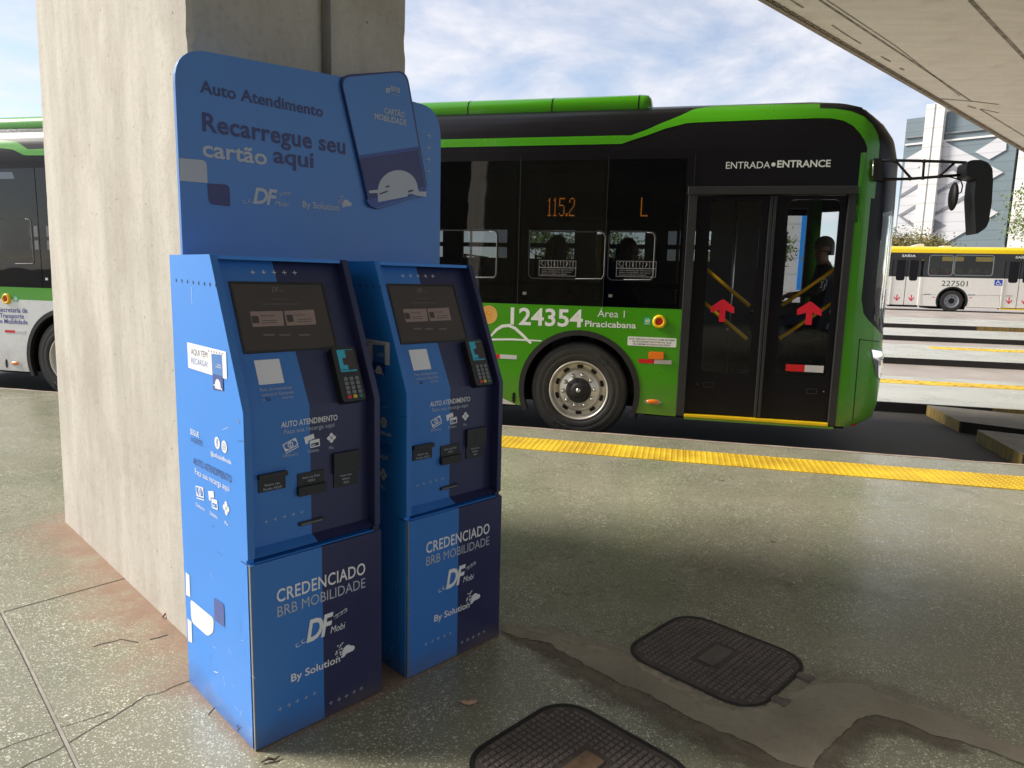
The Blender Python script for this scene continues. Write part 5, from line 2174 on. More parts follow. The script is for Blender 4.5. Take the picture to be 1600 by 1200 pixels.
gl_spans = [(DPL.px(1103, 450)[0], DPL.px(1180, 450)[0]), (DPL.px(1222, 450)[0], DPL.px(1322, 450)[0])]
zg0, zg1 = DPL.px(1150, 583)[1], DPL.px(1150, 312)[1]
for k, ((a, c), (ga, gc)) in enumerate(zip(leaf_spans, gl_spans)):
    mb = MB()
    ga, gc = max(ga, a + 0.06), min(gc, c - 0.055)
    hole = rrect(ga, gc, zg0, zg1, 0.05, 4)
    mb.prism([(a, zd0 + 0.008), (c, zd0 + 0.008), (c, zd1 - 0.072), (a, zd1 - 0.072)], bat, -0.075, -0.035, [hole])
    lf = mb.build('door_leaf', M['b_black'], bus, 0.003)
    mb = MB().sheet(hole, bat, -0.046)
    mb.build('door_glass', M['glass_door'], lf)
    mb = MB()
    e = c - 0.012 if k == 0 else a + 0.012
    mb.box(e - 0.014, e + 0.014, 0.012, 0.05, zd0 + 0.01, zd1 - 0.075)
    mb.build('edge_seal', M['b_frame'], lf, 0.005)
    # inside grab rails
    RP = bplane(0.072)
    rl = [((1096, 414), (1171, 478)), ((1092, 466), (1167, 530))] if k == 0 else [((1315, 413), (1222, 477)), ((1311, 466), (1218, 529))]
    for (p_, q_) in rl:
        a_, b_ = RP.px(*p_), RP.px(*q_)
        mb = MB().tube([RP.at(*a_), RP.at(*b_)], 0.019, 10)
        mb.build('grab_rail', M['rail'], lf)
    AP = bplane(0.044)
    ax_, az_ = AP.px(1130 if k == 0 else 1266, 468 if k == 0 else 471.5)
    zb_ = AP.px(1130 if k == 0 else 1265, 503 if k == 0 else 507.5)[1]
    w = 0.112
    h = az_ - zb_
    arrow = [(ax_ - 0.029, zb_), (ax_ + 0.029, zb_), (ax_ + 0.029, az_ - 0.105), (ax_ + w, az_ - 0.135), (ax_ + w, az_ - 0.075), (ax_ + 0.01, az_), (ax_ - 0.01, az_), (ax_ - w, az_ - 0.075), (ax_ - w, az_ - 0.135), (ax_ - 0.029, az_ - 0.105)]
    mb = MB().sheet(arrow, AP.at, 0.0)
    mb.build('red_arrow', M['red_print'], lf)
    # latch recess low on the leaf
    lx = DPL.px(1107 if k == 0 else 1268, 601 if k == 0 else 611)
    mb = MB()
    mb.prism(rrect(lx[0] - 0.052, lx[0] + 0.052, lx[1] - 0.026, lx[1] + 0.026, 0.006), bat, -0.04, -0.031, [rrect(lx[0] - 0.046, lx[0] + 0.046, lx[1] - 0.020, lx[1] + 0.020, 0.004)])
    kx = lx[0] + (-0.11 if k == 0 else 0.115)
    mb.lathe([(0, 0.008), (0.010, 0.006), (0.012, 0)], (kx, 0.036, lx[1]), (0, -1, 0), 12)
    mb.build('latch', M['b_frame'], lf)
    if k == 1:
        q = px_poly(DPL, [(1228, 570), (1287, 570.5), (1287, 581.5), (1228, 580)])
        xa, xb, za, zb2 = q[0][0], q[1][0], (q[2][1] + q[3][1]) / 2, (q[0][1] + q[1][1]) / 2
        mb = MB()
        mb.prism([(xa, za), ((xa + xb) / 2, za), ((xa + xb) / 2, zb2), (xa, zb2)], bat, -0.045, -0.033, mi=0)
        mb.prism([((xa + xb) / 2, za), (xb, za), (xb, zb2), ((xa + xb) / 2, zb2)], bat, -0.045, -0.033, mi=1)
        mb.build('reflector', [M['refl_red'], M['refl_white']], lf)

# side fittings ----------------------------------------------------------
def reflector(p, q, frac=0.48):
    (xa, zb_), (xb, za) = bp(*p), bp(*q)
    mb = MB()
    xm = xa + (xb - xa) * frac
    mb.prism([(xa, za), (xm, za), (xm, zb_), (xa, zb_)], bat, -0.002, 0.004, mi=0)
    mb.prism([(xm, za), (xb, za), (xb, zb_), (xm, zb_)], bat, -0.002, 0.0036, mi=1)
    mb.build('reflector', [M['refl_red'], M['refl_white']], bus)


reflector((757, 552.5), (807.5, 561.5))
reflector((998, 560.5), (1049, 569.5))
reflector((8, 515.5), (40, 521), 0.5)


def marker(x, y):
    a, b = bp(x, y)
    mb = MB()
    mb.prism(rrect(a - 0.072, a + 0.072, b - 0.034, b + 0.034, 0.02, 4), bat, -0.002, 0.026)
    o = mb.build('side_marker', M['amber'], bus, 0.008, 3)
    mb = MB().prism(rrect(a - 0.078, a + 0.078, b - 0.038, b + 0.038, 0.02, 4), bat, -0.002, 0.006)
    mb.build('marker_base', M['amber'], o)


def oval_lamp(x, y):
    a, b = bp(x, y)
    mb = MB()
    mb.ball((a, -0.004, b), 0.064, 0.016, 0.024, 18)
    o = mb.build('oval_lamp', M['amber'], bus)
    mb = MB()
    mb.prism([(a - 0.092, b), (a - 0.055, b + 0.026), (a + 0.055, b + 0.026), (a + 0.094, b), (a + 0.055, b - 0.026), (a - 0.055, b - 0.026)], bat, -0.002, 0.004)
    mb.build('lamp_base', M['chrome'], o, 0.002)


marker(1025.5, 555.5)
oval_lamp(1020, 627.5)
oval_lamp(24, 567.5)


def stop_button(x, y, r=0.068):
    a, b = bp(x, y)
    mb = MB()
    mb.lathe([(r * 1.02, -0.002), (r, 0.012), (r * 0.86, 0.026), (r * 0.58, 0.028), (r * 0.54, 0.012)], (a, 0, b), (0, -1, 0), 28)
    o = mb.build('emergency_button', M['btn_yellow'], bus)
    mb = MB().lathe([(0.0, 0.022), (r * 0.36, 0.020), (r * 0.52, 0.012), (r * 0.55, 0.0)], (a, 0, b), (0, -1, 0), 24)
    mb.build('push_cap', M['refl_red'], o)


def green_sticker(x, y, s=0.040):
    a, b = bp(x, y)
    mb = MB()
    mb.sheet(rrect(a - s, a + s, b - s, b + s, 0.006), bat, 0.0015, mi=0)
    mb.sheet(circle(a, b, s * 0.62, 20), bat, 0.0019, [circle(a, b, s * 0.48, 20)], mi=1)
    mb.sheet(rrect(a - s * 0.36, a + s * 0.36, b - s * 0.16, b + s * 0.16, 0.003), bat, 0.0019, mi=1)
    mb.sheet([(a - s * 0.8, b - s * 0.86), (a + s * 0.8, b - s * 0.86), (a + s * 0.8, b - s * 0.76), (a - s * 0.8, b - s * 0.76)], bat, 0.0019, mi=1)
    mb.build('green_sticker', [M['stk_green'], M['b_print']], bus)


stop_button(1030.2, 502.5)
green_sticker(1011.5, 501.5)
stop_button(11, 467)
green_sticker(24.5, 466.8)
# round yellow sticker: no smoking
a, b = bp(763.5, 491.5)
mb = MB()
mb.sheet(circle(a, b, 0.098, 36), bat, 0.0015, mi=0)
mb.sheet(circle(a, b, 0.042, 24), bat, 0.0019, [circle(a, b, 0.036, 24)], mi=1)
mb.sheet(band([(a - 0.026, b + 0.026), (a + 0.026, b - 0.026)], 0.006), bat, 0.0020, mi=1)
mb.sheet(rrect(a - 0.024, a + 0.018, b - 0.005, b + 0.005, 0.002), bat, 0.0019, mi=1)
put_text(mb, 'PROIBIDO', bat, a - 0.038, a + 0.038, b + 0.069, 0.012, 0.01, 0, 0.0019, 1)
put_text(mb, 'FUMAR AQUI', bat, a - 0.052, a + 0.052, b + 0.050, 0.011, 0.0, 0, 0.0019, 1)
put_text(mb, 'LEI FEDERAL', bat, a - 0.055, a + 0.055, b - 0.064, 0.010, 0.0, 0, 0.0019, 1)
put_text(mb, 'MULTA', bat, a - 0.03, a + 0.03, b - 0.082, 0.010, 0.0, 0, 0.0019, 1)
mb.build('round_sticker', [M['stk_yellow'], M['amber']], bus)
# information plate
(xa, zb_), (xb, za) = bp(981, 525.5), bp(1056.5, 543)
mb = MB()
mb.prism(rrect(xa, xb, za, zb_, 0.012), bat, 0.0005, 0.003, mi=0)
hh = (zb_ - za)
for k, s in enumerate(('ESTE VEÍCULO CONTA COM SISTEMA', 'DE BLOQUEIO DAS PORTAS, QUE', 'SÓ ABREM QUANDO ELE PARA.')):
    wd = (0.94, 0.80, 0.78)[k] * (xb - xa)
    put_text(mb, s, bat, (xa + xb - wd) / 2, (xa + xb + wd) / 2, zb_ - hh * (0.32 + 0.28 * k), hh * 0.16, 0.01, 0, 0.0036, 1)
mb.build('information_plate', [M['b_print'], M['b_black']], bus)
# jacking marks
for (x, y) in ((803, 621), (10.5, 568)):
    a, b = bp(x, y)
    mb = MB()
    mb.sheet([(a - 0.012, b - 0.045), (a + 0.012, b - 0.045), (a + 0.012, b + 0.045), (a - 0.012, b + 0.045)], bat, 0.0015)
    for s in (1, -1):
        mb.sheet([(a - 0.024, b + s * 0.028), (a + 0.024, b + s * 0.028), (a, b + s * 0.064)][::s], bat, 0.0018)
    for k in (-1, 0, 1):
        mb.sheet([(a - 0.026, b + k * 0.016 - 0.004), (a + 0.026, b + k * 0.016 - 0.004), (a + 0.026, b + k * 0.016 + 0.004), (a - 0.026, b + k * 0.016 + 0.004)], bat, 0.0021)
    mb.build('jacking_mark', M['b_black'], bus)
# white swoosh: dome line over a horizon line
mb = MB()
cv = [bp(*p) for p in ((763, 531.5), (768, 524), (776, 515), (785, 509.5), (795, 508.5), (805, 513), (816, 523), (826, 533), (830, 536.5))]
mb.sheet(band(cv, [0.010, 0.020, 0.030, 0.034, 0.034, 0.032, 0.030, 0.028, 0.022]), bat, 0.0015)
mb.sheet(band([bp(763, 530.5), bp(800, 530.2), bp(846, 532.6)], [0.022, 0.022, 0.014]), bat, 0.0019)
px_text(mb, '124354', BS, (797.5, 507.5), (910.5, 509.5), 25.5, 0.022)
px_text(mb, 'Área 1', BS, (933.5, 495.5), (976, 496), 11)
px_text(mb, 'Piracicabana', BS, (914, 510), (993.5, 513), 9.2, 0.018)
px_text(mb, 'ENTRADA', BS, (1134, 264), (1203, 262.5), 10.5)
px_text(mb, 'ENTRANCE', BS, (1214, 262), (1297.5, 260), 10.5, 0.024)
a, b = bp(1208.5, 257)
mb.sheet(circle(a, b, 0.019, 20), bat, 0.0015)
mb.build('lettering', M['b_print'], bus)
mb = MB()
px_text(mb, 'Secretaria de', BS, (-2, 489), (43, 487), 7.6, 0.012)
px_text(mb, 'Transporte', BS, (0, 497.5), (37.5, 496.5), 7.2, 0.012)
px_text(mb, 'e Mobilidade', BS, (0.5, 506.2), (43.5, 505.8), 7.2, 0.012)
mb.build('blue_lettering', M['blue_text'], bus)
# seat notices on the sliding panes
for (x0p, y0p, x1p, y1p) in ((842.5, 406.5, 899.5, 432), (963.5, 407.5, 1024.5, 433.5)):
    (xa, zb_), (xb, za) = bp(x0p, y0p), bp(x1p, y1p)
    mb = MB()
    d = 0.0015
    mb.sheet([(xa, za), (xb, za), (xb, zb_), (xa, zb_)], bat, d, [[(xa + .004, za + .004), (xb - .004, za + .004), (xb - .004, zb_ - .004), (xa + .004, zb_ - .004)]])
    zm = zb_ - (zb_ - za) * 0.46
    mb.sheet([(xa, zm - .003), (xb, zm - .003), (xb, zm + .003), (xa, zm + .003)], bat, d + .0002)
    for k in range(1, 6):
        x = xa + (xb - xa) * k / 6
        mb.sheet([(x - .002, zm), (x + .002, zm), (x + .002, zb_), (x - .002, zb_)], bat, d + .0002)
    rnd = random.Random(5)
    for k in range(6):
        x = xa + (xb - xa) * (k + 0.5) / 6
        z = (zm + zb_) / 2
        h = (zb_ - zm)
        mb.sheet(circle(x, z + h * 0.28, h * 0.09, 10), bat, d)
        lean = (0.25, 0.1, 0, 0, -0.1, 0)[k] * h
        wid = (0.06, 0.09, 0.15, 0.05, 0.12, 0.09)[k] * h
        mb.sheet(band([(x - lean, z + h * 0.16), (x, z - h * 0.08), (x + lean * 1.2, z - h * 0.34)], [wid, wid * 1.1, wid * 0.6]), bat, d)
    for k, s in enumerate(('ASSENTO PREFERENCIAL PARA GESTANTES, IDOSOS,', 'PESSOAS COM DEFICIÊNCIA, COM CRIANÇA', 'DE COLO E OBESOS. LEI FEDERAL')):
        w = (0.86, 0.8, 0.7)[k] * (xb - xa)
        put_text(mb, s, bat, xa + 0.03, xa + 0.03 + w, zm - (zm - za) * (0.32 + 0.27 * k), 0.012, 0, 0, d)
    mb.build('seat_notice', M['notice'], bus)

# wheels -----------------------------------------------------------------
def wheel(cx):
    root = MB()
    yc = 0.045
    ax = (0, -1, 0)
    c = (cx, yc, WZ)
    tp = [(0.30, -0.22), (0.44, -0.26), (0.505, -0.24), (WR, -0.19), (WR + 0.003, -0.10), (WR, -0.035), (0.512, 0.0), (0.495, 0.018), (0.47, 0.026), (0.462, 0.023), (0.455, 0.027), (0.40, 0.033), (0.395, 0.030), (0.39, 0.033), (0.345, 0.026), (0.322, 0.016), (0.318, 0.0)]
    mb = MB().lathe(tp, c, ax, 64)
    # tread grooves
    ty = mb.build('wheel', M['tyre'], bus)
    # moulded marks on the wall
    mb = MB()
    for k in range(3):
        for a0 in (118, 285):
            a = R(a0 + k * 9)
            r0 = 0.415
            pt = lambda r, t: Vector((cx - r * math.cos(t) * 1.0, yc - 0.0315, WZ + r * math.sin(t)))
            q = [pt(r0 - 0.02, a), pt(r0 - 0.02, a + 0.09), pt(r0 + 0.022, a + 0.09), pt(r0 + 0.022, a)]
            for e in range(4):
                mb.tube([q[e], q[(e + 1) % 4]], 0.003, 4)
    mb.build('tyre_marking', M['b_frame'], ty)
    mb = MB()
    rp_ = [(0.322, 0.004), (0.316, 0.022), (0.308, 0.024), (0.300, 0.016), (0.293, -0.020), (0.284, -0.050), (0.270, -0.062), (0.235, -0.068), (0.228, -0.050), (0.215, -0.026), (0.200, -0.014), (0.140, -0.010), (0.136, 0.0)]
    mb.lathe(rp_, c, ax, 64)
    rim = mb.build('rim', M['rim'], ty)
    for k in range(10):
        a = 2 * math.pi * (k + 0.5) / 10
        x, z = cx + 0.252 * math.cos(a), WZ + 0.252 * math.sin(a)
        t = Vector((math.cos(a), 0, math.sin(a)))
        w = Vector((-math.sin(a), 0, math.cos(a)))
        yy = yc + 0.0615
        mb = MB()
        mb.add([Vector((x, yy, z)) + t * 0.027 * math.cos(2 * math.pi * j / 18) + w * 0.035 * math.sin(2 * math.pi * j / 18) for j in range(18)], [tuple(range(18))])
        mb.build('hand_hole', M['slot_dark'], ty)  # flat dark disc, paints the shade inside the opening
    for k in range(10):
        a = 2 * math.pi * k / 10 + 0.1
        x, z = cx + 0.168 * math.cos(a), WZ + 0.168 * math.sin(a)
        mb = MB().lathe([(0.0, 0.034), (0.012, 0.032), (0.0155, 0.026), (0.0165, 0.006), (0.024, 0.003), (0.024, -0.002)], (x, yc + 0.011, z), ax, 10)
        mb.build('wheel_nut', M['chrome'], ty)
    mb = MB().lathe([(0.0, 0.026), (0.060, 0.025), (0.072, 0.020), (0.078, 0.010), (0.100, 0.008), (0.128, 0.005), (0.138, -0.004)], c, ax, 36)
    for k in range(10):
        a = 2 * math.pi * k / 10
        mb.lathe([(0.0, 0.006), (0.007, 0.005), (0.008, 0.0)], (cx + 0.107 * math.cos(a), yc - 0.009, WZ + 0.107 * math.sin(a)), ax, 8)
    mb.build('hub', M['b_rubber'], ty)
    mb = MB().lathe([(0.0, 0.036), (0.014, 0.035), (0.020, 0.030), (0.026, 0.024)], c, ax, 12)
    mb.build('hub_cap', M['chrome'], ty)


wheel(WX)
wheel(WX2)

# headlamp on the near corner
def nose_patch(corners, lift, n=8):
    """corners drawn on the side elevation (photo places), laid on the nose"""
    c = [bp(*p) for p in corners]
    g = MB()

    def fn(s, t):
        a = (c[0][0] + (c[1][0] - c[0][0]) * s, c[0][1] + (c[1][1] - c[0][1]) * s)
        b = (c[3][0] + (c[2][0] - c[3][0]) * s, c[3][1] + (c[2][1] - c[3][1]) * s)
        x, z = a[0] + (b[0] - a[0]) * t, a[1] + (b[1] - a[1]) * t
        lo, hi = 0.0, 0.5
        for _ in range(30):
            m_ = (lo + hi) / 2
            p = nose_pt(m_, z)
            if p.x - 0.26 * p.y < x:
                lo = m_
            else:
                hi = m_
        # height as drawn on the side plane
        p = nose_pt(lo, z)
        zz = CAMZ + (z - CAMZ) * (BD + p.y) / BD
        return nose_pt(lo, zz, lift)
    g.grid(fn, n, n)
    return g


HL = [(1360, 545), (1382.5, 550), (1380.5, 600), (1369, 583)]
lamp = nose_patch([(1359, 544.5), (1384, 549), (1381.5, 603), (1367.5, 585)], 0.003).build('headlight', M['lamp_dark'], bus)
nose_patch([(1362, 550), (1376, 551), (1375, 580), (1367, 577)], 0.006).build('lamp_bowl', M['b_black'], lamp)
g = nose_patch([(1371.5, 563), (1375, 563), (1375, 571), (1372, 571)], 0.009)
g.build('projector', M['chrome'], lamp)
nose_patch([(1370, 584), (1379, 586), (1379, 598), (1373, 590)], 0.006).build('turn_lamp', M['refl_white'], lamp)
nose_patch([(1360.5, 546), (1381, 550), (1379, 600), (1368, 584)], 0.008).build('lamp_cover', M['lens'], lamp)
# panel joints of the nose
for l in ([(1343, 530.5), (1386, 535)], [(1343, 530.5), (1331.5, 665)]):
    g = MB()
    pts = []
    for k in range(13):
        t = k / 12
        x, y = l[0][0] + (l[1][0] - l[0][0]) * t, l[0][1] + (l[1][1] - l[0][1]) * t
        pts.append(nose_patch([(x, y), (x + 0.1, y), (x + 0.1, y + 0.1), (x, y + 0.1)], 0.0015, 1).v[0])
    g.tube(pts, 0.0035, 5)
    g.build('panel_joint', M['b_black'], nose)
nose_patch([(1331, 662.5), (1349, 662), (1349, 665), (1331, 665.5)], 0.003, 4).build('red_reflector', M['refl_red'], bus)
# orange-black mudflap behind the front wheel
mb = MB().box(WX + 0.60, WX + 0.615, 0.06, 0.4, 0.10, 0.42)
mb.build('mudflap', M['b_rubber'], bus)

# mirror on its lattice arm
MY = 0.02
MP = bplane(MY)


def mp(x, y, dy=0.0):
    a, b = MP.px(x, y)
    return Vector((a, MY + dy, b))


mb = MB()
mb.tube([mp(1374, 250.5), mp(1420, 251), mp(1475, 252.5), mp(1510, 254)], 0.013, 8)
mb.tube([mp(1374, 280.5), mp(1420, 279.5), mp(1460, 276.5), mp(1500, 273.5)], 0.013, 8)
mb.tube([mp(1400, 252), mp(1422, 277)], 0.011, 8)
mb.tube([mp(1444, 252), mp(1442, 277)], 0.011, 8)
mb.tube([mp(1492, 254), mp(1468, 275)], 0.011, 8)
for (x, y) in ((1400, 251.5), (1444, 252), (1442, 278), (1422, 279), (1468, 275.5)):
    mb.ball(mp(x, y), 0.020, n=8)
arm = mb.build('mirror_arm', M['mirror_black'], bus)
mb = MB()
q = [MP.px(*p) for p in ((1362, 249), (1376, 249), (1378, 283), (1362, 283))]
mb.prism(round_poly(q[::-1], 0.02), bat, -0.06, 0.035)
mb.build('mirror_bracket', M['mirror_black'], arm, 0.008)
mb = MB()
c0, c1 = mp(1362.5, 252), mp(1361, 276)
mb.tube([c0 + Vector((0, -0.055, 0)), c1 + Vector((0, -0.055, 0))], 0.006, 8)
mb.build('hinge_pin', M['chrome'], arm)
mb = MB()
hd = [(1510, 253.5), (1524, 253), (1535, 257), (1542, 266), (1543, 285), (1541, 320), (1536, 350), (1532, 358), (1517, 368), (1515.5, 340), (1514, 310), (1517, 284), (1519, 281), (1503, 279), (1502, 268), (1504, 256)]
hq = [MP.px(*p) for p in hd]
ctr = (sum(p[0] for p in hq) / len(hq), sum(p[1] for p in hq) / len(hq))
mb.prism(round_poly(hq, 0.02, 3), lambda a, b, d=0.0: Vector((a, MY + 0.12 - d, b)), 0.0, 0.24)
head = mb.build('mirror_head', M['mirror_black'], arm, 0.035, 4)
mb = MB()
mb.tube([mp(1468, 273), mp(1486, 277), mp(1501, 281), mp(1504, 290), mp(1502, 300), mp(1494, 305)], 0.006, 8)
wire = mb.build('small_mirror_stay', M['b_black'], arm)
mb = MB()
c0 = mp(1489.5, 307)
mb.ball(c0, 0.034, 0.085, 0.128, 20)
mb.build('small_mirror', M['mirror_black'], arm)

# inside -------------------------------------------------------------------
mb = MB()
mb.box(XR, 1.52, 0.66, BW - 0.66, 0.30, 0.345, 1)
for (ya, yb) in ((0.05, 0.66), (BW - 0.66, BW - 0.05)):
    for (xa, xb) in ((XR, WX2 - 0.72), (WX2 + 0.72, WX - 0.71), (WX + 0.71, 1.52)):
        mb.box(xa, xb, ya, yb, 0.30, 0.345, 1)
mb.box(XR, 1.30, 0.05, BW - 0.05, 2.60, 2.64, 0)
mb.box(XR, 0.6, BW - 0.10, BW - 0.046, 0.345, 1.84, 0)
mb.box(0.6, 1.50, BW - 0.10, BW - 0.046, 0.345, ZW + 0.05, 0)
mb.box(XR, 1.22, BW - 0.10, BW - 0.046, 2.23, 2.62, 0)
mb.box(1.22, 1.50, BW - 0.10, BW - 0.046, 2.52, 2.62, 0)
x = XR
while x < 0.2:
    mb.box(x, x + 0.30, BW - 0.10, BW - 0.046, ZW + 0.05, 2.23, 0)
    mb.box(x, x + 0.95, BW - 0.09, BW - 0.06, 1.99, 2.05, 0)
    x += 0.95
mb.box(0.30, 1.24, BW - 0.10, BW - 0.046, ZW + 0.05, 2.23, 0)
mb.box(1.46, 1.50, BW - 0.10, BW - 0.046, ZW + 0.05, 2.62, 0)
mb.build('interior', [M['inside'], M['inside_floor']], bus)
mb = MB()
for x in (-10.05 + 0.95 * k for k in range(11)):
    mb.sheet([(x, 1.80), (x + 0.95, 1.80), (x + 0.95, 2.25), (x, 2.25)], lambda a, b, d=0.0: Vector((a, BW - 0.03 + d, b)))
mb.sheet([(0.5, ZW), (1.5, ZW), (1.5, 2.53), (0.5, 2.53)], lambda a, b, d=0.0: Vector((a, BW - 0.03 + d, b)))
mb.build('far_window', M['glass_mid'], bus)


def seat(x, y, up=0.0):
    mb = MB()
    mb.prism([(x - 0.02, 0.74 + up), (x + 0.42, 0.76 + up), (x + 0.42, 0.84 + up), (x - 0.02, 0.82 + up)], lambda a, b, d=0.0: Vector((a, y + d, b)), 0.0, 0.44)
    mb.prism([(x - 0.06, 0.80 + up), (x + 0.05, 0.80 + up), (x - 0.04, 1.52 + up), (x - 0.12, 1.52 + up)], lambda a, b, d=0.0: Vector((a, y + d, b)), 0.0, 0.44)
    mb.box(x + 0.08, x + 0.30, y + 0.12, y + 0.32, 0.34, 0.75 + up)
    o = mb.build('seat', M['seat'], bus, 0.03, 3)
    mb = MB()
    mb.tube([(x - 0.06, y + 0.02, 1.1 + up), (x - 0.10, y + 0.02, 1.56 + up), (x - 0.10, y + 0.42, 1.56 + up), (x - 0.06, y + 0.42, 1.1 + up)], 0.016, 8)
    mb.build('seat_handle', M['seat_yellow'], o)


for x in (-2.15, -1.36, -0.60, -3.0, -3.9):
    for y in (0.12, 0.62):
        seat(x - 0.1, y, 0.24 if x > -2.5 else 0.0)
    for y in (1.52, 1.97):
        seat(x, y)
for (x, y) in ((-0.92, 0.72), (-0.1, 1.0)):
    mb = MB().tube([(x, y, 0.34), (x, y, 2.6)], 0.018, 10)
    mb.build('stanchion', M['rail'], bus)
# tall yellow panels by the front seats
for (u, v, w, h) in ((921, 362, 933, 490),):
    yp = bplane(0.30)
    (xa, zb_), (xb, za) = yp.px(933, 366), yp.px(945, 468)
    mb = MB().box(xa, xb, 0.29, 0.33, 1.0, zb_)
    mb.build('yellow_panel', M['seat_yellow'], bus, 0.01)
# driver's place: seat, dash, wheel, partition bar
mb = MB()
mb.box(1.52, 1.84, 0.55, 2.35, 0.50, 1.10)
dash = mb.build('dashboard', M['b_rubber'], bus, 0.05, 3)
mb = MB()
wc, wn = Vector((0.98, 1.35, 1.30)), Vector((-0.35, 0, 1)).normalized()
e1_ = wn.orthogonal().normalized()
e2_ = wn.cross(e1_)
mb.tube([wc + (e1_ * math.cos(a) + e2_ * math.sin(a)) * 0.23 for a in [2 * math.pi * k / 28 for k in range(29)]], 0.016, 8, cap=False)
mb.tube([wc - e1_ * 0.23, wc + e1_ * 0.23], 0.014, 6)
mb.tube([wc, wc - wn * 0.3], 0.03, 8)
mb.build('steering_wheel', M['k_edge'], dash)
mb = MB()
mb.tube([(0.52, 1.05, 0.34), (0.52, 1.05, 2.6)], 0.016, 8)
mb.tube([(0.50, 0.98, 1.05), (0.50, 2.3, 1.05)], 0.016, 8)
mb.build('partition_bar', M['chrome'], bus)
mb = MB()
mb.box(1.08, 1.52, 1.0, 1.5, 0.92, 1.02)
mb.box(1.20, 1.45, 1.1, 1.4, 0.34, 0.92)
mb.box(0.62, 1.52, 0.95, 2.38, 0.345, 0.56)
mb.prism([(1.44, 1.0), (1.53, 1.0), (1.60, 1.62), (1.52, 1.62)], lambda a, b, d=0.0: Vector((a, 1.02 + d, b)), 0.0, 0.46)
mb.build('driver_seat', M['seat'], bus, 0.03, 3)


# ================================================================== people in the bus
M['skin'] = material('skin', (0.36, 0.19, 0.12), 0.5, var=0.08, scale=20)
M['skin_dark'] = material('skin_brown', (0.20, 0.10, 0.06), 0.5, var=0.08, scale=20)
M['hair'] = material('dark_hair', (0.018, 0.012, 0.010), 0.5, col2=(0.05, 0.032, 0.022), scale=40, stretch=(4, 4, 0.6))
M['hair_brown'] = material('brown_hair', (0.05, 0.028, 0.016), 0.45, col2=(0.16, 0.095, 0.05), scale=40, stretch=(4, 4, 0.5))
M['jacket'] = material('black_jacket', (0.018, 0.018, 0.020), 0.8, var=0.3, scale=15)
M['pink'] = material('pink_top', (0.50, 0.02, 0.09), 0.75, var=0.15, scale=15)
M['grey_top'] = material('grey_top', (0.06, 0.065, 0.08), 0.8, var=0.2, scale=15)
M['jeans'] = material('jeans', (0.03, 0.04, 0.075), 0.85, var=0.25, scale=25)
M['cap'] = material('olive_cap', (0.12, 0.11, 0.065), 0.85, var=0.15, scale=30)
M['shoe'] = material('shoe', (0.02, 0.02, 0.02), 0.6)
M['eye'] = material('eye_dark', (0.02, 0.015, 0.012), 0.2)


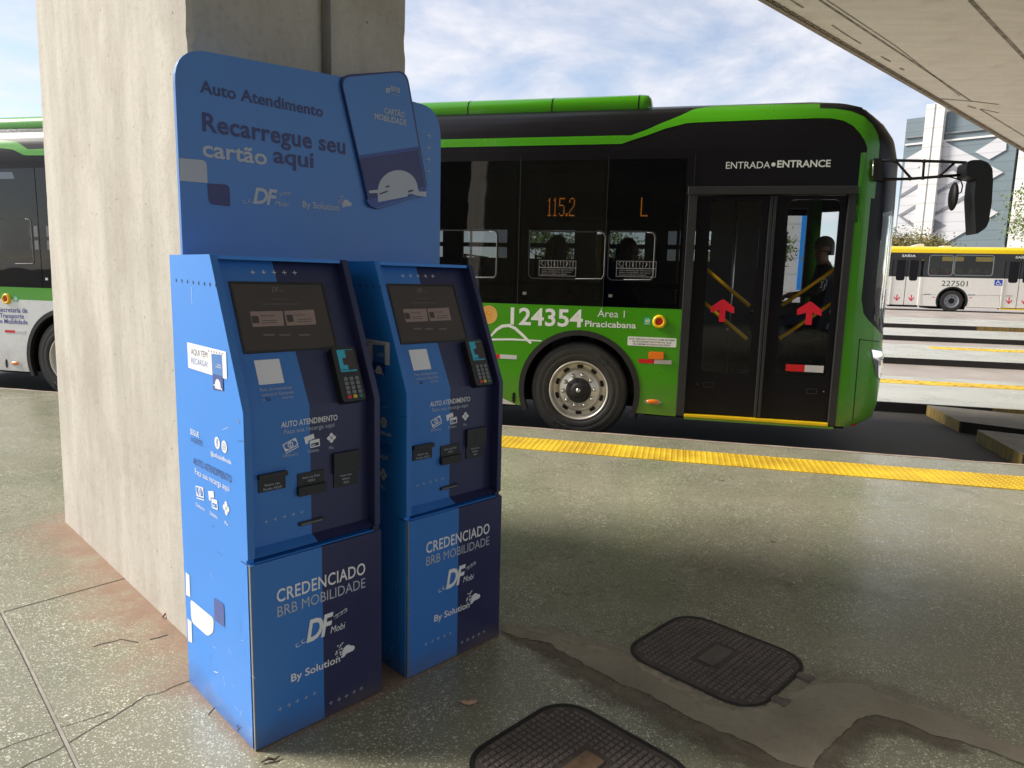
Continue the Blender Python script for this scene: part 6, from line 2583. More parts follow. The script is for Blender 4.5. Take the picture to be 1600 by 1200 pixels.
def person(pos, facing, label, top, skin, head_turn=0.0, reach=None, hair=None, capped=False, emblem=False):
    """seated figure grown from one skeleton: hips at the seat, feet on the floor. local x is where it faces"""
    V, E, RAD = [], [], []

    def add(p, r, link=None):
        V.append(Vector(p))
        RAD.append(r)
        if link is not None:
            E.append((link, len(V) - 1))
        return len(V) - 1
    hp = add((0, 0, 0.50), 0.135)
    wa = add((-0.01, 0, 0.68), 0.125, hp)
    ch = add((-0.01, 0, 0.90), 0.145, wa)
    uc = add((-0.01, 0, 1.04), 0.115, ch)
    nk = add((0.005, 0, 1.155), 0.055, uc)
    ct, st_ = math.cos(head_turn), math.sin(head_turn)
    hd = lambda x, y, z: (x * ct - y * st_ + 0.01, x * st_ + y * ct, z)
    jw = add(hd(0.025, 0, 1.225), 0.066, nk)
    md = add(hd(0.012, 0, 1.31), 0.088, jw)
    tp = add(hd(0.0, 0, 1.385), 0.072, md)
    chin = add(hd(0.082, 0, 1.215), 0.026, jw)
    nose_ = add(hd(0.108, 0, 1.288), 0.014, md)
    for s in (1, -1):
        add(hd(-0.002, 0.094 * s, 1.29), 0.016, md)
    for s in (1, -1):
        s1_ = add((-0.01, 0.10 * s, 1.075), 0.080, uc)
        s2_ = add((-0.01, 0.185 * s, 1.055), 0.064, s1_)
        el, wr = ((0.04, 0.245 * s, 0.79), (0.27, 0.17 * s, 0.70))
        if reach and s in reach:
            el, wr = reach[s]
        e_ = add(el, 0.047, s2_)
        w_ = add(wr, 0.030, e_)
        d = (Vector(wr) - Vector(el)).normalized()
        side = Vector((0, -s, 0))
        side = (side - d * side.dot(d)).normalized()
        dn = d.cross(side) * (1 if s > 0 else -1)
        p1 = add(Vector(wr) + d * 0.05, 0.030, w_)
        for k, ln in enumerate((0.070, 0.078, 0.074, 0.058)):
            o = side * (0.030 - 0.020 * k)
            f1 = add(Vector(wr) + d * 0.09 + o, 0.0095, p1)
            f2 = add(Vector(wr) + d * (0.09 + ln * 0.5) + o + dn * 0.012, 0.0088, f1)
            add(Vector(wr) + d * (0.09 + ln * 0.85) + o + dn * 0.038, 0.0078, f2)
        t1_ = add(Vector(wr) + d * 0.045 + side * 0.042, 0.011, w_)
        add(Vector(wr) + d * 0.085 + side * 0.058 + dn * 0.018, 0.009, t1_)
        h1 = add((0.04, 0.09 * s, 0.49), 0.095, hp)
        kn = add((0.43, 0.11 * s, 0.50), 0.062, h1)
        an = add((0.41, 0.11 * s, 0.09), 0.042, kn)
        add((0.55, 0.13 * s, 0.045), 0.036, an)
    me = bpy.data.meshes.new('person')
    me.from_pydata([tuple(v) for v in V], E, [])
    tmp = bpy.data.objects.new('person_tmp', me)
    COL.objects.link(tmp)
    sk = tmp.modifiers.new('skin', 'SKIN')
    for i, d in enumerate(me.skin_vertices[0].data):
        d.radius = (RAD[i], RAD[i])
        d.use_root = (i == 0)
    sub = tmp.modifiers.new('sub', 'SUBSURF')
    sub.levels = sub.render_levels = 2
    dg = bpy.context.evaluated_depsgraph_get()
    body = bpy.data.meshes.new_from_object(tmp.evaluated_get(dg))
    bpy.data.objects.remove(tmp)
    body.name = 'person'
    for m_ in (top, skin, M['jeans'], M['shoe']):
        body.materials.append(m_)
    for p in body.polygons:
        c = p.center
        p.use_smooth = True
        wrd = [Vector((0.27, 0.17 * s, 0.70)) if not (reach and s in reach) else Vector(reach[s][1]) for s in (1, -1)]
        eld = [Vector((0.04, 0.245 * s, 0.79)) if not (reach and s in reach) else Vector(reach[s][0]) for s in (1, -1)]
        hand = any((c - w).dot((w - e).normalized()) > -0.01 and (c - w).length < 0.24 and abs(c.y) < 0.6 and (c - w).dot((w - e).normalized()) < 0.22 and ((c - w) - (w - e).normalized() * (c - w).dot((w - e).normalized())).length < 0.09 for w, e in zip(wrd, eld))
        if hand:
            k = 1
        elif c.z > 1.135:
            k = 1
        elif c.z < 0.12:
            k = 3
        elif c.z < 0.60 or (c.x > 0.12 and c.z < 0.64):
            k = 2
        else:
            k = 0
        p.material_index = k
    o = bpy.data.objects.new('person', body)
    COL.objects.link(o)
    o.location = BF.world(pos)
    o.rotation_euler = (0, 0, A_B + facing)
    tag(o, label, 'person')
    H = lambda x, y, z: Vector(hd(x, y, z))
    eyes = MB()
    for s in (1, -1):
        eyes.ball(H(0.088, 0.034 * s, 1.312), 0.011, n=8)
    mouth = MB().ball(H(0.094, 0, 1.243), 0.008, 0.022, 0.005, 8)
    eyes.build('eyes', M['eye'], o)
    mouth.build('mouth', M['refl_red'], o)
    if hair:
        mb = MB()
        rnd = random.Random(2)
        mb.grid(lambda s, t: H(-0.012 + 0.104 * math.sin(math.pi * t * 0.62) * math.cos(2 * math.pi * s) - 0.012, 0.104 * math.sin(math.pi * t * 0.62) * math.sin(2 * math.pi * s), 1.335 + 0.118 * math.cos(math.pi * t * 0.62)), 20, 8)
        # long locks
        for k in range(46):
            a = R(55 + 250 * rnd.random())
            r0 = 0.098
            p0 = H(-0.02 + r0 * math.cos(a), r0 * math.sin(a), 1.38)
            ln = 0.32 + 0.14 * rnd.random()
            j = 0.03 * rnd.random()
            mb.tube([p0, H(-0.025 + (r0 + 0.012) * math.cos(a), (r0 + 0.012) * math.sin(a), 1.28), H(-0.035 + (r0 + j) * math.cos(a), (r0 + j) * math.sin(a), 1.28 - ln * 0.5), H(-0.05 + (r0 + j) * math.cos(a), (r0 * 0.9 + j) * math.sin(a), 1.28 - ln)], [0.016, 0.020, 0.017, 0.004], 6)
        mb.build('hair', hair, o)
    if capped:
        mb = MB()
        mb.grid(lambda s, t: H(0.0 + 0.106 * math.sin(math.pi * t * 0.56) * math.cos(2 * math.pi * s), 0.101 * math.sin(math.pi * t * 0.56) * math.sin(2 * math.pi * s), 1.350 + 0.100 * math.cos(math.pi * t * 0.56)), 24, 8)
        br = [(0.055, -0.085), (0.12, -0.075), (0.17, -0.045), (0.185, 0), (0.17, 0.045), (0.12, 0.075), (0.055, 0.085)]
        mb.prism(br, lambda a, b, d=0.0: H(a, b, 1.335 + d - 0.16 * max(0, a - 0.1) - 1.2 * b * b), -0.004, 0.004)
        mb.build('cap', M['cap'], o)
        mb = MB()
        mb.grid(lambda s, t: H(-0.014 + 0.094 * math.cos(R(100 + 160 * s)), 0.097 * math.sin(R(100 + 160 * s)), 1.24 + 0.10 * t), 14, 4)
        mb.build('hair', M['hair'], o)
    if emblem:
        mb = MB()
        for (q, w) in (([(0, .05), (.03, .07), (.06, .04), (.05, -.02), (.02, -.06)], .012), ([(-.02, .02), (.02, .03)], .012), ([(0, .03), (-.01, -.04)], .012), ([(.03, .0), (.03, -.07), (.0, -.09)], .012), ([(-.03, -.05), (.0, -.05)], .010)):
            mb.sheet(band(q, w), lambda a, b, d=0.0: Vector((0.05 - a * 0.8, 0.288 - b * 0.22 + d, 0.92 + b * 0.8)), 0.0)
        mb.build('sleeve_emblem', M['b_print'], o)
    return o


RAISE = 0.24
person((-1.36, 0.38, 0.345 + RAISE), 0.0, 'passenger with long brown hair and pink top behind the left notice', M['pink'], M['skin_dark'], 0.15, hair=M['hair_brown'])
person((-0.60, 0.40, 0.345 + RAISE - 0.02), 0.0, 'dark haired passenger resting a hand on the face by the front side window', M['grey_top'], M['skin'], -0.2, {-1: ((0.16, -0.20, 0.86), (0.13, -0.09, 1.10))}, hair=M['hair'])
person((1.50, 1.25, 0.66), R(180), 'bus driver in olive cap and black jacket behind the front door glass', M['jacket'], M['skin'], R(18), {1: ((0.10, 0.25, 0.82), (0.30, 0.13, 0.80)), -1: ((0.10, -0.25, 0.82), (0.30, -0.12, 0.78))}, capped=True, emblem=True)

src_people = [o for o in bpy.data.objects if o.name.startswith('person') and o.parent is None]
# ================================================================== white and yellow bus across the bays
B2F = Frame((20.56, 33.1, far_z(37)), R(-15.5))
b2 = empty('white_bus', B2F, 'white bus with yellow roof numbered 227501 on the far side of the bays', 'bus')
B2 = Plane(B2F, (0, 0, 0), (1, 0, 0), (0, 0, 1))
M['w_white'] = material('bus_cream_white', (0.80, 0.78, 0.73), 0.35, var=0.04, coat=0.3)
M['w_yellow'] = material('bus_roof_yellow', (0.80, 0.56, 0.006), 0.35, var=0.03, coat=0.3)
M['w_dark'] = material('bus_band_dark', (0.028, 0.028, 0.032), 0.3, var=0.1)
at2 = B2.at


def c6(X, Y):
    return B2.px(1380 + X / 7.27, 370 + Y / 7.27)


X0, X1 = -4.3, 8.2
zy0, zy1 = c6(700, 185)[1], c6(700, 118)[1]
zw = c6(700, 462)[1]
zk = c6(500, 785)[1]
wcx = c6(780, 700)[0]
rw = 0.50
d1 = (c6(78, 600)[0], c6(432, 600)[0])
d2 = (c6(1352, 600)[0], c6(1352, 600)[0] + (d1[1] - d1[0]))
mb = MB()
a0 = math.asin((rw - zk) / 0.66)
ar = [(wcx + 0.66 * math.cos(a), rw + 0.66 * math.sin(a)) for a in [-a0 + (math.pi + 2 * a0) * k / 20 for k in range(21)]]


def wall_piece(xa, xb, arch_=None):
    pts = [(xa, zk)] + (arch_[::-1] if arch_ else []) + [(xb, zk), (xb, zw), (xa, zw)]
    mb.prism(pts, at2, -0.05, 0.0, mi=0)


wall_piece(X0, d1[0])
wall_piece(d1[1], d2[0], ar)
wall_piece(d2[1], X1)
mb.box(X0, X1, 2.45, 2.5, zk, zw, 0)
mb.box(X0 - 0.04, X0, 0, 2.5, zk, zy0, 0)
mb.box(X1, X1 + 0.04, 0, 2.5, zk, zy0, 0)
mb.build('body_side', M['w_white'], b2)
mb = MB()
pr = [(0.0, zy0), (0.03, zy0 + (zy1 - zy0) * 0.6), (0.12, zy1 - 0.02), (0.4, zy1 + 0.04), (1.25, zy1 + 0.08)]
pr = pr + [(2.5 - y, z) for y, z in pr[::-1][1:]]
n_ = len(pr)
mb.add([(x, y, z) for x in (X0 - 0.04, X1 + 0.04) for (y, z) in pr], [(k, k + 1, n_ + k + 1, n_ + k)[::-1] for k in range(n_ - 1)] + [tuple(range(n_)), tuple(range(n_, 2 * n_))[::-1]], 0, False)
rf = mb.build('roof', M['w_yellow'], b2)
(xa, z0_), (xb, z1_) = c6(270, 112), c6(510, 70)
mb = MB().prism([(xa, z0_ - 0.2), (xb, z0_ - 0.2), (xb, z1_ - 0.02), (xb - 0.15, z1_), ((xa + xb) / 2, z1_ - 0.10)], lambda a, b, d=0.0: Vector((a, 1.2 + d, b)), -0.6, 0.6)
mb.build('roof_vent', M['w_white'], rf)
(xa, z0_), (xb, z1_) = c6(750, 112), c6(850, 90)
mb = MB().box(xa, xb, 0.9, 1.6, z0_ - 0.2, z1_)
mb.build('roof_hatch', M['w_white'], rf)
# dark window band with openings
w1 = rrect(c6(522, 300)[0], c6(798, 300)[0], c6(660, 440)[1], c6(660, 210)[1], 0.12, 4)
w2 = rrect(c6(814, 300)[0], c6(1256, 300)[0], c6(1030, 440)[1], c6(1030, 210)[1], 0.12, 4)
w3 = rrect(d2[1] + 0.2, d2[1] + 2.0, zw + 0.1, zy0 - 0.1, 0.12, 4)
w0 = rrect(X0 + 0.3, d1[0] - 0.15, zw + 0.1, zy0 - 0.1, 0.12, 4)
zb_ = zw + 0.0005
mb = MB()
mb.prism([(X0, zb_), (d1[0], zb_), (d1[0], zy0), (X0, zy0)], at2, -0.05, 0.001, [w0])
mb.prism([(d1[1], zb_), (d2[0], zb_), (d2[0], zy0), (d1[1], zy0)], at2, -0.05, 0.001, [w1, w2])
mb.prism([(d2[1], zb_), (X1, zb_), (X1, zy0), (d2[1], zy0)], at2, -0.05, 0.001, [w3])
ztop = c6(250, 255)[1]
for d_ in (d1, d2):
    mb.prism([(d_[0], ztop), (d_[1], ztop), (d_[1], zy0), (d_[0], zy0)], at2, -0.05, 0.001)
mb.box(X0, X1, 2.45, 2.5, zw, zy0)
mb.build('window_band', M['w_dark'], b2)
for w in (w0, w1, w2, w3):
    g = MB().sheet(w, at2, -0.02).build('window', M['glass_door'], b2)
    xs3 = [p[0] for p in w]
    zs3 = [p[1] for p in w]
    mb = MB().prism(band(w + [w[0]], 0.035), at2, -0.03, 0.006)
    mb.build('window_frame', M['k_edge'], g)
    mb = MB().box((min(xs3) + max(xs3)) / 2 - 0.02, (min(xs3) + max(xs3)) / 2 + 0.02, 0.0, 0.04, min(zs3), max(zs3))
    mb.build('mullion', M['w_dark'], g)
# yellow lit luggage strip inside, dark inside
mb = MB()
mb.box(X0, X1, 0.1, 2.4, 0.55, 0.6, 0)
mb.box(X0, X1, 0.1, 2.4, zy0 - 0.04, zy0, 0)
mb.box(X0, X1, 2.3, 2.44, 0.6, zw + 0.34, 0)
mb.build('interior', M['w_dark'], b2)
for k in range(8):
    x = X0 + 0.7 + 1.45 * k
    mb = MB().prism(rrect(x, x + 0.95, zy0 - 0.36, zy0 - 0.16, 0.03), lambda a, b, d=0.0: Vector((a, 0.07 + d, b)), 0.0, 0.03)
    mb.build('yellow_panel', M['w_yellow'], b2)
for k in range(8):
    x = X0 + 1.0 + 0.9 * k
    for y in (0.5, 1.8):
        mb = MB().prism(rrect(x, x + 0.10, 0.9, 1.85, 0.05), lambda a, b, d=0.0: Vector((a, y + d, b)), -0.2, 0.2)
        mb.build('seat', M['seat'], b2, 0.03)
# doors
for d_ in (d1, d2):
    xm = (d_[0] + d_[1]) / 2 - 0.02
    zg0_, zg1_ = c6(180, 495)[1], c6(180, 265)[1]
    for (a, c, s) in ((d_[0] + 0.03, xm - 0.015, 0), (xm + 0.015, d_[1] - 0.10, 1)):
        hole = rrect(a + 0.16 if s == 0 else a + 0.10, c - 0.06 if s == 0 else c - 0.12, zg0_, zg1_, [0.1, 0.1, 0.03, 0.03], 4)
        mb = MB().prism([(a, zk + 0.02), (c, zk + 0.02), (c, zw), (a, zw)], at2, -0.06, -0.02, [[p for p in rrect(hole[0][0] - 0.0, max(p[0] for p in hole), zg0_, zw - 0.001, [0.1, 0.1, 0, 0], 4)]] if False else [], mi=0)
        mb.prism([(a, zw), (c, zw), (c, ztop), (a, ztop)], at2, -0.06, -0.02, [rrect(min(p[0] for p in hole), max(p[0] for p in hole), zw + 0.02, zg1_, 0.03)], mi=1)
        lf = mb.build('door_leaf', [M['w_white'], M['w_dark']], b2)
        mb = MB().sheet(rrect(min(p[0] for p in hole), max(p[0] for p in hole), zg0_, zg1_, [0.1, 0.1, 0.03, 0.03], 4), at2, -0.017)
        mb.build('door_glass', M['b_black'], lf)
        # red arrow pointing down at the step
        cx_, cz_ = (a + c) / 2, c6(240, 697)[1]
        mb = MB()
        mb.sheet(rrect(cx_ - 0.022, cx_ + 0.022, cz_ - 0.10, cz_ + 0.17, 0.005), at2, -0.016)
        mb.sheet([(cx_ - 0.14, cz_ + 0.03), (cx_, cz_ - 0.14), (cx_ + 0.14, cz_ + 0.03), (cx_ + 0.11, cz_ + 0.06), (cx_, cz_ - 0.07), (cx_ - 0.11, cz_ + 0.06)], at2, -0.015)
        mb.build('red_arrow', M['red_print'], lf)
    mb = MB()
    mb.box(d_[1] - 0.10, d_[1], -0.01, 0.04, zk, zw)
    mb.box(d_[0] - 0.02, d_[0] + 0.03, -0.01, 0.04, zk, zw)
    mb.build('door_post', M['w_white'], b2)
    mb = MB()
    put_text(mb, 'SAÍDA', at2, xm - 0.28, xm + 0.30, c6(290, 228)[1], 0.10, 0.02, 0, 0.004)
    mb.build('lettering', M['b_print'], b2)
    mb = MB().box(d_[0], d_[1] - 0.1, -0.03, 0.3, zk - 0.07, zk - 0.01)
    mb.build('step_edge', M['w_yellow'] if d_ is d2 else M['b_black'], b2)
mb = MB()
(xa, za), (xb, zb2) = c6(660, 557), c6(957, 557)
put_text(mb, '227501', at2, xa, xb, za, c6(800, 500)[1] - za, 0.0, 0, 0.003)
mb.build('fleet_number', M['w_dark'], b2)
(xa, zb2), (xb, za) = c6(1268, 487), c6(1352, 556)
mb = MB()
mb.sheet([(xa, za), (xb, za), (xb, zb2), (xa, zb2)], at2, 0.002, mi=0)
s = xb - xa
P2 = lambda a, b: (xa + a * s, za + b * s)
mb.sheet(circle(*P2(0.40, 0.82), 0.07 * s, 12), at2, 0.0045, mi=1)
mb.sheet(band([P2(0.40, 0.72), P2(0.42, 0.42), P2(0.66, 0.40), P2(0.78, 0.14), P2(0.88, 0.18)], 0.09 * s), at2, 0.0046, mi=1)
mb.sheet(band([P2(0.42, 0.58), P2(0.62, 0.58)], 0.07 * s), at2, 0.0047, mi=1)
mb.sheet(band([P2(0.36, 0.52), P2(0.22, 0.40), P2(0.22, 0.24), P2(0.36, 0.12), P2(0.52, 0.12), P2(0.64, 0.24)], 0.075 * s), at2, 0.0048, mi=1)
M['access_blue'] = material('access_blue', (0.01, 0.06, 0.50), 0.4)
mb.build('wheelchair_sign', [M['access_blue'], M['b_print']], b2)
mb = MB()
for (u0, v0, u1, v1, mi) in ((457, 648, 537, 656, 0), (960, 655, 1045, 663, 0), (1390, 668, 1470, 675, 0), (552, 683, 592, 690, 1), (975, 689, 1013, 696, 1)):
    q = [c6(u0, v1), c6(u1, v1), c6(u1, v0), c6(u0, v0)]
    mb.sheet(q, at2, 0.003, mi=mi)
for (u0, v0, u1, v1) in ((440, 656, 600, 659), (440, 656, 443, 785), (955, 664, 1335, 667), (1318, 670, 1321, 795)):
    q = [c6(u0, v1), c6(u1, v1), c6(u1, v0), c6(u0, v0)]
    mb.sheet(q, at2, 0.0025, mi=0)
mb.build('side_trim', [M['k_edge'], M['refl_red']], b2)
for cx in (wcx, wcx + 5.6):
    mb = MB().prism(band([(cx + 0.63 * math.cos(R(a)), rw + 0.63 * math.sin(R(a))) for a in range(-20, 201, 10)], 0.07), at2, -0.2, 0.006)
    mb.build('wheel_arch', M['b_rubber'], b2)
    mb = MB().lathe([(0.0, -0.18), (0.46, -0.2), (rw, -0.15), (rw, -0.02), (0.46, 0.01), (0.33, 0.015), (0.31, 0.0)], (cx, 0.03, rw), (0, -1, 0), 40)
    ty = mb.build('wheel', M['tyre'], b2)
    mb = MB().lathe([(0.315, 0.01), (0.295, 0.012), (0.27, -0.05), (0.22, -0.055), (0.17, -0.02), (0.0, -0.01)], (cx, 0.03, rw), (0, -1, 0), 40)
    rm = mb.build('rim', M['k_edge'], ty)
    mb = MB().lathe([(0, 0.01), (0.10, 0.0), (0.14, -0.02)], (cx, 0.03, rw), (0, -1, 0), 16)
    for k in range(8):
        a = 2 * math.pi * k / 8
        mb.lathe([(0, 0.012), (0.02, 0.008), (0.022, 0)], (cx + 0.19 * math.cos(a), 0.055, rw + 0.19 * math.sin(a)), (0, -1, 0), 8)
    mb.build('hub', M['b_black'], ty)
mb = MB()
mb.box(X0, wcx - 0.7, 0.1, 2.4, zk - 0.02, zk + 0.2)
mb.box(wcx + 0.7, X1, 0.1, 2.4, zk - 0.02, zk + 0.2)
mb.box(wcx - 0.72, wcx + 0.72, 0.5, 2.4, 0.1, zw - 0.2)
mb.build('underbody', M['under'], b2)

for k, (u, v) in enumerate(((560, 370), (640, 390), (720, 365), (860, 360), (990, 385), (1080, 370), (1180, 400))):
    o = copy_tree(src_people[k % 2])
    a_, b_ = Plane(B2F, (0, 0.45, 0), (1, 0, 0), (0, 0, 1)).px(1380 + u / 7.27, 370 + v / 7.27)
    o.location = B2F.world((a_, 0.45, b_ - 1.30))
    o.rotation_euler = (0, 0, B2F.ang + R(180))
    tag(o, 'passenger seen dimly through the side windows of the far white bus', 'person', 'passengers in the far white bus')

# ================================================================== office tower far behind
TAZ = R(34.3)
TF = Frame((200 * math.sin(TAZ), 200 * math.cos(TAZ), 0), R(-44.4))
tw = empty('office_tower', TF, 'tall grey-blue office building with white pylon and zigzag white panels', 'building')
TP = Plane(TF, (0, 0, 0), (1, 0, 0), (0, 0, 1))


def panel_material(name, c1, c2, lines=2.2):
    m = bpy.data.materials.new(name)
    m.use_nodes = True
    t = m.node_tree
    L = t.links.new
    b = t.nodes['Principled BSDF']
    b.inputs['Roughness'].default_value = 0.5
    tc = _n(t, 'ShaderNodeTexCoord')
    sp_ = _n(t, 'ShaderNodeSeparateXYZ')
    L(tc.outputs['Object'], sp_.inputs[0])
    fr_ = _math(t, 'FRACT', _math(t, 'MULTIPLY', sp_.outputs[2], 1.0 / lines))
    ln = _math(t, 'LESS_THAN', fr_, 0.10)
    cell = _math(t, 'FLOOR', _math(t, 'MULTIPLY', sp_.outputs[2], 1.0 / lines))
    no = _n(t, 'ShaderNodeTexNoise')
    no.inputs['Scale'].default_value = 0.12
    mp_ = _n(t, 'ShaderNodeMapping')
    mp_.inputs['Scale'].default_value = (1, 1, 7)
    L(tc.outputs['Object'], mp_.inputs['Vector'])
    L(mp_.outputs[0], no.inputs['Vector'])
    mx = _n(t, 'ShaderNodeMixRGB')
    mx.inputs[1].default_value = (*c1, 1)
    mx.inputs[2].default_value = (*c2, 1)
    L(no.outputs[0], mx.inputs[0])
    m2_ = _n(t, 'ShaderNodeMixRGB')
    L(_math(t, 'MULTIPLY', ln, 0.35), m2_.inputs[0])
    L(mx.outputs[0], m2_.inputs[1])
    m2_.inputs[2].default_value = (*[c * 0.45 for c in c1], 1)
    L(m2_.outputs[0], b.inputs['Base Color'])
    return m


M['t_glass'] = panel_material('tower_bluegrey', (0.11, 0.15, 0.17), (0.15, 0.195, 0.215))
M['t_white'] = panel_material('tower_white', (0.46, 0.465, 0.48), (0.53, 0.53, 0.55))
M['t_pylon'] = panel_material('tower_pylon', (0.60, 0.59, 0.56), (0.66, 0.65, 0.62), 4.4)
M['t_grey'] = panel_material('tower_grey', (0.15, 0.16, 0.18), (0.20, 0.21, 0.23))


def c5(X, Y):
    return TP.px(1380 + X / 5, 160 + Y / 5)


def tl(pts):
    return [c5(*p) for p in pts]


base = -2.0


def down(pts):
    return pts


mb = MB()
q = tl([(98, 1040), (180, 270), (186, 131), (342, 112), (250, 1100)])
xl_ = q[1][0]
mb.prism([(q[2][0], base), (c5(330, 600)[0], base), (c5(330, 600)[0], q[2][1]), (q[2][0], q[2][1])], TP.at, -22, 0)
mb.prism([(c5(480, 300)[0], base), (c5(1040, 360)[0], base), (c5(1040, 360)[0], c5(495, 90)[1] + 0.5), (c5(480, 300)[0], c5(495, 90)[1] + 0.5)], TP.at, -22, 0)
mb.build('wall', M['t_glass'], tw)
mb = MB()
px0, px1 = c5(318, 400)[0], c5(462, 400)[0]
mb.prism([(px0, base), (px1, base), (px1, c5(425, 20)[1]), (px0, c5(390, 25)[1])], TP.at, -20, 2.0)
py = mb.build('pylon', M['t_pylon'], tw)
mb = MB()
xm_ = c5(388, 400)[0]
mb.prism([(xm_ - 0.12, base), (xm_ + 0.12, base), (xm_ + 0.12, c5(420, 25)[1]), (xm_ - 0.12, c5(420, 25)[1])], TP.at, 1.9, 2.06)
mb.build('pylon_joint', M['t_grey'], py)
mb = MB()
rx0 = c5(1043, 600)[0]
mb.prism([(rx0, base), (rx0 + 14, base), (rx0 + 14, c5(1043, 360)[1] + 6), (rx0, c5(1043, 360)[1] + 6)], TP.at, -20, 1.5)
mb.build('side_pylon', M['t_pylon'], tw)
mb = MB()
mb.prism([(px1, c5(700, 90)[1] + 0.5), (c5(1040, 360)[0], c5(700, 90)[1] + 0.5), (c5(1040, 360)[0], c5(700, 60)[1] + 2), (px1, c5(700, 60)[1] + 2)], TP.at, -12, -6)
mb.build('roof_screen', M['t_pylon'], tw)
# ledges
mb = MB()
zl_ = c5(600, 228)[1]
for (a, c) in ((xl_, px0), (px1, c5(1040, 360)[0])):
    mb.prism([(a, zl_ - 0.3), (c, zl_ - 0.3), (c, zl_ + 0.1), (a, zl_ + 0.1)], TP.at, 0.0, 0.5, mi=0)
    mb.prism([(a, zl_ - 2.0), (c, zl_ - 2.0), (c, zl_ - 1.6), (a, zl_ - 1.6)], TP.at, 0.0, 0.4, mi=1)
mb.build('ledge', [M['t_grey'], M['t_pylon']], tw)
# white zigzag cladding
def clad(pts, m, d=0.35, name='cladding'):
    q = tl(pts)
    xa_ = min(p[0] for p in q)
    mb = MB().prism(q, TP.at, 0.0, d)
    return mb.build(name, m, tw)


clad([(476, 303), (940, 547), (800, 628), (795, 805), (900, 862), (470, 1112), (380, 1112), (440, 600)], M['t_white'])
clad([(720, 390), (897, 279), (965, 320), (962, 372), (830, 447)], M['t_white'])
clad([(176, 446), (322, 360), (322, 560), (245, 1060), (98, 1060), (120, 885), (160, 600)], M['t_white'])
for pts in ([(430, 690), (600, 588), (610, 612), (430, 718)], [(412, 860), (665, 712), (668, 738), (412, 886)], [(460, 440), (530, 475), (605, 520), (600, 560), (540, 528), (458, 560)],
            [(405, 912), (490, 960), (395, 1018)], [(135, 725), (285, 633), (285, 660), (137, 748)], [(118, 885), (262, 797), (262, 822), (150, 890), (246, 950), (244, 982)], [(275, 510), (300, 492), (298, 525)]):
    clad(pts, M['t_grey'], 0.5, 'grey_strip')

# a white and blue tower seen through the bus door
_d = ray(1245, 440)
_k = 205 / math.hypot(_d.x, _d.y)
SF = Frame((_d.x * _k, _d.y * _k, 0), R(-20))
st2 = empty('slab_tower', SF, 'white office slab with a bright blue end wall seen through the bus door', 'building')
mb = MB().box(-16, 0, 0, 14, -2, 42)
mb.build('wall', M['t_pylon'], st2)
mb = MB().box(0, 3.2, -0.5, 14, -2, 44)
mb.build('end_wall', material('blue_wall', (0.01, 0.26, 0.78), 0.4, var=0.05, scale=0.1), st2)

# ================================================================== trees
M['bark'] = material('bark', (0.10, 0.075, 0.055), 0.9, col2=(0.17, 0.13, 0.10), scale=8, bump=0.6)


def leaf_material(name, a, b):
    m = material(name, a, 0.55, col2=b, scale=0.9)
    return m


M['leaf_green'] = leaf_material('foliage_green', (0.045, 0.085, 0.018), (0.12, 0.17, 0.04))
M['leaf_light'] = leaf_material('foliage_light', (0.12, 0.20, 0.035), (0.24, 0.32, 0.08))
M['leaf_rust'] = leaf_material('foliage_rust', (0.14, 0.085, 0.02), (0.21, 0.19, 0.04))


def make_tree(name, at_, h, rx, rz, label, cat, mats, seed=0, leaves=2600, size=0.16, droop=0.0, trunk=True, group=None, gaps=0.35, crown_z=None):
    rnd = random.Random(seed)
    fr = Frame(at_, 0)
    root = empty(name, fr, label, cat, group)
    cz = crown_z if crown_z is not None else h - rz
    mb = MB()
    top = Vector((0.1 * rx, 0, cz))
    mb.tube([(0, 0, -0.3), (0.03 * h, 0, cz * 0.4), top], [0.045 * h, 0.034 * h, 0.022 * h], 9)
    tips = []
    for k in range(9):
        a = 2 * math.pi * k / 9 + rnd.random() * 0.5
        r = 0.75 + 0.25 * rnd.random()
        e = Vector((rx * r * math.cos(a), rx * r * math.sin(a), cz + rz * (rnd.random() * 1.1 - 0.25)))
        s = Vector((0.02 * h, 0, cz * (0.55 + 0.4 * rnd.random())))
        m_ = (s + e) / 2 + Vector((0, 0, rz * 0.15))
        mb.tube([s, m_, e], [0.018 * h, 0.011 * h, 0.004 * h], 6)
        tips.append(e)
    mb.build('trunk', M['bark'], root)
    clumps = []
    for k in range(34):
        while True:
            v = Vector((rnd.uniform(-1, 1), rnd.uniform(-1, 1), rnd.uniform(-0.8, 1)))
            if 0.45 < v.length < 1.0:
                break
        clumps.append((Vector((v.x * rx, v.y * rx, cz + v.z * rz)), (0.20 + 0.24 * rnd.random()) * rx, rnd.random()))
    mb = MB()
    for i in range(leaves):
        c, r, sh = clumps[rnd.randrange(len(clumps))]
        v = Vector((rnd.gauss(0, 1), rnd.gauss(0, 1), rnd.gauss(0, 0.8))) * r * 0.55
        p = c + v
        n = Vector((rnd.gauss(0, 1), rnd.gauss(0, 1), rnd.gauss(0.6, 0.8))).normalized()
        a = n.orthogonal().normalized()
        a = (a * math.cos(i) + n.cross(a) * math.sin(i))
        b = n.cross(a)
        if droop:
            a = (a + Vector((0, 0, -droop))).normalized()
        s = size * (0.6 + 0.8 * rnd.random())
        mb.add([p - a * s, p - b * s * 0.38, p + a * s, p + b * s * 0.38], [(0, 1, 2, 3)], 1 if (sh > 0.62) != (rnd.random() > 0.85) else 0)
    mb.build('crown', mats, root)
    return root


zg = far_z(60)


def az_pos(px_, dist, z=None):
    d = ray(px_, 440)
    k = dist / math.hypot(d.x, d.y)
    return (d.x * k, d.y * k, zg if z is None else z)


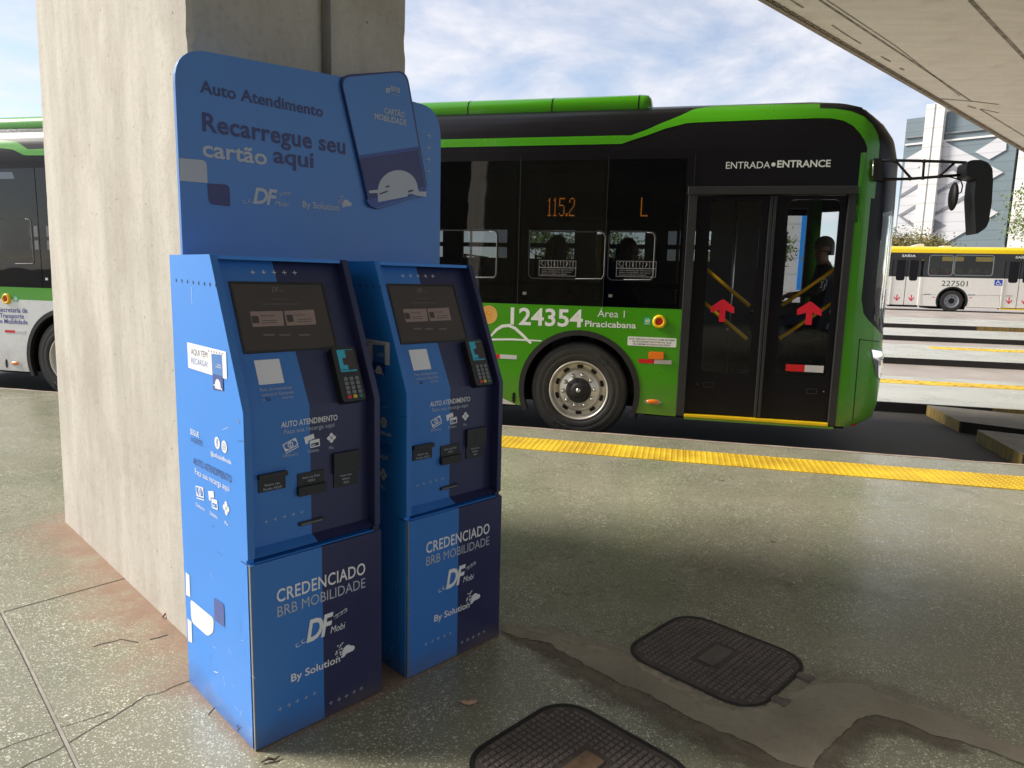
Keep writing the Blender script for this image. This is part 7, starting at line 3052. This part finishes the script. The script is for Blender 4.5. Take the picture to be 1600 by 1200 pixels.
make_tree('flowering_tree', az_pos(1408, 62), 5.0, 3.0, 1.1, 'low rust-brown tree crown showing over the white bus', 'tree', [M['leaf_rust'], M['leaf_green']], 3, 9000, 0.11)
# feathery tree hanging in at the picture edge
make_tree('feathery_tree', az_pos(1655, 40), 6.4, 2.3, 1.9, 'feathery light green tree at the right picture edge before the tower', 'tree', [M['leaf_light'], M['leaf_green']], 8, 4200, 0.075, droop=0.7)
t0_ = make_tree('street_tree', az_pos(1180, 85), 7.0, 3.6, 2.4, 'round green tree beyond the station seen through the green bus', 'tree', [M['leaf_green'], M['leaf_light']], 5, 2600, 0.22, group='trees beyond the station')
for k, (px_, d, s) in enumerate(((1322, 78, 0.5), (1345, 95, 0.6), (960, 90, 1.0), (860, 105, 1.2), (1120, 110, 1.15), (1480, 105, 0.85))):
    t_ = copy_tree(t0_)
    t_.location = az_pos(px_, d)
    t_.rotation_euler = (0, 0, k * 1.3)
    t_.scale = (s, s, s)
# twin floodlights showing above the bus roof
FL = Frame(az_pos(735, 46), R(8))
fl = empty('floodlight_mast', FL, 'slim mast with two small floodlights just above the bus roof', 'lamp post')
DPF = Plane(FL, (0, 0, 0), (1, 0, 0), (0, 0, 1))
za = DPF.px(735, 169)[1]
mb = MB().tube([(0, 0, -0.3), (0, 0, za)], [0.10, 0.06], 10)
mb.tube([(-0.35, 0, za), (0.35, 0, za)], 0.035, 8)
mb.build('mast', M['k_edge'], fl)
for sx in (-0.33, 0.30):
    mb = MB().prism([(-0.22, -0.06), (0.22, 0.02), (0.22, 0.16), (-0.16, 0.10)], lambda a, b, d=0.0: Vector((sx + a, d, za + 0.03 + b)), -0.14, 0.14)
    mb.build('floodlight', M['k_edge'], fl, 0.02)

# added unseen wall behind the viewer, keeps low sky out of the bus reflections
mb = MB()
def bw(a, b):
    return kd(a, b).to_2d()


q = [(-7.0, 9.0), (-7.6, 9.0), (-24.0, -6.0), (-23.4, -6.4)]
W0, W1 = Vector((-13.5, -8.5)), Vector((13.0, -19.0))
mb.prism([tuple(W0), tuple(W1), tuple(W1 + Vector((-0.3, -0.7))), tuple(W0 + Vector((-0.3, -0.7)))], lambda a, b, d=0.0: Vector((a, b, d)), -0.2, 6.6)
tag(mb.build('sky_block_wall', material('sky_block_wall', (0.08, 0.075, 0.07), 0.8, col2=(0.12, 0.11, 0.10), scale=0.5)), kind='structure')
